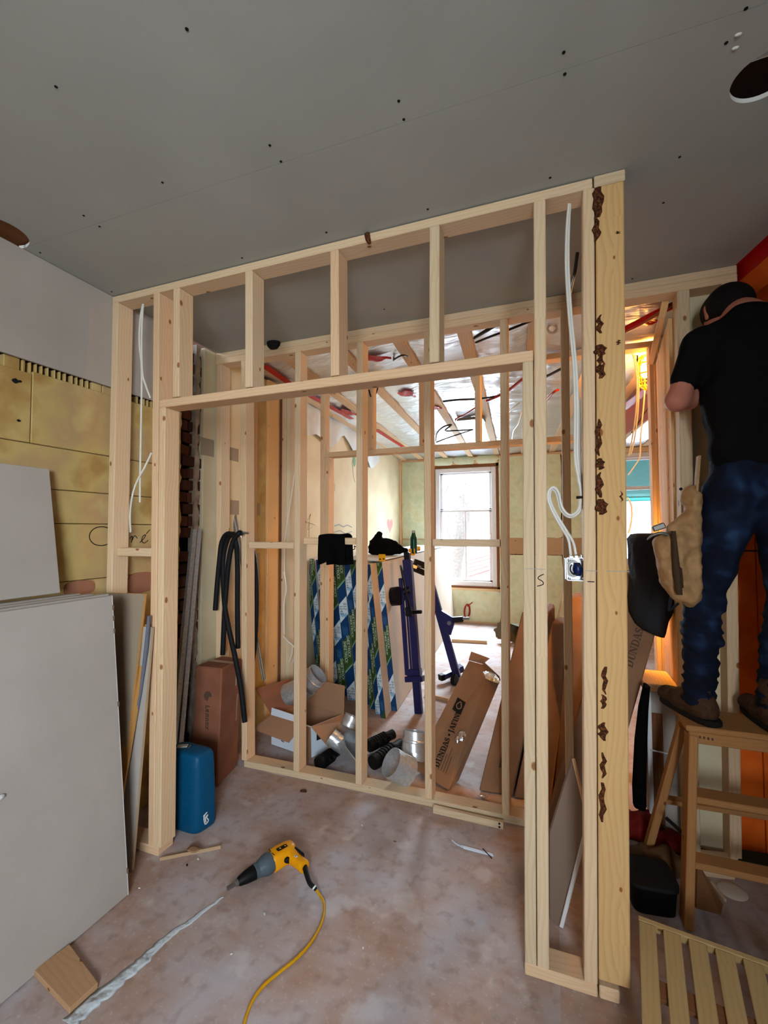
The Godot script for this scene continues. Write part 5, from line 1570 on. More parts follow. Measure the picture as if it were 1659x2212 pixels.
func drywall_lift() -> void:
	var t := thing("drywall_lift", "dark blue winch mast with a wheel leaning on the drywall stack", "drywall lift")
	var foot := Vector3(-1.022, 0, -3.553)
	var head := Vector3(-1.183, 1.23, -3.78)
	var ax := (head - foot).normalized()
	var s := ax.cross(Vector3(0, 0, 1)).normalized()
	s = -s if s.x < 0 else s
	var n := s.cross(ax).normalized()
	var B := Basis(s, ax, n)
	var L := (head - foot).length()
	var part := func(called: String, a: float, b: float, w: float, d: float, ds: float, dn: float, m: Material) -> void:
		obj(called, tbox(MB.new(), Vector3(w, (b - a) * L, d), Transform3D(B, foot + ax * (a + b) / 2 * L + s * ds + n * dn), 0.005), m, t)
	part.call("inner_mast", 0.0, 0.35, 0.062, 0.05, 0.0, 0.0, M.navy)
	part.call("outer_mast", 0.22, 0.98, 0.078, 0.06, 0.0, 0.002, M.navy)
	part.call("mast_top", 0.97, 1.03, 0.05, 0.05, 0.0, 0.0, M.navy_dark)
	part.call("collar", 0.19, 0.225, 0.15, 0.09, -0.012, 0.0, M.navy)
	part.call("collar", 0.225, 0.27, 0.11, 0.075, -0.012, 0.0, M.navy)
	part.call("side_tube", 0.23, 0.86, 0.034, 0.034, -0.075, 0.0, M.navy)
	part.call("slot_strip", 0.27, 0.62, 0.006, 0.004, -0.018, 0.034, M.steel)
	part.call("bracket", 0.60, 0.66, 0.05, 0.09, 0.0, 0.045, M.navy_dark)
	# cable drum at the side
	var dr := foot + ax * 0.74 * L - s * 0.125 + n * 0.02
	obj("winch_drum", lathe(MB.new(), [Vector2(0.02, -0.05), Vector2(0.075, -0.048), Vector2(0.08, -0.04), Vector2(0.08, 0.04), Vector2(0.075, 0.048), Vector2(0.02, 0.05)], along(dr, Vector3(1, 0.2, 0.5)), 20), M.navy_dark, t)
	# big wheel seen nearly edge on
	var wc := Vector3(-1.142, 0.96, -3.62)
	var e1 := (Vector3(-1.19, 1.17, -3.62) - Vector3(-1.087, 0.75, -3.62)).normalized()
	var e2 := Vector3(0.30, 0.05, 1.0).normalized()
	e2 = (e2 - e1 * e2.dot(e1)).normalized()
	var R := 0.212
	var ring := []
	for k in 41:
		var a := TAU * k / 40.0
		ring.append(wc + (e1 * cos(a) + e2 * sin(a)) * R)
	obj("wheel_rim", tube(MB.new(), ring, 0.0065, 8), M.black, t)
	for k in 3:
		var a := TAU * k / 3.0 + 0.5
		obj("spoke", tube(MB.new(), [wc, wc + (e1 * cos(a) + e2 * sin(a)) * R], 0.006), M.black, t)
	obj("hub", lathe(MB.new(), [Vector2(0.01, -0.03), Vector2(0.03, -0.028), Vector2(0.03, 0.028), Vector2(0.01, 0.03)], along(wc, e1.cross(e2)), 16), M.navy_dark, t)
	var kn := wc - e1 * R * 0.8 + e2 * R * 0.45
	obj("wheel_knob", tube(MB.new(), [kn, kn + Vector3(0.09, 0.012, 0.02)], 0.015, 10), M.black, t)
	# folded head arms lying behind
	var t3 := thing("panel_cradle", "black and silver folding cradle arm of the lift resting against the stack's face", "lift arm")
	obj("arm", stick(Vector3(-1.252, 1.137, -4), Vector3(-1.131, 1.059, -4.15), 0.04, 0.05).mesh(), M.black, t3)
	obj("arm_plate", stick(Vector3(-1.234, 1.152, -3.97), Vector3(-1.174, 1.12, -4.02), 0.045, 0.03).mesh(), M.steel, t3)
	obj("arm_block", stick(Vector3(-1.215, 1.165, -4.1), Vector3(-1.13, 1.128, -4.15), 0.06, 0.06).mesh(), M.black, t3)
	obj("arm_bolt", tube(MB.new(), [Vector3(-1.174, 1.135, -4.05), Vector3(-1.139, 1.119, -4.05)], 0.012, 8), M.steel, t3)
	# the tripod leg standing further back
	var t4 := thing("tripod_base", "slanting dark blue lift leg with bracket and caster near the cardboard box", "lift leg")
	var a0 := Vector3(-0.883, 0.04, -4.418)
	var a1 := Vector3(-1.146, 0.921, -4.45)
	obj("leg_tube", stick(a0, a1, 0.068, 0.05).mesh(), M.navy, t4)
	var mid := a0.lerp(a1, 0.62)
	obj("gusset", skin(MB.new(), [[mid + Vector3(-0.02, 0.10, 0.02), mid + Vector3(0.15, 0.005, 0.02), mid + Vector3(0.10, -0.15, 0.02), mid + Vector3(0.04, -0.12, 0.02)], [mid + Vector3(-0.02, 0.10, -0.02), mid + Vector3(0.15, 0.005, -0.02), mid + Vector3(0.10, -0.15, -0.02), mid + Vector3(0.04, -0.12, -0.02)]], true, -1), M.navy, t4)
	obj("clamp", stick(mid + Vector3(0.12, 0.0, 0), mid + Vector3(0.22, 0.012, 0), 0.05, 0.05).mesh(), M.navy_dark, t4)
	obj("clamp_bolt", tube(MB.new(), [mid + Vector3(0.16, 0.01, 0), mid + Vector3(0.28, 0.022, 0)], 0.014, 10), M.steel, t4)
	obj("clamp_pin", lathe(MB.new(), [Vector2(0.02, 0), Vector2(0.02, 0.02)], along(mid + Vector3(0.09, -0.03, 0.02), Vector3(0, 0, 1)), 12), M.steel, t4)
	obj("cross_foot", stick(Vector3(-1.002, 0.06, -4.323), Vector3(-0.894, 0.07, -4.572), 0.05, 0.05).mesh(), M.navy, t4)
	obj("foot_cap", stick(Vector3(-1.028, 0.055, -4.301), Vector3(-0.997, 0.06, -4.339), 0.055, 0.055).mesh(), M.black, t4)
	obj("foot_bracket", stick(Vector3(-0.956, 0.05, -4.556), Vector3(-0.869, 0.08, -4.611), 0.09, 0.06).mesh(), M.navy, t4)
	obj("caster", lathe(MB.new(), [Vector2(0.01, -0.02), Vector2(0.05, -0.018), Vector2(0.05, 0.018), Vector2(0.01, 0.02)], along(Vector3(-0.888, 0.05, -4.31), Vector3(1, 0, 0.3)), 16), M.black, t4)


# a galvanised pipe section: open at both ends, with a rolled bead
func duct_ring(mb: MB, at: Vector3, dir: Vector3, r: float, len: float, seg := 28) -> MB:
	return lathe(mb, [Vector2(r - 0.0012, 0), Vector2(r, 0), Vector2(r, len * 0.42), Vector2(r + 0.004, len * 0.46), Vector2(r + 0.004, len * 0.54), Vector2(r, len * 0.58), Vector2(r, len), Vector2(r - 0.0012, len), Vector2(r - 0.0012, len * 0.5), Vector2(r - 0.0012, 0)], along(at, dir), seg, false)


# a register boot: round collar running into a rectangular mouth
func boot(called: String, label: String, collar: Vector3, cdir: Vector3, r: float, mouth: Vector3, mx: Vector3, my: Vector3) -> void:
	var t := thing(called, label, "duct fitting", "register boots on the floor")
	obj("collar", duct_ring(MB.new(), collar, cdir, r, 0.07), M.galv, t)
	var d := cdir.normalized()
	var x := (mx - d * mx.dot(d)).normalized() * r
	var y := d.cross(x)
	if y.dot(my) < 0: y = -y
	var rg := [[collar, x, y, 2.0]]
	var c1 := mouth + (mx.cross(my)).normalized() * 0.0
	var inward := (collar - mouth).normalized()
	rg.append([mouth + inward * 0.075, mx, my, 14.0])
	rg.append([mouth, mx, my, 14.0])
	obj("boot_body", loft(MB.new(), rg, 32, false), M.galv, t)
	obj("mouth_flange", loft(MB.new(), [[mouth, mx, my, 14.0], [mouth - inward * 0.004, mx * 1.06, my * 1.06, 14.0], [mouth - inward * 0.006, mx * 1.06, my * 1.06, 14.0], [mouth - inward * 0.006, mx * 0.96, my * 0.96, 14.0]], 32, true), M.galv, t)


# ribbed black plastic hose coupling
func coupling(label: String, a: Vector3, b: Vector3, r: float) -> void:
	var t := thing("hose_coupling", label, "hose fitting", "black ribbed couplings on the floor")
	var L := (b - a).length()
	var prof := [Vector2(r * 0.55, 0), Vector2(r * 0.95, 0.002)]
	var n := 7
	for k in n:
		var y := L * (0.1 + 0.62 * k / n)
		prof.append(Vector2(r, y))
		prof.append(Vector2(r, y + L * 0.045))
		prof.append(Vector2(r * 0.86, y + L * 0.05))
		prof.append(Vector2(r * 0.86, y + L * 0.085))
	prof.append(Vector2(r * 0.75, L * 0.78))
	prof.append(Vector2(r * 0.75, L * 0.99))
	prof.append(Vector2(r * 0.45, L))
	obj("coupling_body", lathe(MB.new(), prof, along(a, b - a), 18), M.black, t)
	var d := (b - a).normalized()
	var s := d.cross(Vector3.UP).normalized()
	for k in 3:
		var c := a.lerp(b, 0.25 + 0.22 * k)
		obj("lug", stick(c + s * r * 0.8 + Vector3.UP * r * 0.3, c + s * r * 1.5 + Vector3.UP * r * 0.55, 0.016, 0.02).mesh(), M.black, t)


func long_box(label: String, p: Array, inner_dark := true) -> Node3D:
	var t := thing("long_carton", label, "box", "long cartons leaning in the hall")
	obj("carton_body", hexa(MB.new(), p, 0.006).mesh(), M.card, t)
	return t


func hall_things() -> void:
	# open carton with flaps
	var t := thing("open_carton", "open white-printed carton with raised brown flaps holding a duct elbow", "box")
	var FL := Vector3(-1.825, 0.002, -2.695)
	var FR := Vector3(-1.473, 0.002, -2.622)
	var BR := Vector3(-1.362, 0.002, -2.875)
	var BL := FL + BR - FR
	var hgt := Vector3(0, 0.20, 0)
	obj("bottom_panel", board(FL, FR, BR, BL, 0.004, 0.0), M.card_in, t)
	for q in [["front_panel", FL, FR, M.print_white], ["side_panel", FR, BR, M.print_white], ["back_panel", BR, BL, M.card_in], ["side_panel", BL, FL, M.card_in]]:
		obj(q[0], board(q[1], q[2], q[2] + hgt, q[1] + hgt, -0.004, 0.0), q[3], t)
	var fdir := (FR - FL).normalized()
	var fn := fdir.cross(Vector3.UP).normalized()
	if fn.z < 0: fn = -fn
	obj("front_flap", board(FL + hgt, FR + hgt - fdir * 0.07, FR + hgt - fdir * 0.10 + fn * 0.10 - Vector3(0, 0.085, 0), FL + hgt - fdir * 0.07 + fn * 0.10 - Vector3(0, 0.075, 0), 0.004, 0.0), M.card_in, t)
	obj("white_flap", board(FL + hgt, FR + hgt - fdir * 0.05, FR + hgt - fdir * 0.05 + Vector3(0, 0.035, -0.01), FL + hgt + Vector3(0, 0.045, -0.01), 0.003, 0.0), M.print_white, t)
	obj("left_flap", board(FL + hgt, BL + hgt, BL + hgt + Vector3(-0.12, 0.17, 0.02), FL + hgt + Vector3(-0.13, 0.16, 0.0), 0.004, 0.0), M.card_red, t)
	obj("back_flap", board(BL + hgt, BR + hgt, BR + hgt + Vector3(-0.02, 0.17, -0.06), BL + hgt + Vector3(-0.02, 0.17, -0.06), 0.004, 0.0), M.card_in, t)
	obj("right_flap", board(FR + hgt, BR + hgt, BR + hgt + Vector3(0.12, -0.02, -0.03), FR + hgt + Vector3(0.13, -0.095, 0.02), 0.004, 0.0), M.card_in, t)
	obj("corner_flap", board(FR + hgt * 0.98 + fn * 0.004, FR + hgt * 0.98 - fdir * 0.10 + fn * 0.004, FR - fdir * 0.10 + fn * 0.010 + Vector3(0, -0.0, 0), FR + fn * 0.010 + fdir * 0.01, 0.004, 0.0), M.card, t)
	var fc := FL + fn * 0.0045 + Vector3(0, 0.078, 0)
	for k in 3:
		var at := fc + fdir * (0.028 + 0.026 * k)
		var ring := []
		for i in 13:
			var a := TAU * i / 12.0 * (0.85 if k != 1 else 1.0)
			ring.append(at + fdir * 0.0085 * cos(a) * (1.2 if k == 1 else 1.0) + Vector3.UP * 0.0105 * sin(a) * (0.7 if k == 1 else 1.0))
		obj("printed_mark", ribbon(MB.new(), ring, 0.004, fn), M.ink, t)
	obj("printed_mark", ribbon(MB.new(), [fc + fdir * 0.10 - Vector3.UP * 0.025, fc + fdir * 0.125 - Vector3.UP * 0.030], 0.006, fn), M.ink_soft, t)
	obj("printed_mark", ribbon(MB.new(), [fc + fdir * 0.01 + Vector3.UP * 0.024, fc + fdir * 0.09 + Vector3.UP * 0.024], 0.003, fn), M.ink_soft, t)
	var sd := (BR - FR).normalized()
	var sn := sd.cross(Vector3.UP)
	if sn.x < 0: sn = -sn
	obj("printed_panel", board(FR + sd * 0.04 + sn * 0.0045 + Vector3(0, 0.10, 0), FR + sd * 0.19 + sn * 0.0045 + Vector3(0, 0.10, 0), FR + sd * 0.19 + sn * 0.0045 + Vector3(0, 0.17, 0), FR + sd * 0.04 + sn * 0.0045 + Vector3(0, 0.17, 0), 0.001, 0.0), M.ink, t)
	# duct elbow in the carton
	t = thing("duct_elbow", "galvanised duct elbow lying in the open carton", "duct fitting")
	var ea := Vector3(-1.747, 0.32, -2.78)
	var eb := Vector3(-1.636, 0.371, -2.78)
	var ec := Vector3(-1.518, 0.482, -2.8)
	obj("gore", lathe(MB.new(), [Vector2(0.073, 0), Vector2(0.075, 0), Vector2(0.075, (eb - ea).length() * 1.1), Vector2(0.073, (eb - ea).length() * 1.1), Vector2(0.073, 0)], along(ea, eb - ea), 28, false), M.galv, t)
	obj("gore", lathe(MB.new(), [Vector2(0.073, 0), Vector2(0.0765, 0), Vector2(0.0765, 0.07), Vector2(0.073, 0.07)], along(eb - (ec - eb).normalized() * 0.02, (ec - eb) + Vector3(0, -0.02, 0)), 28, false), M.galv, t)
	obj("collar", duct_ring(MB.new(), eb.lerp(ec, 0.45), ec - eb, 0.075, 0.09), M.galv, t)
	# register boots
	boot("register_boot", "shiny register boot with its round collar pointing back, behind the third stud", Vector3(-1.258, 0.193, -2.72), Vector3(0.25, 0.75, -0.35), 0.052, Vector3(-1.21, 0.075, -2.66), Vector3(0.10, 0.03, 0.08), Vector3(-0.02, 0.055, -0.01))
	boot("register_boot", "shiny register boot lying nearest the sole plate with its collar to the left", Vector3(-1.262, 0.138, -2.6), Vector3(-0.75, 0.55, 0.10), 0.050, Vector3(-1.147, 0.065, -2.546), Vector3(0.085, 0.015, 0.062), Vector3(-0.035, 0.062, 0.03))
	# black couplings
	coupling("black ribbed coupling lying by the silver boots, nearest the camera", Vector3(-1.35, 0.05, -2.493), Vector3(-1.307, 0.06, -2.658), 0.042)
	coupling("black ribbed coupling right of the third stud, upper one", Vector3(-1.153, 0.05, -2.803), Vector3(-1.041, 0.07, -2.989), 0.042)
	coupling("black ribbed coupling right of the third stud, pointing at the round duct", Vector3(-1.042, 0.055, -2.606), Vector3(-0.944, 0.07, -2.874), 0.045)
	# round duct tee
	t = thing("duct_elbow", "round galvanised elbow standing on the floor behind the fourth stud", "duct fitting")
	var m0 := Vector3(-0.843, 0.012, -2.671)
	obj("collar", lathe(MB.new(), [Vector2(0.079, 0), Vector2(0.0805, 0), Vector2(0.0805, 0.13), Vector2(0.079, 0.13), Vector2(0.079, 0.0)], along(Vector3(-0.791, 0.085, -2.524), Vector3(-0.18, 0.17, 0.16)), 36, false), M.galv, t)
	obj("gore", lathe(MB.new(), [Vector2(0.074, 0), Vector2(0.077, 0), Vector2(0.077, 0.09), Vector2(0.074, 0.09), Vector2(0.074, 0)], along(Vector3(-0.808, 0.08, -2.684), Vector3(0.05, 0.7, -0.3)), 32, false), M.galv, t)
	obj("gore", duct_ring(MB.new(), Vector3(-0.808, 0.13, -2.683), Vector3(0.02, 0.85, -0.28), 0.072, 0.11, 32), M.galv, t)
	# the long carton with the maker's name
	var A := Vector3(-0.807, 0, -2.669)
	var Bq := Vector3(-0.569, 0, -2.556)
	var C := Vector3(-0.533, 0, -2.678)
	var A2 := Vector3(-0.588, 0.512, -3.36)
	var B2 := Vector3(-0.452, 0.431, -3.28)
	var C2 := Vector3(-0.362, 0.384, -3.38)
	var D2 := A2 + C2 - B2
	var Dq := A + C - Bq
	A.y = 0.03; Bq.y = 0.006; C.y = 0.006; Dq.y = 0.03
	t = long_box("long brown carton with black maker's lettering and a torn foil-filled top", [A, Bq, A2, B2, Dq, C, D2, C2])
	var axis := ((A2 + B2) / 2 - (A + Bq) / 2).normalized()
	var right := (Bq.lerp(B2, 0.5) - A.lerp(A2, 0.5)).normalized()
	var nf := right.cross(axis).normalized()
	if nf.z < 0: nf = -nf
	var on := func(u: float, v: float) -> Vector3:
		return A.lerp(A2, v).lerp(Bq.lerp(B2, v), u) + nf * 0.003
	lettering("DUNDAS • JAFINE", on.call(0.52, 0.33), axis, -right, 0.034, M.ink, t, "Droid Serif", "maker_lettering")
	var lg := (on.call(0.44, 0.60) as Vector3)
	obj("logo_square", board(lg - right * 0.035 - axis * 0.05, lg + right * 0.035 - axis * 0.05, lg + right * 0.035 + axis * 0.05, lg - right * 0.035 + axis * 0.05, 0.0012 if right.cross(axis).dot(nf) > 0 else -0.0012, 0.0), M.ink, t)
	var drop := []
	for k in 17:
		var a := TAU * k / 16.0
		drop.append(lg + nf * 0.002 + axis * (0.026 * cos(a) * (1.25 if cos(a) > 0 else 0.9)) + right * (0.019 * sin(a) * (1.0 - 0.55 * maxf(cos(a), 0))))
	obj("logo_drop", ribbon(MB.new(), drop, 0.005, nf), M.card_in, t)
	for k in 4:
		obj("printed_line", ribbon(MB.new(), [on.call(0.60 + 0.07 * k, 0.09), on.call(0.60 + 0.07 * k, 0.28 if k % 2 == 0 else 0.22)], 0.004, nf), M.ink_soft, t)
	# torn places with foil showing
	var foil_bit := func(c: Vector3, r: float) -> void:
		var mb := MB.new()
		loft(mb, [[c - nf * 0.003, right * r, axis * r * 1.3, 2.0], [c + nf * 0.008, right * r * 0.8, axis * r, 2.0], [c + nf * 0.012, right * r * 0.3, axis * r * 0.4, 2.0]], 14, true, r * 0.35)
		obj("foil_showing", mb, M.foil_bit, t)
	foil_bit.call(on.call(0.86, 0.405), 0.026)
	foil_bit.call(on.call(0.80, 0.36), 0.018)
	var topc := (A2 + B2 + C2 + D2) / 4
	var fr := B2.lerp(C2, 0.4)
	obj("foil_bag", loft(MB.new(), [[fr.lerp(topc, 0.2) - axis * 0.02, right * 0.06, (C2 - B2) * 0.42, 2.4], [fr.lerp(topc, 0.25) + axis * 0.012, right * 0.055, (C2 - B2) * 0.38, 2.2], [fr.lerp(topc, 0.3) + axis * 0.03, right * 0.03, (C2 - B2) * 0.2, 2.0]], 18, true, 0.014), M.foil_bit, t)
	obj("torn_flap", board(A2, D2, D2 + axis * 0.06 + Vector3(0.03, 0, 0), A2 + axis * 0.08 - right * 0.01, 0.004, 0.0), M.card_in, t)
	obj("torn_flap", board(D2, C2, C2 + axis * 0.035 - (C2 - B2) * 0.2, D2 + axis * 0.045 - (C2 - B2) * 0.3, 0.004, 0.0), M.card_in, t)
	# plain long cartons further right
	for q in [["plain long brown carton leaning between the lettered one and the doubled stud", Vector3(-0.409, 0, -2.619), Vector3(-0.228, 0, -2.629), Vector3(-0.184, 0.949, -2.98), Vector3(-0.026, 0.951, -3.02), 0.22], ["long brown carton leaning close behind the doubled door stud", Vector3(-0.219, 0, -2.614), Vector3(-0.035, 0, -2.641), Vector3(-0.011, 0.891, -3), Vector3(0.117, 0.878, -3.04), 0.22], ["darker long carton leaning at the right behind the bay's blocking", Vector3(-0.019, 0, -2.691), Vector3(0.196, 0, -2.792), Vector3(0.098, 1.049, -3.02), Vector3(0.351, 1.057, -3.05), 0.22]]:
		var a: Vector3 = q[1]
		var b: Vector3 = q[2]
		var dep := Vector3(0.03, 0, -q[5])
		a.y = 0.004; b.y = 0.004
		var lb := long_box(q[0], [a, b, q[3], q[4], a + dep, b + dep, q[3] + dep, q[4] + dep])
		var u := ((b - a) as Vector3)
		var v: Vector3 = q[3] - a
		var nn := u.cross(v).normalized()
		if nn.z < 0: nn = -nn
		var c := a + u * 0.42 + v * 0.13 + nn * 0.001
		obj("printed_square", board(c, c + u * 0.25, c + u * 0.25 + v * 0.075, c + v * 0.075, 0.001 if u.cross(v).dot(nn) > 0 else -0.001, 0.0), M.ink_soft, lb)
	var tb := MB.new()
	loft(tb, [[Vector3(-0.378, 0.012, -2.561), Vector3(0.03, 0, 0), Vector3(0, 0, 0.01)], [Vector3(-0.372, 0.028, -2.533), Vector3(0.02, 0, 0), Vector3(0, 0, 0.008)]], 10, true, 0.006)
	tag(obj("foil_scrap", tb, M.foil_bit), "bright foil scrap under the corner of the plain long carton", "foil scrap")
	# white board and brown package behind the cartons
	tag(obj("white_board", stick(Vector3(0.021, 0.782, -3.5) + (Vector3(0.021, 0.782, -3.5) - Vector3(0.099, 1.136, -3.62)) * (0.782 / (1.136 - 0.782)) * 0.99, Vector3(0.099, 1.136, -3.62), 0.10, 0.012, 0.002, Vector3(1, 0, 0)).mesh(), M.white), "white board end sticking up behind the long cartons", "board")
	tag(obj("brown_package", hexa(MB.new(), corners(Vector3(-0.043, 0.003, -3.52), Vector3(0.008, 0.928, -3.36)), 0.012).mesh(), M.card_red), "upright brown carton just peeping out behind the doubled stud", "package")
	# drywall piece standing in the right bay of the near wall
	var q0 := Vector3(0.059, 0.615, -1.86)
	var q1 := Vector3(0.095, 0.384, -1.8)
	var q2 := Vector3(0.003, 0, -1.85)
	var q3 := Vector3(-0.032, 0, -1.871)
	tag(obj("drywall_piece", skin(MB.new(), [[q0, q1, q2, q3, Vector3(-0.027, 0.309, -1.88)], [q0 + Vector3(-0.004, 0, -0.0127), q1 + Vector3(-0.004, 0, -0.0127), q2 + Vector3(-0.004, 0, -0.0127), q3 + Vector3(-0.004, 0, -0.0127), Vector3(-0.027, 0.309, -1.88) + Vector3(-0.004, 0, -0.0127)]], true, -1), M.drywall_brown), "dark grey drywall piece standing askew in the right stud bay", "drywall")
	tag(obj("white_edge_strip", stick(q1 + Vector3(-0.004, 0, 0.008), q2 + Vector3(0.004, 0.004, 0.008), 0.014, 0.006).mesh(), M.gypsum), "bright cut edge strip along the dark piece in the right stud bay", "drywall")
	tag(obj("wood_splinter", stick(Vector3(0.059, 0.62, -1.84), Vector3(0.094, 0.472, -1.8), 0.012, 0.008).mesh(), M.wood[2]), "long wood splinter leaning on the dark piece in the right bay", "splinter")
	# lumber on the far floor, dark heap by the far wall
	tag(obj("loose_stick", stick(Vector3(-1.257, 0.02, -5.947), Vector3(-0.81, 0.02, -6.001), 0.04, 0.04).mesh(), M.wood[3]), "pale stick of lumber lying on the window room floor", "lumber")
	tag(obj("floor_strip", stick(Vector3(-1.078, 0.012, -3.943), Vector3(-0.857, 0.012, -3.883), 0.022, 0.03).mesh(), M.wood[1]), "thin wood strip on the floor behind the lettered carton", "lumber")
	var f := Field.new(Vector3(-0.535, 0, -6.604) + Vector3(-0.5, 0, -0.4), Vector3(-0.535, 0, -6.604) + Vector3(0.6, 0.5, 0.4), 0.025)
	f.cap(Vector3(-0.633, 0.16, -5.988), 0.12, Vector3(-0.545, 0.3, -5.3), 0.05, 0.08)
	f.cap(Vector3(-0.592, 0.14, -6.041), 0.13, Vector3(-0.268, 0.1, -6.404), 0.09, 0.1)
	f.cap(Vector3(-0.492, 0.26, -5.56), 0.05, Vector3(-0.326, 0.22, -5.863), 0.05, 0.1)
	f.crumple(wob, 0.03, Vector3.ONE * 9)
	f.cut(Vector3(0, 0.004, 0), Vector3.UP)
	tag(obj("olive_bag", f.add_to(MB.new()), mat(Color(0.46, 0.45, 0.38))), "olive canvas bag slumped at the foot of the far wall", "bag")
	var loopc := []
	for k in 30:
		var a := TAU * 2.6 * k / 29.0
		loopc.append(Vector3(-1.274 + 0.05 * sin(a) * (0.8 + 0.2 * sin(a * 0.7)), 0.190 + 0.11 * cos(a) + 0.02 * sin(a), -7.21 + 0.0006 * k))
	var lead: Array = smooth_path([Vector3(-1.163, 0.349, -7.24), Vector3(-1.208, 0.317, -7.2), Vector3(-1.266, 0.263, -7.2)], 4)
	tag(obj("orange_cable", tube(MB.new(), lead + loopc, 0.007, 6), M.cable_red), "coil of orange cable hanging below the far window", "cable")


func cables() -> void:
	# in the right bay of the near wall
	var z := -1.66
	var runs := [
		[[Vector3(0.074, 2.591, -1.66), Vector3(0.065, 2.496, -1.66), Vector3(0.061, 2.365, -1.66), Vector3(0.067, 2.201, -1.66), Vector3(0.078, 2.018, -1.65), Vector3(0.08, 1.875, -1.65), Vector3(0.077, 1.717, -1.65), Vector3(0.086, 1.638, -1.65), Vector3(0.093, 1.579, -1.65), Vector3(0.084, 1.529, -1.64), Vector3(0.058, 1.509, -1.63), Vector3(0.034, 1.533, -1.63), Vector3(0.023, 1.584, -1.63), Vector3(0.008, 1.604, -1.63), Vector3(-0.007, 1.593, -1.63), Vector3(-0.011, 1.565, -1.63), Vector3(0.003, 1.522, -1.63), Vector3(0.03, 1.468, -1.64), Vector3(0.051, 1.429, -1.65), Vector3(0.058, 1.374, -1.65)], "white cable looping down to the electrical box, outer of the pair"],
		[[Vector3(0.078, 2.597, -1.67), Vector3(0.072, 2.501, -1.67), Vector3(0.069, 2.369, -1.67), Vector3(0.075, 2.204, -1.67), Vector3(0.087, 2.004, -1.66), Vector3(0.088, 1.845, -1.66), Vector3(0.085, 1.718, -1.66), Vector3(0.09, 1.639, -1.66), Vector3(0.098, 1.576, -1.66), Vector3(0.089, 1.525, -1.65), Vector3(0.058, 1.503, -1.64), Vector3(0.03, 1.528, -1.64), Vector3(0.018, 1.58, -1.64), Vector3(0.006, 1.598, -1.64), Vector3(-0.003, 1.591, -1.64), Vector3(-0.005, 1.565, -1.64), Vector3(0.009, 1.524, -1.64), Vector3(0.038, 1.471, -1.65), Vector3(0.065, 1.421, -1.66), Vector3(0.074, 1.377, -1.66)], "white cable looping down to the electrical box, inner of the pair"],
		[[Vector3(0.067, 2.314, -1.69), Vector3(0.082, 2.076, -1.68), Vector3(0.095, 1.849, -1.68), Vector3(0.093, 1.721, -1.68), Vector3(0.095, 1.624, -1.67), Vector3(0.098, 1.569, -1.67)], "third white cable running straight to the staple above the electrical box"]]
	for r in runs:
		tag(obj("cable", tube(MB.new(), smooth_path(r[0], 5), 0.0047), M.cable), r[1], "cable", "white cables in the right stud bay")
	var st := Vector3(0.088, 1.569, -1.645)
	tag(obj("cable_staple", box(st + Vector3(-0.010, -0.004, -0.02), st + Vector3(0.014, 0.004, 0.008), 0.001), M.ink), "dark staple holding the white cables to the stud", "staple")
	tag(obj("cable", tube(MB.new(), smooth_path([Vector3(0.105, 2.482, -1.78), Vector3(0.097, 2.426, -1.8), Vector3(0.091, 2.432, -1.9), Vector3(0.088, 2.445, -2), Vector3(0.088, 2.496, -2.2)], 4), 0.006), M.cable_dark), "short black cable hanging behind the right stud bay", "cable")
	# metal electrical box
	var t := thing("electrical_box", "open galvanised electrical box on the stud right of the doorway", "electrical box")
	var a := Vector3(0.043, 1.293, -1.625)
	var b := Vector3(0.102, 1.369, -1.625)
	var w := b.x - a.x
	var mb := MB.new()
	var zz := -1.675
	add_box(mb, Vector3(a.x, a.y, zz), Vector3(a.x + 0.002, b.y, -1.622), 0)
	add_box(mb, Vector3(b.x - 0.002, a.y, zz), Vector3(b.x, b.y, -1.622), 0)
	add_box(mb, Vector3(a.x, a.y, zz), Vector3(b.x, a.y + 0.002, -1.622), 0)
	add_box(mb, Vector3(a.x, b.y - 0.002, zz), Vector3(b.x, b.y, -1.622), 0)
	add_box(mb, Vector3(a.x, a.y, zz - 0.002), Vector3(b.x, b.y, zz), 0)
	obj("box_shell", mb, M.steel, t)
	obj("side_bracket", box(Vector3(a.x - 0.006, a.y + 0.004, -1.66), Vector3(a.x - 0.001, b.y - 0.004, -1.621), 0.001), M.steel, t)
	for q in [[a.x + 0.008, a.y + 0.008], [b.x - 0.008, a.y + 0.008], [a.x + 0.008, b.y - 0.008], [b.x - 0.008, b.y - 0.006]]:
		obj("screw_tab", lathe(MB.new(), [Vector2(0.001, 0), Vector2(0.005, 0.001), Vector2(0.005, 0.004)], along(Vector3(q[0], q[1], -1.618), Vector3(0, 0, -1)), 10), M.steel, t)
	for k in 3:
		var loop := []
		for i in 20:
			var an := TAU * (0.05 + 0.85 * i / 19.0) + k
			loop.append(Vector3((a.x + b.x) / 2 - 0.008 + 0.003 * k + (0.019 - 0.002 * k) * cos(an), (a.y + b.y) / 2 + (0.027 - 0.004 * k) * sin(an), -1.652 + 0.006 * k))
		obj("wire", tube(MB.new(), loop, 0.0028, 6), [M.cable, M.cable, M.cable_dark][k], t)
	obj("wire_bundle", loft(MB.new(), [[Vector3((a.x + b.x) / 2 + 0.006, a.y + 0.014, -1.65), Vector3(0.009, 0, 0), Vector3(0, 0, 0.008)], [Vector3((a.x + b.x) / 2 + 0.006, a.y + 0.036, -1.642), Vector3(0.014, 0, 0), Vector3(0, 0, 0.011)], [Vector3((a.x + b.x) / 2 + 0.005, b.y - 0.018, -1.65), Vector3(0.008, 0, 0), Vector3(0, 0, 0.006)]], 14), mat(Color(0.05, 0.12, 0.30), 0.3), t)
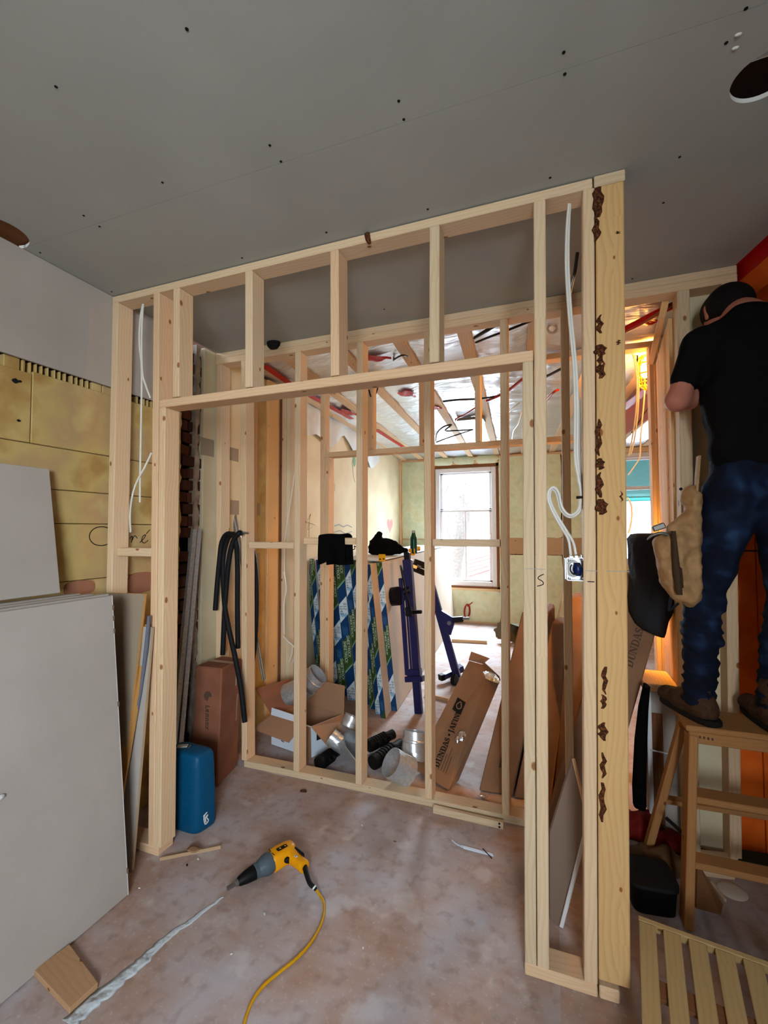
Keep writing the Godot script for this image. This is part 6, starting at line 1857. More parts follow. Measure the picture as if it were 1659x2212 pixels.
	for q in [[1234, 1203], [1245, 1202], [1258, 1201]]:
		var c := at_z(q[0], q[1], -1.655)
		obj("cable_clamp", box(c + Vector3(-0.006, -0.006, -0.006), c + Vector3(0.006, 0.004, 0.006), 0.0015), M.steel, t)
	# cables in the hall and over the foil
	for r in [
		[[Vector3(-1.892, 1.959, -3.1), Vector3(-1.901, 1.7, -3.05), Vector3(-1.913, 1.448, -3), Vector3(-1.925, 1.271, -3), Vector3(-1.919, 1.131, -3)], 0.003, M.cable, "thin grey wire slanting down the far left stud"],
		[[Vector3(-1.928, 1.148, -3), Vector3(-1.906, 1.026, -3), Vector3(-1.926, 0.885, -3), Vector3(-1.92, 0.676, -3)], 0.006, M.cable, "white cable bundle hanging by the far left stud"],
		[[Vector3(-1.928, 0.661, -3), Vector3(-1.875, 0.628, -2.98), Vector3(-1.813, 0.595, -2.97), Vector3(-1.759, 0.554, -2.96)], 0.006, M.cable, "bent white cable ends below the hanging bundle, upper one"],
		[[Vector3(-1.828, 0.597, -2.97), Vector3(-1.836, 0.545, -2.97), Vector3(-1.856, 0.482, -2.97)], 0.005, M.cable, "white cable end pointing down beside the open carton, left one"],
		[[Vector3(-1.805, 0.582, -2.97), Vector3(-1.812, 0.533, -2.97), Vector3(-1.828, 0.478, -2.97)], 0.005, M.cable, "white cable end pointing down beside the open carton, right one"],
		[[Vector3(-1.284, 2.527, -3.15), Vector3(-1.281, 2.476, -3.2), Vector3(-1.286, 2.541, -3.3), Vector3(-1.301, 2.648, -3.4), Vector3(-1.314, 2.797, -3.5), Vector3(-0.921, 2.6, -2.783), Vector3(-0.885, 2.62, -2.852)], 0.006, M.cable_dark, "tan cable dropping through the far header bay"],
		[[Vector3(-0.417, 2.62, -2.718), Vector3(-0.335, 2.6, -2.599), Vector3(-0.256, 2.6, -2.535), Vector3(-0.127, 2.6, -2.525), Vector3(-0.009, 2.62, -2.557)], 0.011, M.cable_dark, "thick dark cable run under the foil near the middle wall"],
		[[Vector3(-0.422, 2.62, -2.788), Vector3(-0.319, 2.6, -2.684), Vector3(-0.209, 2.6, -2.627), Vector3(-0.082, 2.61, -2.576)], 0.007, M.cable_dark, "second dark cable run beneath the foil"],
		[[Vector3(-0.896, 2.62, -3.975), Vector3(-0.769, 2.6, -3.903), Vector3(-0.613, 2.6, -3.933), Vector3(-0.478, 2.61, -3.962), Vector3(-0.377, 2.61, -3.928)], 0.009, M.cable_dark, "dark cable crossing the strapping in the middle of the foil"],
		[[Vector3(-0.523, 2.61, -4.065), Vector3(-0.415, 2.6, -3.921), Vector3(-0.307, 2.6, -3.772), Vector3(-0.185, 2.6, -3.529)], 0.012, M.cable_red, "red cable crossing the foil towards the right"],
		[[Vector3(-0.946, 2.62, -4.865), Vector3(-0.899, 2.6, -4.577), Vector3(-0.781, 2.6, -4.424), Vector3(-0.644, 2.6, -4.207)], 0.008, M.cable_red, "brown cable bent over the strapping by the metal hanger"],
		[[Vector3(-1.364, 2.6, -5.605), Vector3(-1.216, 2.58, -5.065), Vector3(-1.083, 2.58, -4.792), Vector3(-1.003, 2.6, -4.821), Vector3(-1.095, 2.57, -4.934), Vector3(-0.993, 2.58, -5.022), Vector3(-0.829, 2.6, -5.13)], 0.009, M.cable_dark, "tangle of dark cable on the foil left of the metal hanger"],
		[[Vector3(-1.38, 2.6, -5.696), Vector3(-1.147, 2.58, -5.37), Vector3(-0.95, 2.59, -5.217), Vector3(-0.819, 2.6, -5.134)], 0.008, M.cable_dark, "dark cable strand running under the metal hanger"],
		[[Vector3(-0.251, 2.6, -4.534), Vector3(-0.306, 2.56, -4.84), Vector3(-0.377, 2.56, -5.162), Vector3(-0.436, 2.58, -5.734)], 0.010, M.cable, "white cable drooping from the foil at the right"],
		[[Vector3(-0.386, 2.6, -4.538), Vector3(-0.311, 2.59, -4.295), Vector3(-0.255, 2.6, -4.192)], 0.007, M.cable, "short white cable on the foil at the right"],
		[[Vector3(-0.024, 2.6, -4.188), Vector3(0.028, 2.58, -3.909), Vector3(0.067, 2.6, -3.914)], 0.010, M.cable_red, "short red cable on the foil seen through the right bay"],
		[[Vector3(-0.018, 2.61, -3.569), Vector3(0.043, 2.6, -3.456), Vector3(0.088, 2.6, -3.393)], 0.010, M.cable_dark, "dark cable on the foil seen through the right bay"]]:
		tag(obj("cable", tube(MB.new(), smooth_path(r[0], 5), r[1], 7), r[2]), r[3], "cable", "cables in the hall and under the foil")
	var curl := []
	for k in 40:
		var an := TAU * 2.2 * k / 39.0
		curl.append(at_z(1193 + 10 * cos(an), 712 + 9 * sin(an) - k * 0.1, -2.75 - 0.002 * k))
	tag(obj("cable_coil", tube(MB.new(), curl, 0.006, 6), M.cable), "coil of cream cable hanging under the foil beside the doubled stud", "cable coil")


# ---------------------------------------------------------------- the right-hand bay: worker, ladder, lamp, clutter
func right_things() -> void:
	step_ladder()
	worker()
	work_lamp("lit work lamp in a yellow cage hanging in the back of the right bay", Vector3(0.628, 2.557, -3.52), LAMP)
	work_lamp("second yellow work lamp, unseen behind the black coat, placed to light the hall end", Vector3(0.549, 1.155, -2.93), LAMP)  # out of view; placed to light the end of the hall
	right_clutter()


const STEP_Y := 0.711


func step_ladder() -> void:
	var t := thing("step_ladder", "worn wooden stepladder the worker stands on", "ladder")
	var y := STEP_Y
	var x0: float = 0.469
	var x1 := x0 + 0.46
	obj("top_plank", box(Vector3(x0, y - 0.022, -2.27), Vector3(x1, y, -2.06), 0.004), M.ladder_wood, t)
	obj("front_beam", box(Vector3(x0 + 0.012, y - 0.068, -2.095), Vector3(x1 - 0.012, y - 0.022, -2.072), 0.003), M.ladder_wood, t)
	for k in 4:
		var c := at_z(1512 + 9.0 * k, 1592 + 1.6 * k, -2.0715)
		obj("stamped_mark", box(c + Vector3(-0.003, -0.005, 0), c + Vector3(0.003, 0.004, 0.0015), 0), M.ink_soft, t)
	var rails := [[Vector3(0.442, 0, -2.017), Vector3(0.494, 0.67, -2.1)], [Vector3(0.442, 0, -2.017) + Vector3(0.45, 0, -0.03), Vector3(0.494, 0.67, -2.1) + Vector3(0.40, 0, 0)]]
	for r in rails:
		obj("front_rail", stick(r[0] + Vector3(0, 0.004, 0), r[1], 0.030, 0.075, 0.003, Vector3.RIGHT.cross(Vector3.UP)).mesh(), M.ladder_wood, t)
	var back := [[Vector3(0.369, 0, -2.366), Vector3(0.481, 0.659, -2.23)], [Vector3(0.369, 0, -2.366) + Vector3(0.56, 0, -0.03), Vector3(0.481, 0.659, -2.23) + Vector3(0.44, 0, 0)]]
	for r in back:
		obj("rear_leg", stick(r[0] + Vector3(0, 0.004, 0), r[1] + Vector3(0.012, -0.01, 0), 0.030, 0.045, 0.003, Vector3.RIGHT.cross(Vector3.UP)).mesh(), M.ladder_wood, t)
	obj("rear_crossbar", stick(back[0][0].lerp(back[0][1], 0.45), back[1][0].lerp(back[1][1], 0.45), 0.045, 0.018).mesh(), M.ladder_wood, t)
	for q in [0.66, 0.315]:
		var a: Vector3 = rails[0][0].lerp(rails[0][1], q)
		var b: Vector3 = rails[1][0].lerp(rails[1][1], q)
		obj("step", box(a + Vector3(0.008, -0.012, -0.06), b + Vector3(-0.008, 0.012, 0.035), 0.004), M.ladder_wood, t)
		obj("step_rail", box(a + Vector3(0.010, -0.050, -0.055), b + Vector3(-0.010, -0.013, -0.038), 0.003), M.ladder_wood, t)


func worker() -> void:
	var p := thing("person", "worker seen from behind in black t-shirt and dark jeans, bending forward on the stepladder", "person")
	var z := -2.15
	var hipL := Vector3(0.671, 1.613, -2.15)
	var hipR := Vector3(0.846, 1.598, -2.15)
	var kneeL := Vector3(0.575, 1.186, -2.19)
	var ankL := Vector3(0.534, 0.827, -2.15)
	var kneeR := Vector3(0.841, 1.149, -2.17)
	var ankR := Vector3(0.771, 0.841, -2.13)
	var pelA := Vector3(0.687, 1.695, -2.15)
	var pelB := Vector3(0.836, 1.687, -2.15)
	var waA := Vector3(0.69, 1.804, -2.15)
	var waB := Vector3(0.84, 1.794, -2.15)
	var miA := Vector3(0.671, 1.998, -2.14)
	var miB := Vector3(0.856, 1.978, -2.14)
	var chA := Vector3(0.67, 2.165, -2.15)
	var chB := Vector3(0.877, 2.154, -2.15)
	var shL := Vector3(0.567, 2.206, -2.15)
	var shR := Vector3(0.982, 2.156, -2.15)
	var elL := Vector3(0.486, 1.984, -2.13)
	var wrL := Vector3(0.691, 2.072, -2.38)
	var elR := Vector3(1.021, 1.947, -2.17)
	var wrR := Vector3(0.956, 2.155, -2.44)
	var trap := Vector3(0.738, 2.294, -2.16)
	var trapR := Vector3(0.867, 2.276, -2.16)
	var nk := Vector3(0.743, 2.322, -2.2)
	var hd := Vector3(0.716, 2.39, -2.27)
	# body: one continuous figure
	var f := Field.new(Vector3(0.36, STEP_Y - 0.02, -2.62), Vector3(1.08, 2.46, -1.98), 0.013)
	f.cap(pelA, 0.070, pelB, 0.070, 0.02)
	f.cap(waA, 0.066, waB, 0.066, 0.02)
	f.cap(miA, 0.072, miB, 0.072, 0.02)
	f.cap(chA, 0.078, chB, 0.078, 0.02)
	f.cap(pelA.lerp(pelB, 0.5), 0.075, chA.lerp(chB, 0.5), 0.08, 0.02)
	f.cap(shL, 0.046, trap, 0.042, 0.04)
	f.cap(shR, 0.046, trapR, 0.042, 0.04)
	f.cap(trap, 0.045, nk, 0.055, 0.04)
	f.cap(trapR, 0.045, nk, 0.055, 0.04)
	f.cap(nk, 0.056, hd, 0.055, 0.04)
	for q in [[hipL, kneeL, ankL], [hipR, kneeR, ankR]]:
		f.cap(q[0], 0.075, q[1], 0.048, 0.02)
		f.cap(q[1], 0.05, q[1].lerp(q[2], 0.35), 0.054, 0.02)
		f.cap(q[1].lerp(q[2], 0.35), 0.054, q[2], 0.034, 0.02)
		f.cap(q[2], 0.034, q[2] + Vector3(-0.015, -0.05, -0.04), 0.028, 0.02)
	for q in [[shL, elL, wrL], [shR, elR, wrR]]:
		f.cap(q[0], 0.05, q[1], 0.040, 0.03)
		f.cap(q[1], 0.041, q[1].lerp(q[2], 0.3), 0.045, 0.02)
		f.cap(q[1].lerp(q[2], 0.3), 0.045, q[2], 0.027, 0.02)
	var mb := f.add_to(MB.new())
	head(mb, hd)
	hand(mb, wrL, (wrL - elL).normalized(), 1.0)
	hand(mb, wrR, (wrR - elR).normalized(), -1.0)
	obj("body", mb, M.skin, p)
	# cropped dark hair
	var h := Field.new(hd - Vector3.ONE * 0.14, hd + Vector3.ONE * 0.14, 0.006)
	h.cap(hd + Vector3(0.0, 0.012, 0.012), 0.087, hd + Vector3(-0.004, 0.018, -0.05), 0.083, 0.02, Vector3(1.02, 1.03, 1.0))
	h.cut(hd + Vector3(0.0, -0.040, 0.03), Vector3(0.0, 0.86, 0.12))
	h.cut(hd + Vector3(0, 0, -0.10), Vector3(0, 0.35, 1))
	h.crumple(wob, 0.002, Vector3.ONE * 90)
	obj("hair", h.add_to(MB.new()), M.hair, p)
	# t-shirt
	var s := Field.new(Vector3(0.36, 1.60, -2.40), Vector3(1.08, 2.40, -1.95), 0.011)
	s.cap(waA + Vector3(0, -0.035, 0), 0.104, waB + Vector3(0, -0.035, 0), 0.104, 0.04)
	s.cap(waA.lerp(miA, 0.5), 0.099, waB.lerp(miB, 0.5), 0.099, 0.05)
	s.cap(miA, 0.100, miB, 0.100, 0.06)
	s.cap(chA, 0.104, chB, 0.104, 0.05)
	s.cap(miA.lerp(miB, 0.5), 0.112, chA.lerp(chB, 0.5), 0.112, 0.05)
	s.cap(shL, 0.060, trap, 0.056, 0.05)
	s.cap(shR, 0.060, trapR, 0.056, 0.05)
	s.cap(trap, 0.057, trapR, 0.057, 0.05)
	s.cap(shL, 0.060, shL.lerp(elL, 0.62), 0.053, 0.03)
	s.cap(shR, 0.060, shR.lerp(elR, 0.62), 0.053, 0.03)
	var hemL := shL.lerp(elL, 0.62)
	s.crumple(noise(1.0, 91, 2), 0.012, Vector3(7, 4, 7))
	# open at the collar, hem and cuffs
	var st := s.add_to(MB.new())
	obj("shirt", st, M.shirt, p)
	# jeans
	var j := Field.new(Vector3(0.36, STEP_Y + 0.02, -2.38), Vector3(1.0, 1.80, -1.98), 0.012)
	j.cap(pelA + Vector3(0, 0.02, 0), 0.094, pelB + Vector3(0, 0.02, 0), 0.094, 0.03)
	j.cap(hipL + Vector3(0, -0.02, 0.02), 0.108, hipL.lerp(kneeL, 0.3), 0.098, 0.04)
	j.cap(hipR + Vector3(0, -0.02, 0.02), 0.108, hipR.lerp(kneeR, 0.3), 0.098, 0.04)
	for q in [[hipL, kneeL, ankL], [hipR, kneeR, ankR]]:
		j.cap(q[0].lerp(q[1], 0.3), 0.097, q[1], 0.066, 0.03)
		j.cap(q[1], 0.066, q[1].lerp(q[2], 0.4), 0.064, 0.03)
		j.cap(q[1].lerp(q[2], 0.4), 0.064, q[2] + Vector3(0, -0.035, 0), 0.056, 0.03)
	var fold := noise(1.0, 92, 2)
	j.crumple(fold, 0.012, Vector3(5, 9, 5))
	for zz in j.n.z:     # bunched folds below the knee
		for yy in j.n.y:
			var wy := j.lo.y + yy * j.cell
			if wy > kneeL.y + 0.06: continue
			for xx in j.n.x:
				var i := (zz * j.n.y + yy) * j.n.x + xx
				if absf(j.f[i]) < 0.05:
					j.f[i] -= 0.007 * sin(wy * 150.0 + 3.0 * fold.get_noise_2d(xx * 0.5, wy * 8.0) + xx * 0.25) * smoothstep(kneeL.y + 0.06, kneeL.y - 0.12, wy)
	obj("jeans", j.add_to(MB.new()), M.jeans, p)
	# boots
	for q in [[ankL, Vector3(-0.075, 0, -0.17)], [ankR, Vector3(-0.02, 0, -0.19)]]:
		var a: Vector3 = q[0]
		var dirb: Vector3 = q[1].normalized()
		var heel := Vector3(a.x, STEP_Y, a.z) - dirb * 0.035
		var b := Field.new(Vector3(a.x - 0.24, STEP_Y + 0.012, a.z - 0.32), Vector3(a.x + 0.16, STEP_Y + 0.24, a.z + 0.14), 0.008)
		b.cap(heel + Vector3(0, 0.045, 0), 0.043, heel + dirb * 0.10 + Vector3(0, 0.05, 0), 0.046, 0.03)
		b.cap(heel + dirb * 0.10 + Vector3(0, 0.048, 0), 0.046, heel + dirb * 0.215 + Vector3(0, 0.035, 0), 0.036, 0.03, Vector3(1.1, 1, 1.1))
		b.cap(heel + dirb * 0.02 + Vector3(0, 0.06, 0), 0.047, a + Vector3(0, 0.03, 0), 0.047, 0.03)
		b.cut(Vector3(0, STEP_Y + 0.018, 0), Vector3.UP)
		var bo := obj("boot", b.add_to(MB.new()), M.boot, p)
		var sd := dirb.cross(Vector3.UP)
		var c := heel + dirb * 0.09
		var rg := []
		for k in [[0.002, 0.97], [0.006, 1.0], [0.020, 1.0], [0.024, 0.96]]:
			rg.append([c + Vector3(0, k[0], 0), dirb * 0.150 * k[1], sd * 0.048 * k[1], 3.0])
		obj("sole", loft(MB.new(), rg, 28), M.sole, bo)
	# tool pouch on the belt
	var t := thing("tool_pouch", "tan leather tool pouch with hammer hanging at the worker's left hip", "tool pouch")
	var l := Field.new(Vector3(0.348, 1.119, -2.12) + Vector3(-0.02, -0.02, -0.1), Vector3(0.583, 1.668, -2.12) + Vector3(0.02, 0.02, 0.12), 0.007)
	l.cap(Vector3(0.532, 1.588, -2.13), 0.028, Vector3(0.514, 1.2, -2.13), 0.032, 0.02, Vector3(1, 1, 2.2))
	l.cap(Vector3(0.464, 1.421, -2.11), 0.043, Vector3(0.452, 1.264, -2.11), 0.034, 0.03, Vector3(1, 1, 1.7))
	l.cap(Vector3(0.411, 1.408, -2.11), 0.027, Vector3(0.425, 1.273, -2.11), 0.022, 0.025, Vector3(1, 1, 1.8))
	l.cap(Vector3(0.428, 1.245, -2.11), 0.022, Vector3(0.462, 1.201, -2.11), 0.024, 0.02, Vector3(1, 1, 1.6))
	l.cap(Vector3(0.514, 1.504, -2.11), 0.030, Vector3(0.45, 1.468, -2.1), 0.018, 0.02, Vector3(1, 1, 1.8))
	l.cap(Vector3(0.522, 1.612, -2.12), 0.026, Vector3(0.509, 1.582, -2.12), 0.022, 0.02, Vector3(1, 1, 1.6))
	l.cap(Vector3(0.509, 1.229, -2.12), 0.034, Vector3(0.507, 1.174, -2.12), 0.022, 0.02, Vector3(1, 1, 1.7))
	l.crumple(noise(1.0, 93, 2), 0.006, Vector3.ONE * 16)
	obj("pouch", l.add_to(MB.new()), M.leather, t)
	obj("pocket_slot", loft(MB.new(), [[Vector3(0.44, 1.575, -2.04) + Vector3(0, -0.12, -0.002), Vector3(0.008, 0, 0.006), Vector3(0, 0, 0.01)], [Vector3(0.448, 1.289, -2.04), Vector3(0.014, 0, 0), Vector3(0, 0, 0.012)], [Vector3(0.456, 1.21, -2.04), Vector3(0.010, 0, 0), Vector3(0, 0, 0.01)]], 10), M.leather_dark, t)
	obj("rivet", lathe(MB.new(), [Vector2(0.001, 0), Vector2(0.006, 0.001), Vector2(0.006, 0.004)], along(Vector3(0.473, 1.618, -2.05) + Vector3(0, 0.0, 0), Vector3(0, 0, -1)), 10), M.ink, t)
	obj("strap", stick(Vector3(0.545, 1.749, -2.09), Vector3(0.531, 1.594, -2.09), 0.032, 0.010, 0.002, Vector3(1, 0, 0)).mesh(), M.leather, t)
	obj("hammer_claw", tube(MB.new(), smooth_path([Vector3(0.439, 1.435, -2.08), Vector3(0.405, 1.446, -2.07), Vector3(0.376, 1.438, -2.07), Vector3(0.356, 1.42, -2.07)], 4), [0.013, 0.013, 0.012, 0.012, 0.011, 0.011, 0.010, 0.010, 0.009, 0.008, 0.006, 0.005, 0.003], 10, 0.6), M.dull_steel, t)
	obj("hammer_head", stick(Vector3(0.382, 1.462, -2.1), Vector3(0.425, 1.479, -2.1), 0.024, 0.024, 0.004).mesh(), M.dull_steel, t)
	obj("tool_handle", tube(MB.new(), [Vector3(0.444, 1.2, -2.11), Vector3(0.433, 1.135, -2.11)], 0.006, 8), M.ink, t)
	obj("tool_handle", tube(MB.new(), [Vector3(0.44, 1.137, -2.12), Vector3(0.469, 1.167, -2.12)], 0.005, 8), M.ink, t)
	obj("tool_handle", tube(MB.new(), [Vector3(0.459, 1.395, -2.06), Vector3(0.462, 1.235, -2.05)], 0.010, 8), M.leather_dark, t)


func head(mb: MB, c: Vector3) -> void:
	# faces away from us and a little down: forward is -z
	var f := Field.new(c - Vector3(0.13, 0.17, 0.16), c + Vector3(0.13, 0.14, 0.14), 0.005)
	var fw := Vector3(-0.10, -0.35, -0.93).normalized()
	var up := (Vector3.UP - fw * fw.y).normalized()
	var sd := fw.cross(up)
	f.cap(c + up * 0.018 - fw * 0.008, 0.083, c + up * 0.022 + fw * 0.04, 0.078, 0.03)
	f.cap(c - up * 0.035 + fw * 0.035, 0.062, c - up * 0.075 + fw * 0.065, 0.034, 0.03)
	f.cap(c + up * 0.03 + fw * 0.098 + sd * 0.03, 0.016, c + up * 0.03 + fw * 0.098 - sd * 0.03, 0.016, 0.02)
	f.cap(c + up * 0.012 + fw * 0.112, 0.008, c - up * 0.022 + fw * 0.130, 0.013, 0.012)
	f.cap(c - up * 0.052 + fw * 0.104 + sd * 0.018, 0.006, c - up * 0.052 + fw * 0.104 - sd * 0.018, 0.006, 0.01)
	f.cap(c - up * 0.062 + fw * 0.101 + sd * 0.014, 0.007, c - up * 0.062 + fw * 0.101 - sd * 0.014, 0.007, 0.01)
	for k in [-1.0, 1.0]:
		f.cap(c + up * 0.008 + fw * 0.096 + sd * 0.03 * k, 0.0105, c + up * 0.008 + fw * 0.097 + sd * 0.033 * k, 0.0105, 0.006)
		f.cap(c + up * 0.012 - fw * 0.004 + sd * 0.084 * k, 0.010, c - up * 0.028 + fw * 0.006 + sd * 0.083 * k, 0.008, 0.01, Vector3(0.8, 1.3, 1.6))
	f.add_to(mb)


func hand(mb: MB, w: Vector3, d: Vector3, side: float) -> void:
	var f := Field.new(w - Vector3.ONE * 0.20, w + Vector3.ONE * 0.20, 0.006)
	var up := (Vector3.UP - d * d.y).normalized()
	var s := d.cross(up) * side
	f.cap(w - d * 0.03, 0.027, w + d * 0.012, 0.026, 0.02)
	for k in 4:
		var o := up * (0.030 - 0.020 * k)
		f.cap(w + d * 0.015 + o * 0.6, 0.016, w + d * 0.082 + o, 0.0115, 0.012)
	var lens := [0.040, 0.046, 0.042, 0.032]
	for k in 4:
		var o := up * (0.030 - 0.020 * k)
		var L: float = lens[k]
		var a := w + d * 0.084 + o
		var b := a + (d * 0.75 + s * 0.65).normalized() * L
		var c := b + (d * 0.05 + s * 1.0).normalized() * L * 0.7
		var e := c + (d * -0.7 + s * 0.6).normalized() * L * 0.5
		f.cap(a, 0.0098, b, 0.0092, 0.004)
		f.cap(b, 0.0092, c, 0.0085, 0.003)
		f.cap(c, 0.0085, e, 0.0078, 0.003)
	var ta := w + d * 0.025 + up * 0.030
	var tb := ta + (d * 0.75 + up * 0.55 + s * 0.35).normalized() * 0.042
	var tc := tb + (d * 0.8 + s * 0.75 - up * 0.15).normalized() * 0.030
	f.cap(ta - up * 0.012, 0.0150, ta, 0.0135, 0.012)
	f.cap(ta, 0.0125, tb, 0.0108, 0.006)
	f.cap(tb, 0.0108, tc, 0.0092, 0.003)
	f.add_to(mb)


func work_lamp(label: String, c: Vector3, power: float) -> void:
	var t := thing("work_lamp", label, "lamp", "caged work lamps")
	var l := OmniLight3D.new()
	l.name = "lamp_light"
	l.light_color = Color(1.0, 0.70, 0.26)
	l.light_energy = power
	l.light_size = 0.05
	l.omni_range = 12.0
	l.omni_attenuation = 2.0
	l.shadow_enabled = true
	t.add_child(l)
	l.position = c
	obj("bulb", lathe(MB.new(), [Vector2(0.012, 0.09), Vector2(0.018, 0.06), Vector2(0.034, 0.03), Vector2(0.042, 0.0), Vector2(0.036, -0.03), Vector2(0.018, -0.048), Vector2(0.002, -0.052)], Transform3D(Basis.IDENTITY, c), 20), M.bulb, t)
	for k in 8:
		var a := TAU * k / 8.0
		var o := Vector3(cos(a), 0, sin(a))
		obj("cage_rib", tube(MB.new(), smooth_path([c + Vector3(0, 0.10, 0) + o * 0.038, c + Vector3(0, 0.04, 0) + o * 0.062, c + Vector3(0, -0.03, 0) + o * 0.066, c + Vector3(0, -0.10, 0) + o * 0.048, c + Vector3(0, -0.135, 0) + o * 0.008], 4), 0.0045, 6), M.lamp_cage, t)
	for q in [[0.04, 0.062], [-0.03, 0.066], [-0.09, 0.052]]:
		var ring := []
		for k in 25:
			ring.append(c + Vector3(cos(TAU * k / 24.0) * q[1], q[0], sin(TAU * k / 24.0) * q[1]))
		obj("cage_ring", tube(MB.new(), ring, 0.0045, 6), M.lamp_cage, t)
	obj("cage_collar", lathe(MB.new(), [Vector2(0.03, 0.09), Vector2(0.045, 0.095), Vector2(0.045, 0.13), Vector2(0.03, 0.135)], Transform3D(Basis.IDENTITY, c), 20), M.lamp_cage, t)
	obj("socket", lathe(MB.new(), [Vector2(0.026, 0.13), Vector2(0.03, 0.135), Vector2(0.024, 0.20), Vector2(0.012, 0.225)], Transform3D(Basis.IDENTITY, c), 16), M.ink_soft, t)
	obj("hook", tube(MB.new(), smooth_path([c + Vector3(0.0, 0.22, 0), c + Vector3(-0.012, 0.25, 0), c + Vector3(0.0, 0.285, 0), c + Vector3(0.02, 0.26, 0)], 4), 0.004, 6), M.dull_steel, t)
	obj("lamp_cord", tube(MB.new(), smooth_path([c + Vector3(0.01, 0.21, 0), c + Vector3(-0.05, 0.13, 0.03), c + Vector3(-0.06, 0.05, 0.04), c + Vector3(-0.055, 0.16, 0.06), c + Vector3(-0.04, 0.27, 0.03)], 4), 0.005, 6), M.ink, t)


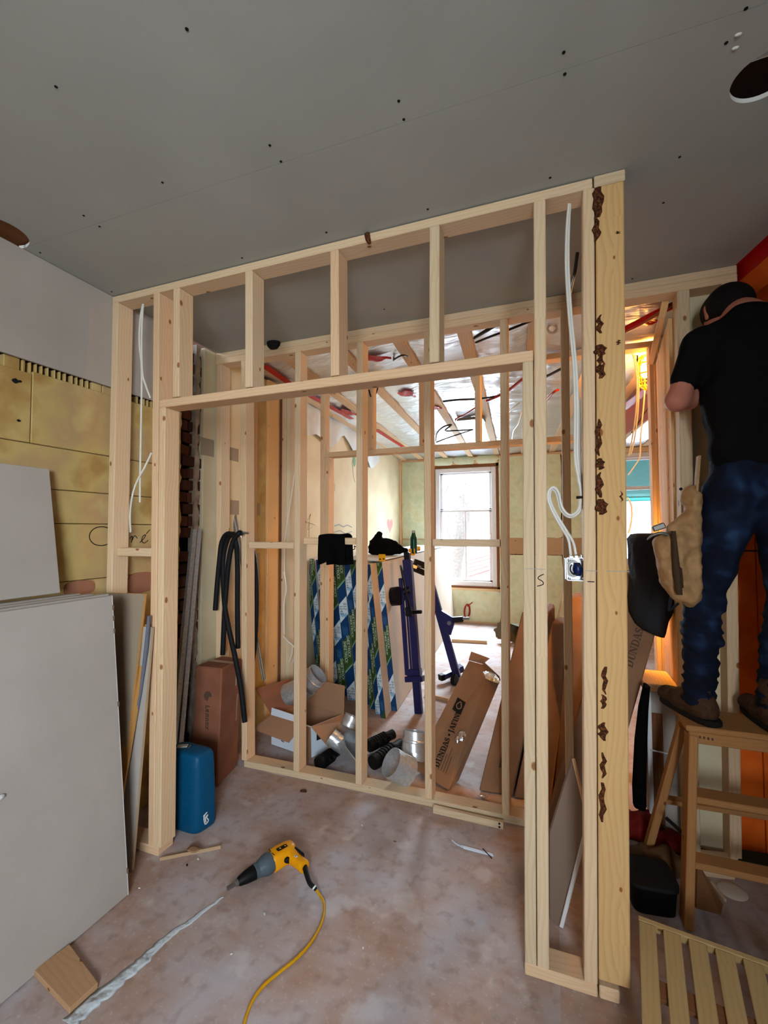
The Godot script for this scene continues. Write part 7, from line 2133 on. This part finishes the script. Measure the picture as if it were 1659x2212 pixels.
func right_clutter() -> void:
	# black coat draped over the top of a carton
	var a0 := Vector3(0.353, 0.553, -2.54)
	var a1 := Vector3(0.582, 1.23, -2.74)
	var dn := (a0 - a1) * (a0.y / (a1.y - a0.y))
	a0 += dn * 0.992
	var rt := Vector3(-0.235, 0, 0.0)
	var dp := Vector3(0.02, 0.0, -0.20)
	var t := long_box("long carton leaning in the right bay under the black coat", [a0 + rt, a0, a1 + rt, a1, a0 + rt + dp, a0 + dp, a1 + rt + dp, a1 + dp])
	var ax := (a1 - a0).normalized()
	lettering("DUNDAS", a0.lerp(a1, 0.70) + Vector3(-0.075, 0, 0.004), ax, Vector3.RIGHT * -1.0, 0.035, M.ink_soft, t, "Droid Serif", "maker_lettering")
	var rg := []
	for q in [[1152, 1402, 26, 0.05], [1154, 1404, 40, 0.08], [1164, 1407, 54, 0.11], [1185, 1410, 57, 0.125], [1220, 1411, 55, 0.13], [1243, 1410, 52, 0.13], [1262, 1413, 58, 0.13], [1290, 1406, 54, 0.13], [1325, 1401, 48, 0.125], [1348, 1402, 36, 0.115], [1362, 1408, 22, 0.10], [1370, 1416, 9, 0.08]]:
		rg.append([at_z(q[1], q[0], -2.66), Vector3(q[2] * 0.00182, 0, -q[2] * 0.0003), Vector3(0.02, 0, q[3]), 2.6])
	rg.reverse()
	tag(obj("coat", loft(MB.new(), rg, 40, true, 0.014), M.coat), "black coat draped over the carton between the post and the worker", "coat")
	# half-height grey partition with a wooden ledge, behind the ladder
	t = thing("half_partition", "half-height grey partition with a pale wooden ledge behind the stepladder", "partition")
	var px0: float = 0.418
	obj("panel", box(Vector3(px0, 0, -2.62), Vector3(0.562, 0.672, -2.56), 0.003), M.drywall, t)
	obj("ledge", box(Vector3(px0 - 0.012, 0.674, -2.80), Vector3(0.555, 0.712, -2.545), 0.004), M.wood[1], t)
	obj("white_post", box(Vector3(px0, 0, -2.559), Vector3(px0 + 0.02, 0.67, -2.548), 0.002), M.white, t)
	var s0 := Vector3(0.434, 0.14, -2.557)
	var s1 := Vector3(0.485, 0.571, -2.557)
	obj("dark_slot", box(Vector3(s0.x, s0.y - 0.1, -2.560), Vector3(s1.x, s1.y, -2.555), 0.001), M.dark_wood, t)
	obj("slot_line", box(Vector3((s0.x + s1.x) / 2 - 0.001, s0.y, -2.556), Vector3((s0.x + s1.x) / 2 + 0.001, s1.y, -2.553), 0), M.ink_soft, t)
	tag(obj("white_rod", tube(MB.new(), [Vector3(0.427, 0.399, -2.54), Vector3(0.501, 0.393, -2.54)], 0.004), M.white), "thin white rod lying across the dark slot of the grey partition", "rod")
	# black form standing in for the shadow under the coat
	rg = []
	for q in [[1740, 1380, 16], [1700, 1381, 17], [1600, 1383, 15], [1530, 1388, 12], [1480, 1396, 6]]:
		rg.append([at_z(q[1], q[0], -2.46), Vector3(q[2] * 0.0017, 0, 0), Vector3(0, 0, 0.04), 2.4])
	tag(obj("shade_form", loft(MB.new(), rg, 20, true, 0.012), M.black_cloth), "tall narrow black form for the shadow between the post and the grey partition", "bag")
	# black tub, rags
	var tc := Vector3(0.336, 0, -2.006)
	tc.z -= 0.09
	t = thing("black_tub", "black plastic tub on the floor beside the stepladder's front rail", "tub")
	obj("tub_body", loft(MB.new(), [[tc + Vector3(0, 0.002, 0), Vector3(0.075, 0, -0.01), Vector3(0.01, 0, 0.075), 5.0], [tc + Vector3(0, 0.10, 0), Vector3(0.083, 0, -0.01), Vector3(0.01, 0, 0.085), 5.0]], 28), M.black, t)
	obj("tub_rim", loft(MB.new(), [[tc + Vector3(0, 0.098, 0), Vector3(0.088, 0, -0.01), Vector3(0.01, 0, 0.09), 5.0], [tc + Vector3(0, 0.112, 0), Vector3(0.088, 0, -0.01), Vector3(0.01, 0, 0.09), 5.0], [tc + Vector3(0, 0.112, 0), Vector3(0.078, 0, -0.01), Vector3(0.01, 0, 0.08), 5.0]], 28), M.black_rubber, t)
	for q in [[Vector3(0.395, 0, -2.287), 0.13, 0.085, mat(Color(0.36, 0.25, 0.15)), "brown rag heap behind the black tub"], [Vector3(0.378, 0, -2.534), 0.09, 0.10, M.red_cloth, "dark red cloth beside the old post, left of the ladder's rear leg"], [Vector3(0.49, 0, -2.457), 0.08, 0.06, M.red_cloth, "dark red cloth between the ladder's rear leg and front rail"], [Vector3(0.342, 0, -2.282), 0.09, 0.07, mat(Color(0.30, 0.22, 0.13)), "olive brown rag against the foot of the old post"]]:
		var f := Field.new(q[0] - Vector3(0.25, 0.05, 0.22), q[0] + Vector3(0.25, 0.22, 0.22), 0.014)
		f.cap(q[0] + Vector3(-q[1] * 0.6, 0.02, 0), q[2] * 0.6, q[0] + Vector3(q[1] * 0.7, 0.015, -0.02), q[2] * 0.5, 0.05)
		f.cap(q[0] + Vector3(0, 0.03, 0.02), q[2] * 0.75, q[0] + Vector3(q[1] * 0.3, q[2] * 0.5, -0.04), q[2] * 0.45, 0.05)
		f.crumple(wob, 0.025, Vector3.ONE * 15)
		f.cut(Vector3(0, 0.004, 0), Vector3.UP)
		tag(obj("rag", f.add_to(MB.new()), q[3]), q[4], "rag")
	# floor litter behind the ladder
	tag(obj("dark_offcut", board(Vector3(0.497, 0.191, -2.1), Vector3(0.488, 0.016, -2.1), Vector3(0.572, 0, -2.12), Vector3(0.586, 0.027, -2.14), 0.010, 0.001), M.dark_wood), "dark triangular board offcut propped beside the ladder's front rail", "offcut")
	tag(obj("pale_stick", stick(Vector3(0.589, 0.012, -2.272), Vector3(0.612, 0.008, -2.184), 0.010, 0.012).mesh(), M.wood[3]), "short pale stick on the floor by the dark offcut", "stick")
	var lc := Vector3(0.658, 0, -2.261)
	t = thing("pot_lid", "pale oval lid lying on the floor behind the ladder", "lid")
	obj("lid_disc", lathe(MB.new(), [Vector2(0.001, 0.012), Vector2(0.03, 0.011), Vector2(0.048, 0.006), Vector2(0.052, 0.002), Vector2(0.048, 0.0005)], Transform3D(Basis.IDENTITY, lc), 28), M.drywall_new, t)
	tag(obj("dark_stick", stick(Vector3(0.595, 0.012, -2.473), Vector3(0.762, 0.012, -2.476), 0.014, 0.014).mesh(), M.dark_wood), "long dark stick lying across the floor behind the ladder", "stick")
	tag(obj("lumber_block", hexa(MB.new(), [Vector3(0.552, 0, -2.311), Vector3(0.69, 0, -2.334), Vector3(0.552, 0, -2.311) + Vector3(0, 0.05, 0), Vector3(0.69, 0, -2.334) + Vector3(0, 0.05, 0), Vector3(0.579, 0, -2.418), Vector3(0.724, 0, -2.441), Vector3(0.579, 0, -2.418) + Vector3(0, 0.05, 0), Vector3(0.724, 0, -2.441) + Vector3(0, 0.05, 0)], 0.003).mesh(), M.wood[1]), "pale lumber block on the floor between the ladder and the orange boards", "lumber")
	tag(obj("green_box", hexa(MB.new(), [Vector3(0.713, 0, -2.375), Vector3(0.831, 0, -2.378), Vector3(0.713, 0, -2.375) + Vector3(0, 0.06, 0), Vector3(0.831, 0, -2.378) + Vector3(0, 0.06, 0), Vector3(0.741, 0, -2.466), Vector3(0.868, 0, -2.477), Vector3(0.741, 0, -2.466) + Vector3(0, 0.06, 0), Vector3(0.868, 0, -2.477) + Vector3(0, 0.06, 0)], 0.006).mesh(), mat(Color(0.16, 0.17, 0.10))), "dark green box on the floor at the foot of the orange boards", "box")
	tag(obj("black_rod", tube(MB.new(), [Vector3(0.422, 0.273, -2.2), Vector3(0.462, 0.271, -2.12)], 0.007), M.ink), "black rod slanting between the ladder's rear leg and front rail", "rod")
	slatted_panel()
	# cables hanging in the right bay, seen past the post
	for r in [[[Vector3(0.517, 2.683, -3.4), Vector3(0.545, 2.566, -3.42), Vector3(0.552, 2.376, -3.42), Vector3(0.527, 2.154, -3.4), Vector3(0.49, 1.954, -3.4)], 0.005, M.cable, "grey cable hanging left of the work lamp"], [[Vector3(0.53, 2.7, -3.45), Vector3(0.567, 2.545, -3.46), Vector3(0.565, 2.322, -3.46), Vector3(0.539, 2.1, -3.45), Vector3(0.511, 1.976, -3.45)], 0.005, M.cable, "second grey cable hanging left of the work lamp"], [[Vector3(0.621, 2.431, -3.55), Vector3(0.61, 2.309, -3.55), Vector3(0.589, 2.116, -3.55), Vector3(0.58, 1.971, -3.55), Vector3(0.55, 1.908, -3.55), Vector3(0.505, 1.843, -3.55)], 0.005, M.cable, "grey cable hanging below the work lamp"], [[Vector3(0.489, 1.681, -3.5), Vector3(0.511, 1.633, -3.5), Vector3(0.514, 1.553, -3.5), Vector3(0.501, 1.474, -3.5), Vector3(0.489, 1.436, -3.5)], 0.006, M.cable, "grey cable loop in front of the right window"], [[Vector3(0.671, 2.349, -3.6), Vector3(0.617, 2.272, -3.6), Vector3(0.542, 2.146, -3.6)], 0.006, M.cable_dark, "dark cable slanting across the foil in the right bay"]]:
		tag(obj("cable", tube(MB.new(), smooth_path(r[0], 4), r[1], 6), r[2]), r[3], "cable", "cables in the right bay")
	# red pipe and its brackets under the foil
	tag(obj("red_pipe", tube(MB.new(), [Vector3(0.389, 2.6, -2.885), Vector3(0.512, 2.6, -2.726), Vector3(0.623, 2.6, -2.605)], 0.018, 10), M.red_tape), "red pipe running under the foil in the hall's right end", "pipe")
	tag(obj("copper_pipe", tube(MB.new(), [Vector3(0.388, 2.585, -2.881), Vector3(0.477, 2.585, -2.777), Vector3(0.606, 2.585, -2.558)], 0.008, 8), mat(Color(0.62, 0.36, 0.26), 0.4)), "thin copper-coloured pipe beside the red pipe", "pipe")
	tag(obj("red_board", board(Vector3(0.64, 2.55, -4.585), Vector3(0.74, 2.55, -4.102), Vector3(0.906, 2.55, -5.054), Vector3(0.807, 2.55, -5.83), 0.004, 0.0), mat(Color(0.74, 0.42, 0.36))), "pale red board under the foil beyond the work lamp", "board")
	tag(obj("red_strip", board(Vector3(0.607, 2.545, -4.345), Vector3(0.695, 2.545, -3.846), Vector3(0.732, 2.545, -4.055), Vector3(0.644, 2.545, -4.618), 0.003, 0.0), M.red_tape), "red strip along the pale red board beyond the work lamp", "tape")


func slatted_panel() -> void:
	var t := thing("slatted_panel", "pale wooden slatted crate side leaning at the bottom right corner", "slatted panel")
	var tl := Vector3(0.242, 0.208, -1.72)
	var o := Vector3(0, 1.46, 0)
	var down := -(at_z(1345, 863, -1.0) - o).normalized()      # towards the camera along the slats
	var across := -(at_z(-890, 1167, -1.0) - o).normalized()   # to the right along the top rail
	if across.x < 0: across = -across
	var n := across.cross(down).normalized()
	if n.y < 0: n = -n
	var L := 0.62
	obj("top_rail", board(tl, tl + across * 0.72, tl + across * 0.72 + down * 0.016, tl + down * 0.016, 0.030 if across.cross(down).dot(n) < 0 else -0.030, 0.002), M.slat, t)
	var at := 0.0
	var pitch := 0.0665
	for k in 11:
		var a := tl + across * (at + 0.001) + down * 0.017
		var w := 0.047
		obj("slat", board(a, a + across * w, a + across * w + down * L, a + down * L, 0.012 if across.cross(down).dot(n) < 0 else -0.012, 0.002), M.slat, t)
		at += pitch
	for q in [0.16, 0.36, 0.56]:
		var a: Vector3 = tl + down * q - n * 0.014
		obj("cross_batten", board(a, a + across * 0.72, a + across * 0.72 + down * 0.05, a + down * 0.05, 0.016 if across.cross(down).dot(n) < 0 else -0.016, 0.002), M.dark_wood, t)
	for x in [0.02, 0.66]:
		var a: Vector3 = tl + across * x + down * 0.02 - n * 0.02
		obj("prop_leg", box(Vector3(a.x - 0.015, 0, a.z - 0.015), Vector3(a.x + 0.015, a.y, a.z + 0.015), 0.002), M.slat, t)


# ---------------------------------------------------------------- seen through the windows
func outside() -> void:
	var g := struct("ground", "pale street ground outside the far windows", "ground")
	obj("pavement", box(Vector3(-30, -1.6, -40), Vector3(30, -1.5, -8.2), 0), M.street, g)
	# tree close to the left window
	var t := thing("tree", "bare tree trunk standing outside the left window", "tree")
	var z := -11.5
	var tr := [Vector3(-2.433, -0.357, -11.5), Vector3(-2.317, 0.702, -11.5), Vector3(-2.117, 1.76, -11.5), Vector3(-2.077, 2.23, -11.5), Vector3(-2.156, 2.587, -11.5), Vector3(-2.247, 3.007, -11.5), Vector3(-2.336, 3.67, -11.5)]
	tr.push_front(Vector3(tr[0].x - 0.1, -1.5, z))
	var sm := smooth_path(tr, 5)
	var rr := []
	for i in sm.size():
		rr.append(lerpf(0.20, 0.13, float(i) / sm.size()) + 0.015 * wob.get_noise_1d(i * 11.0))
	obj("trunk", tube(MB.new(), sm, rr, 14), M.bark, t)
	for q in [[[Vector3(-2.084, 2.703, -11.5), Vector3(-1.842, 2.534, -11.3), Vector3(-1.589, 2.282, -11.1), Vector3(-1.391, 2.093, -11)], 0.02], [[Vector3(-2.288, 2.473, -11.5), Vector3(-2.022, 2.256, -11.2), Vector3(-1.687, 2.055, -11), Vector3(-1.523, 1.952, -11)], 0.014], [[Vector3(-2.287, 2.592, -11.5), Vector3(-2.488, 2.633, -11.6), Vector3(-2.635, 2.379, -11.7)], 0.014], [[Vector3(-2.302, 0.937, -11.5), Vector3(-2.501, 1.408, -11.5), Vector3(-2.617, 1.768, -11.6)], 0.014], [[Vector3(-2.141, 1.76, -11.5), Vector3(-2.392, 1.855, -11.4), Vector3(-2.549, 1.704, -11.4)], 0.010]]:
		obj("branch", tube(MB.new(), smooth_path(q[0], 4), q[1], 8), M.bark, t)
	# pale house over the street
	var h := thing("house", "pale sided house across the street seen through the left window", "house")
	var hz := -17.0
	var a := Vector3(-4.947, -0.138, -17)
	obj("house_wall", box(Vector3(-9.0, -1.5, hz - 5), Vector3(4.5, 5.5, hz), 0.02), M.siding, h)
	for k in 20:
		obj("clapboard", box(Vector3(-9.02, -1.4 + 0.34 * k, hz), Vector3(4.5, -1.37 + 0.34 * k, hz + 0.03), 0), M.siding, h)
	for q in [[Vector3(-2.806, 2.729, -16.98), Vector3(-2.592, 3.448, -16.98)], [Vector3(-2.926, 1.124, -16.98), Vector3(-2.61, 1.862, -16.98)], [Vector3(-3.584, -0.271, -16.98), Vector3(-3.142, 0.259, -16.98)]]:
		var wb := obj("house_window", box(q[0], q[1] + Vector3(0, 0, 0.05), 0.01), mat(Color(0.50, 0.58, 0.64), 0.2), h)
		obj("window_trim", box(q[0] + Vector3(-0.08, -0.08, 0.0), Vector3(q[1].x + 0.08, q[0].y, q[1].z + 0.08), 0.01), M.vinyl, wb)
	obj("porch_roof", hexa(MB.new(), [Vector3(-2.453, 0.035, -14), Vector3(-1.481, 0.356, -14), Vector3(-2.851, 0.465, -16.5), Vector3(-1.657, 0.812, -16.5), Vector3(-2.453, 0.035, -14) + Vector3(0, -0.1, 0), Vector3(-1.481, 0.356, -14) + Vector3(0, -0.1, 0), Vector3(-2.851, 0.465, -16.5) + Vector3(0, -0.1, 0), Vector3(-1.657, 0.812, -16.5) + Vector3(0, -0.1, 0)], 0.01).mesh(), M.roof, h)
	for k in 5:
		var f := k / 5.0
		obj("roof_batten", stick((Vector3(-2.453, 0.035, -14)).lerp(Vector3(-2.851, 0.465, -16.5), f) + Vector3(0, 0.04, 0), (Vector3(-1.481, 0.356, -14)).lerp(Vector3(-1.657, 0.812, -16.5), f) + Vector3(0, 0.04, 0), 0.05, 0.05).mesh(), M.roof, h)
	# teal awning over the other window
	var w := thing("awning", "teal awning outside the right window", "awning")
	obj("canopy", board(Vector3(0.7, 2.02, -8.5), Vector3(2.1, 2.02, -8.5), Vector3(2.1, 2.75, -7.6), Vector3(0.7, 2.75, -7.6), 0.02, 0.0), M.teal_awning, w)
	obj("valance", box(Vector3(0.7, 1.93, -8.51), Vector3(2.1, 2.03, -8.49), 0.0), M.teal_awning, w)


func _ready() -> void:
	rng.seed = 20240
	wob = noise(1.0, 5, 3)
	camera_and_light()
	make_materials()
	shell()
	left_things()
	middle_things()
	right_things()
	outside()
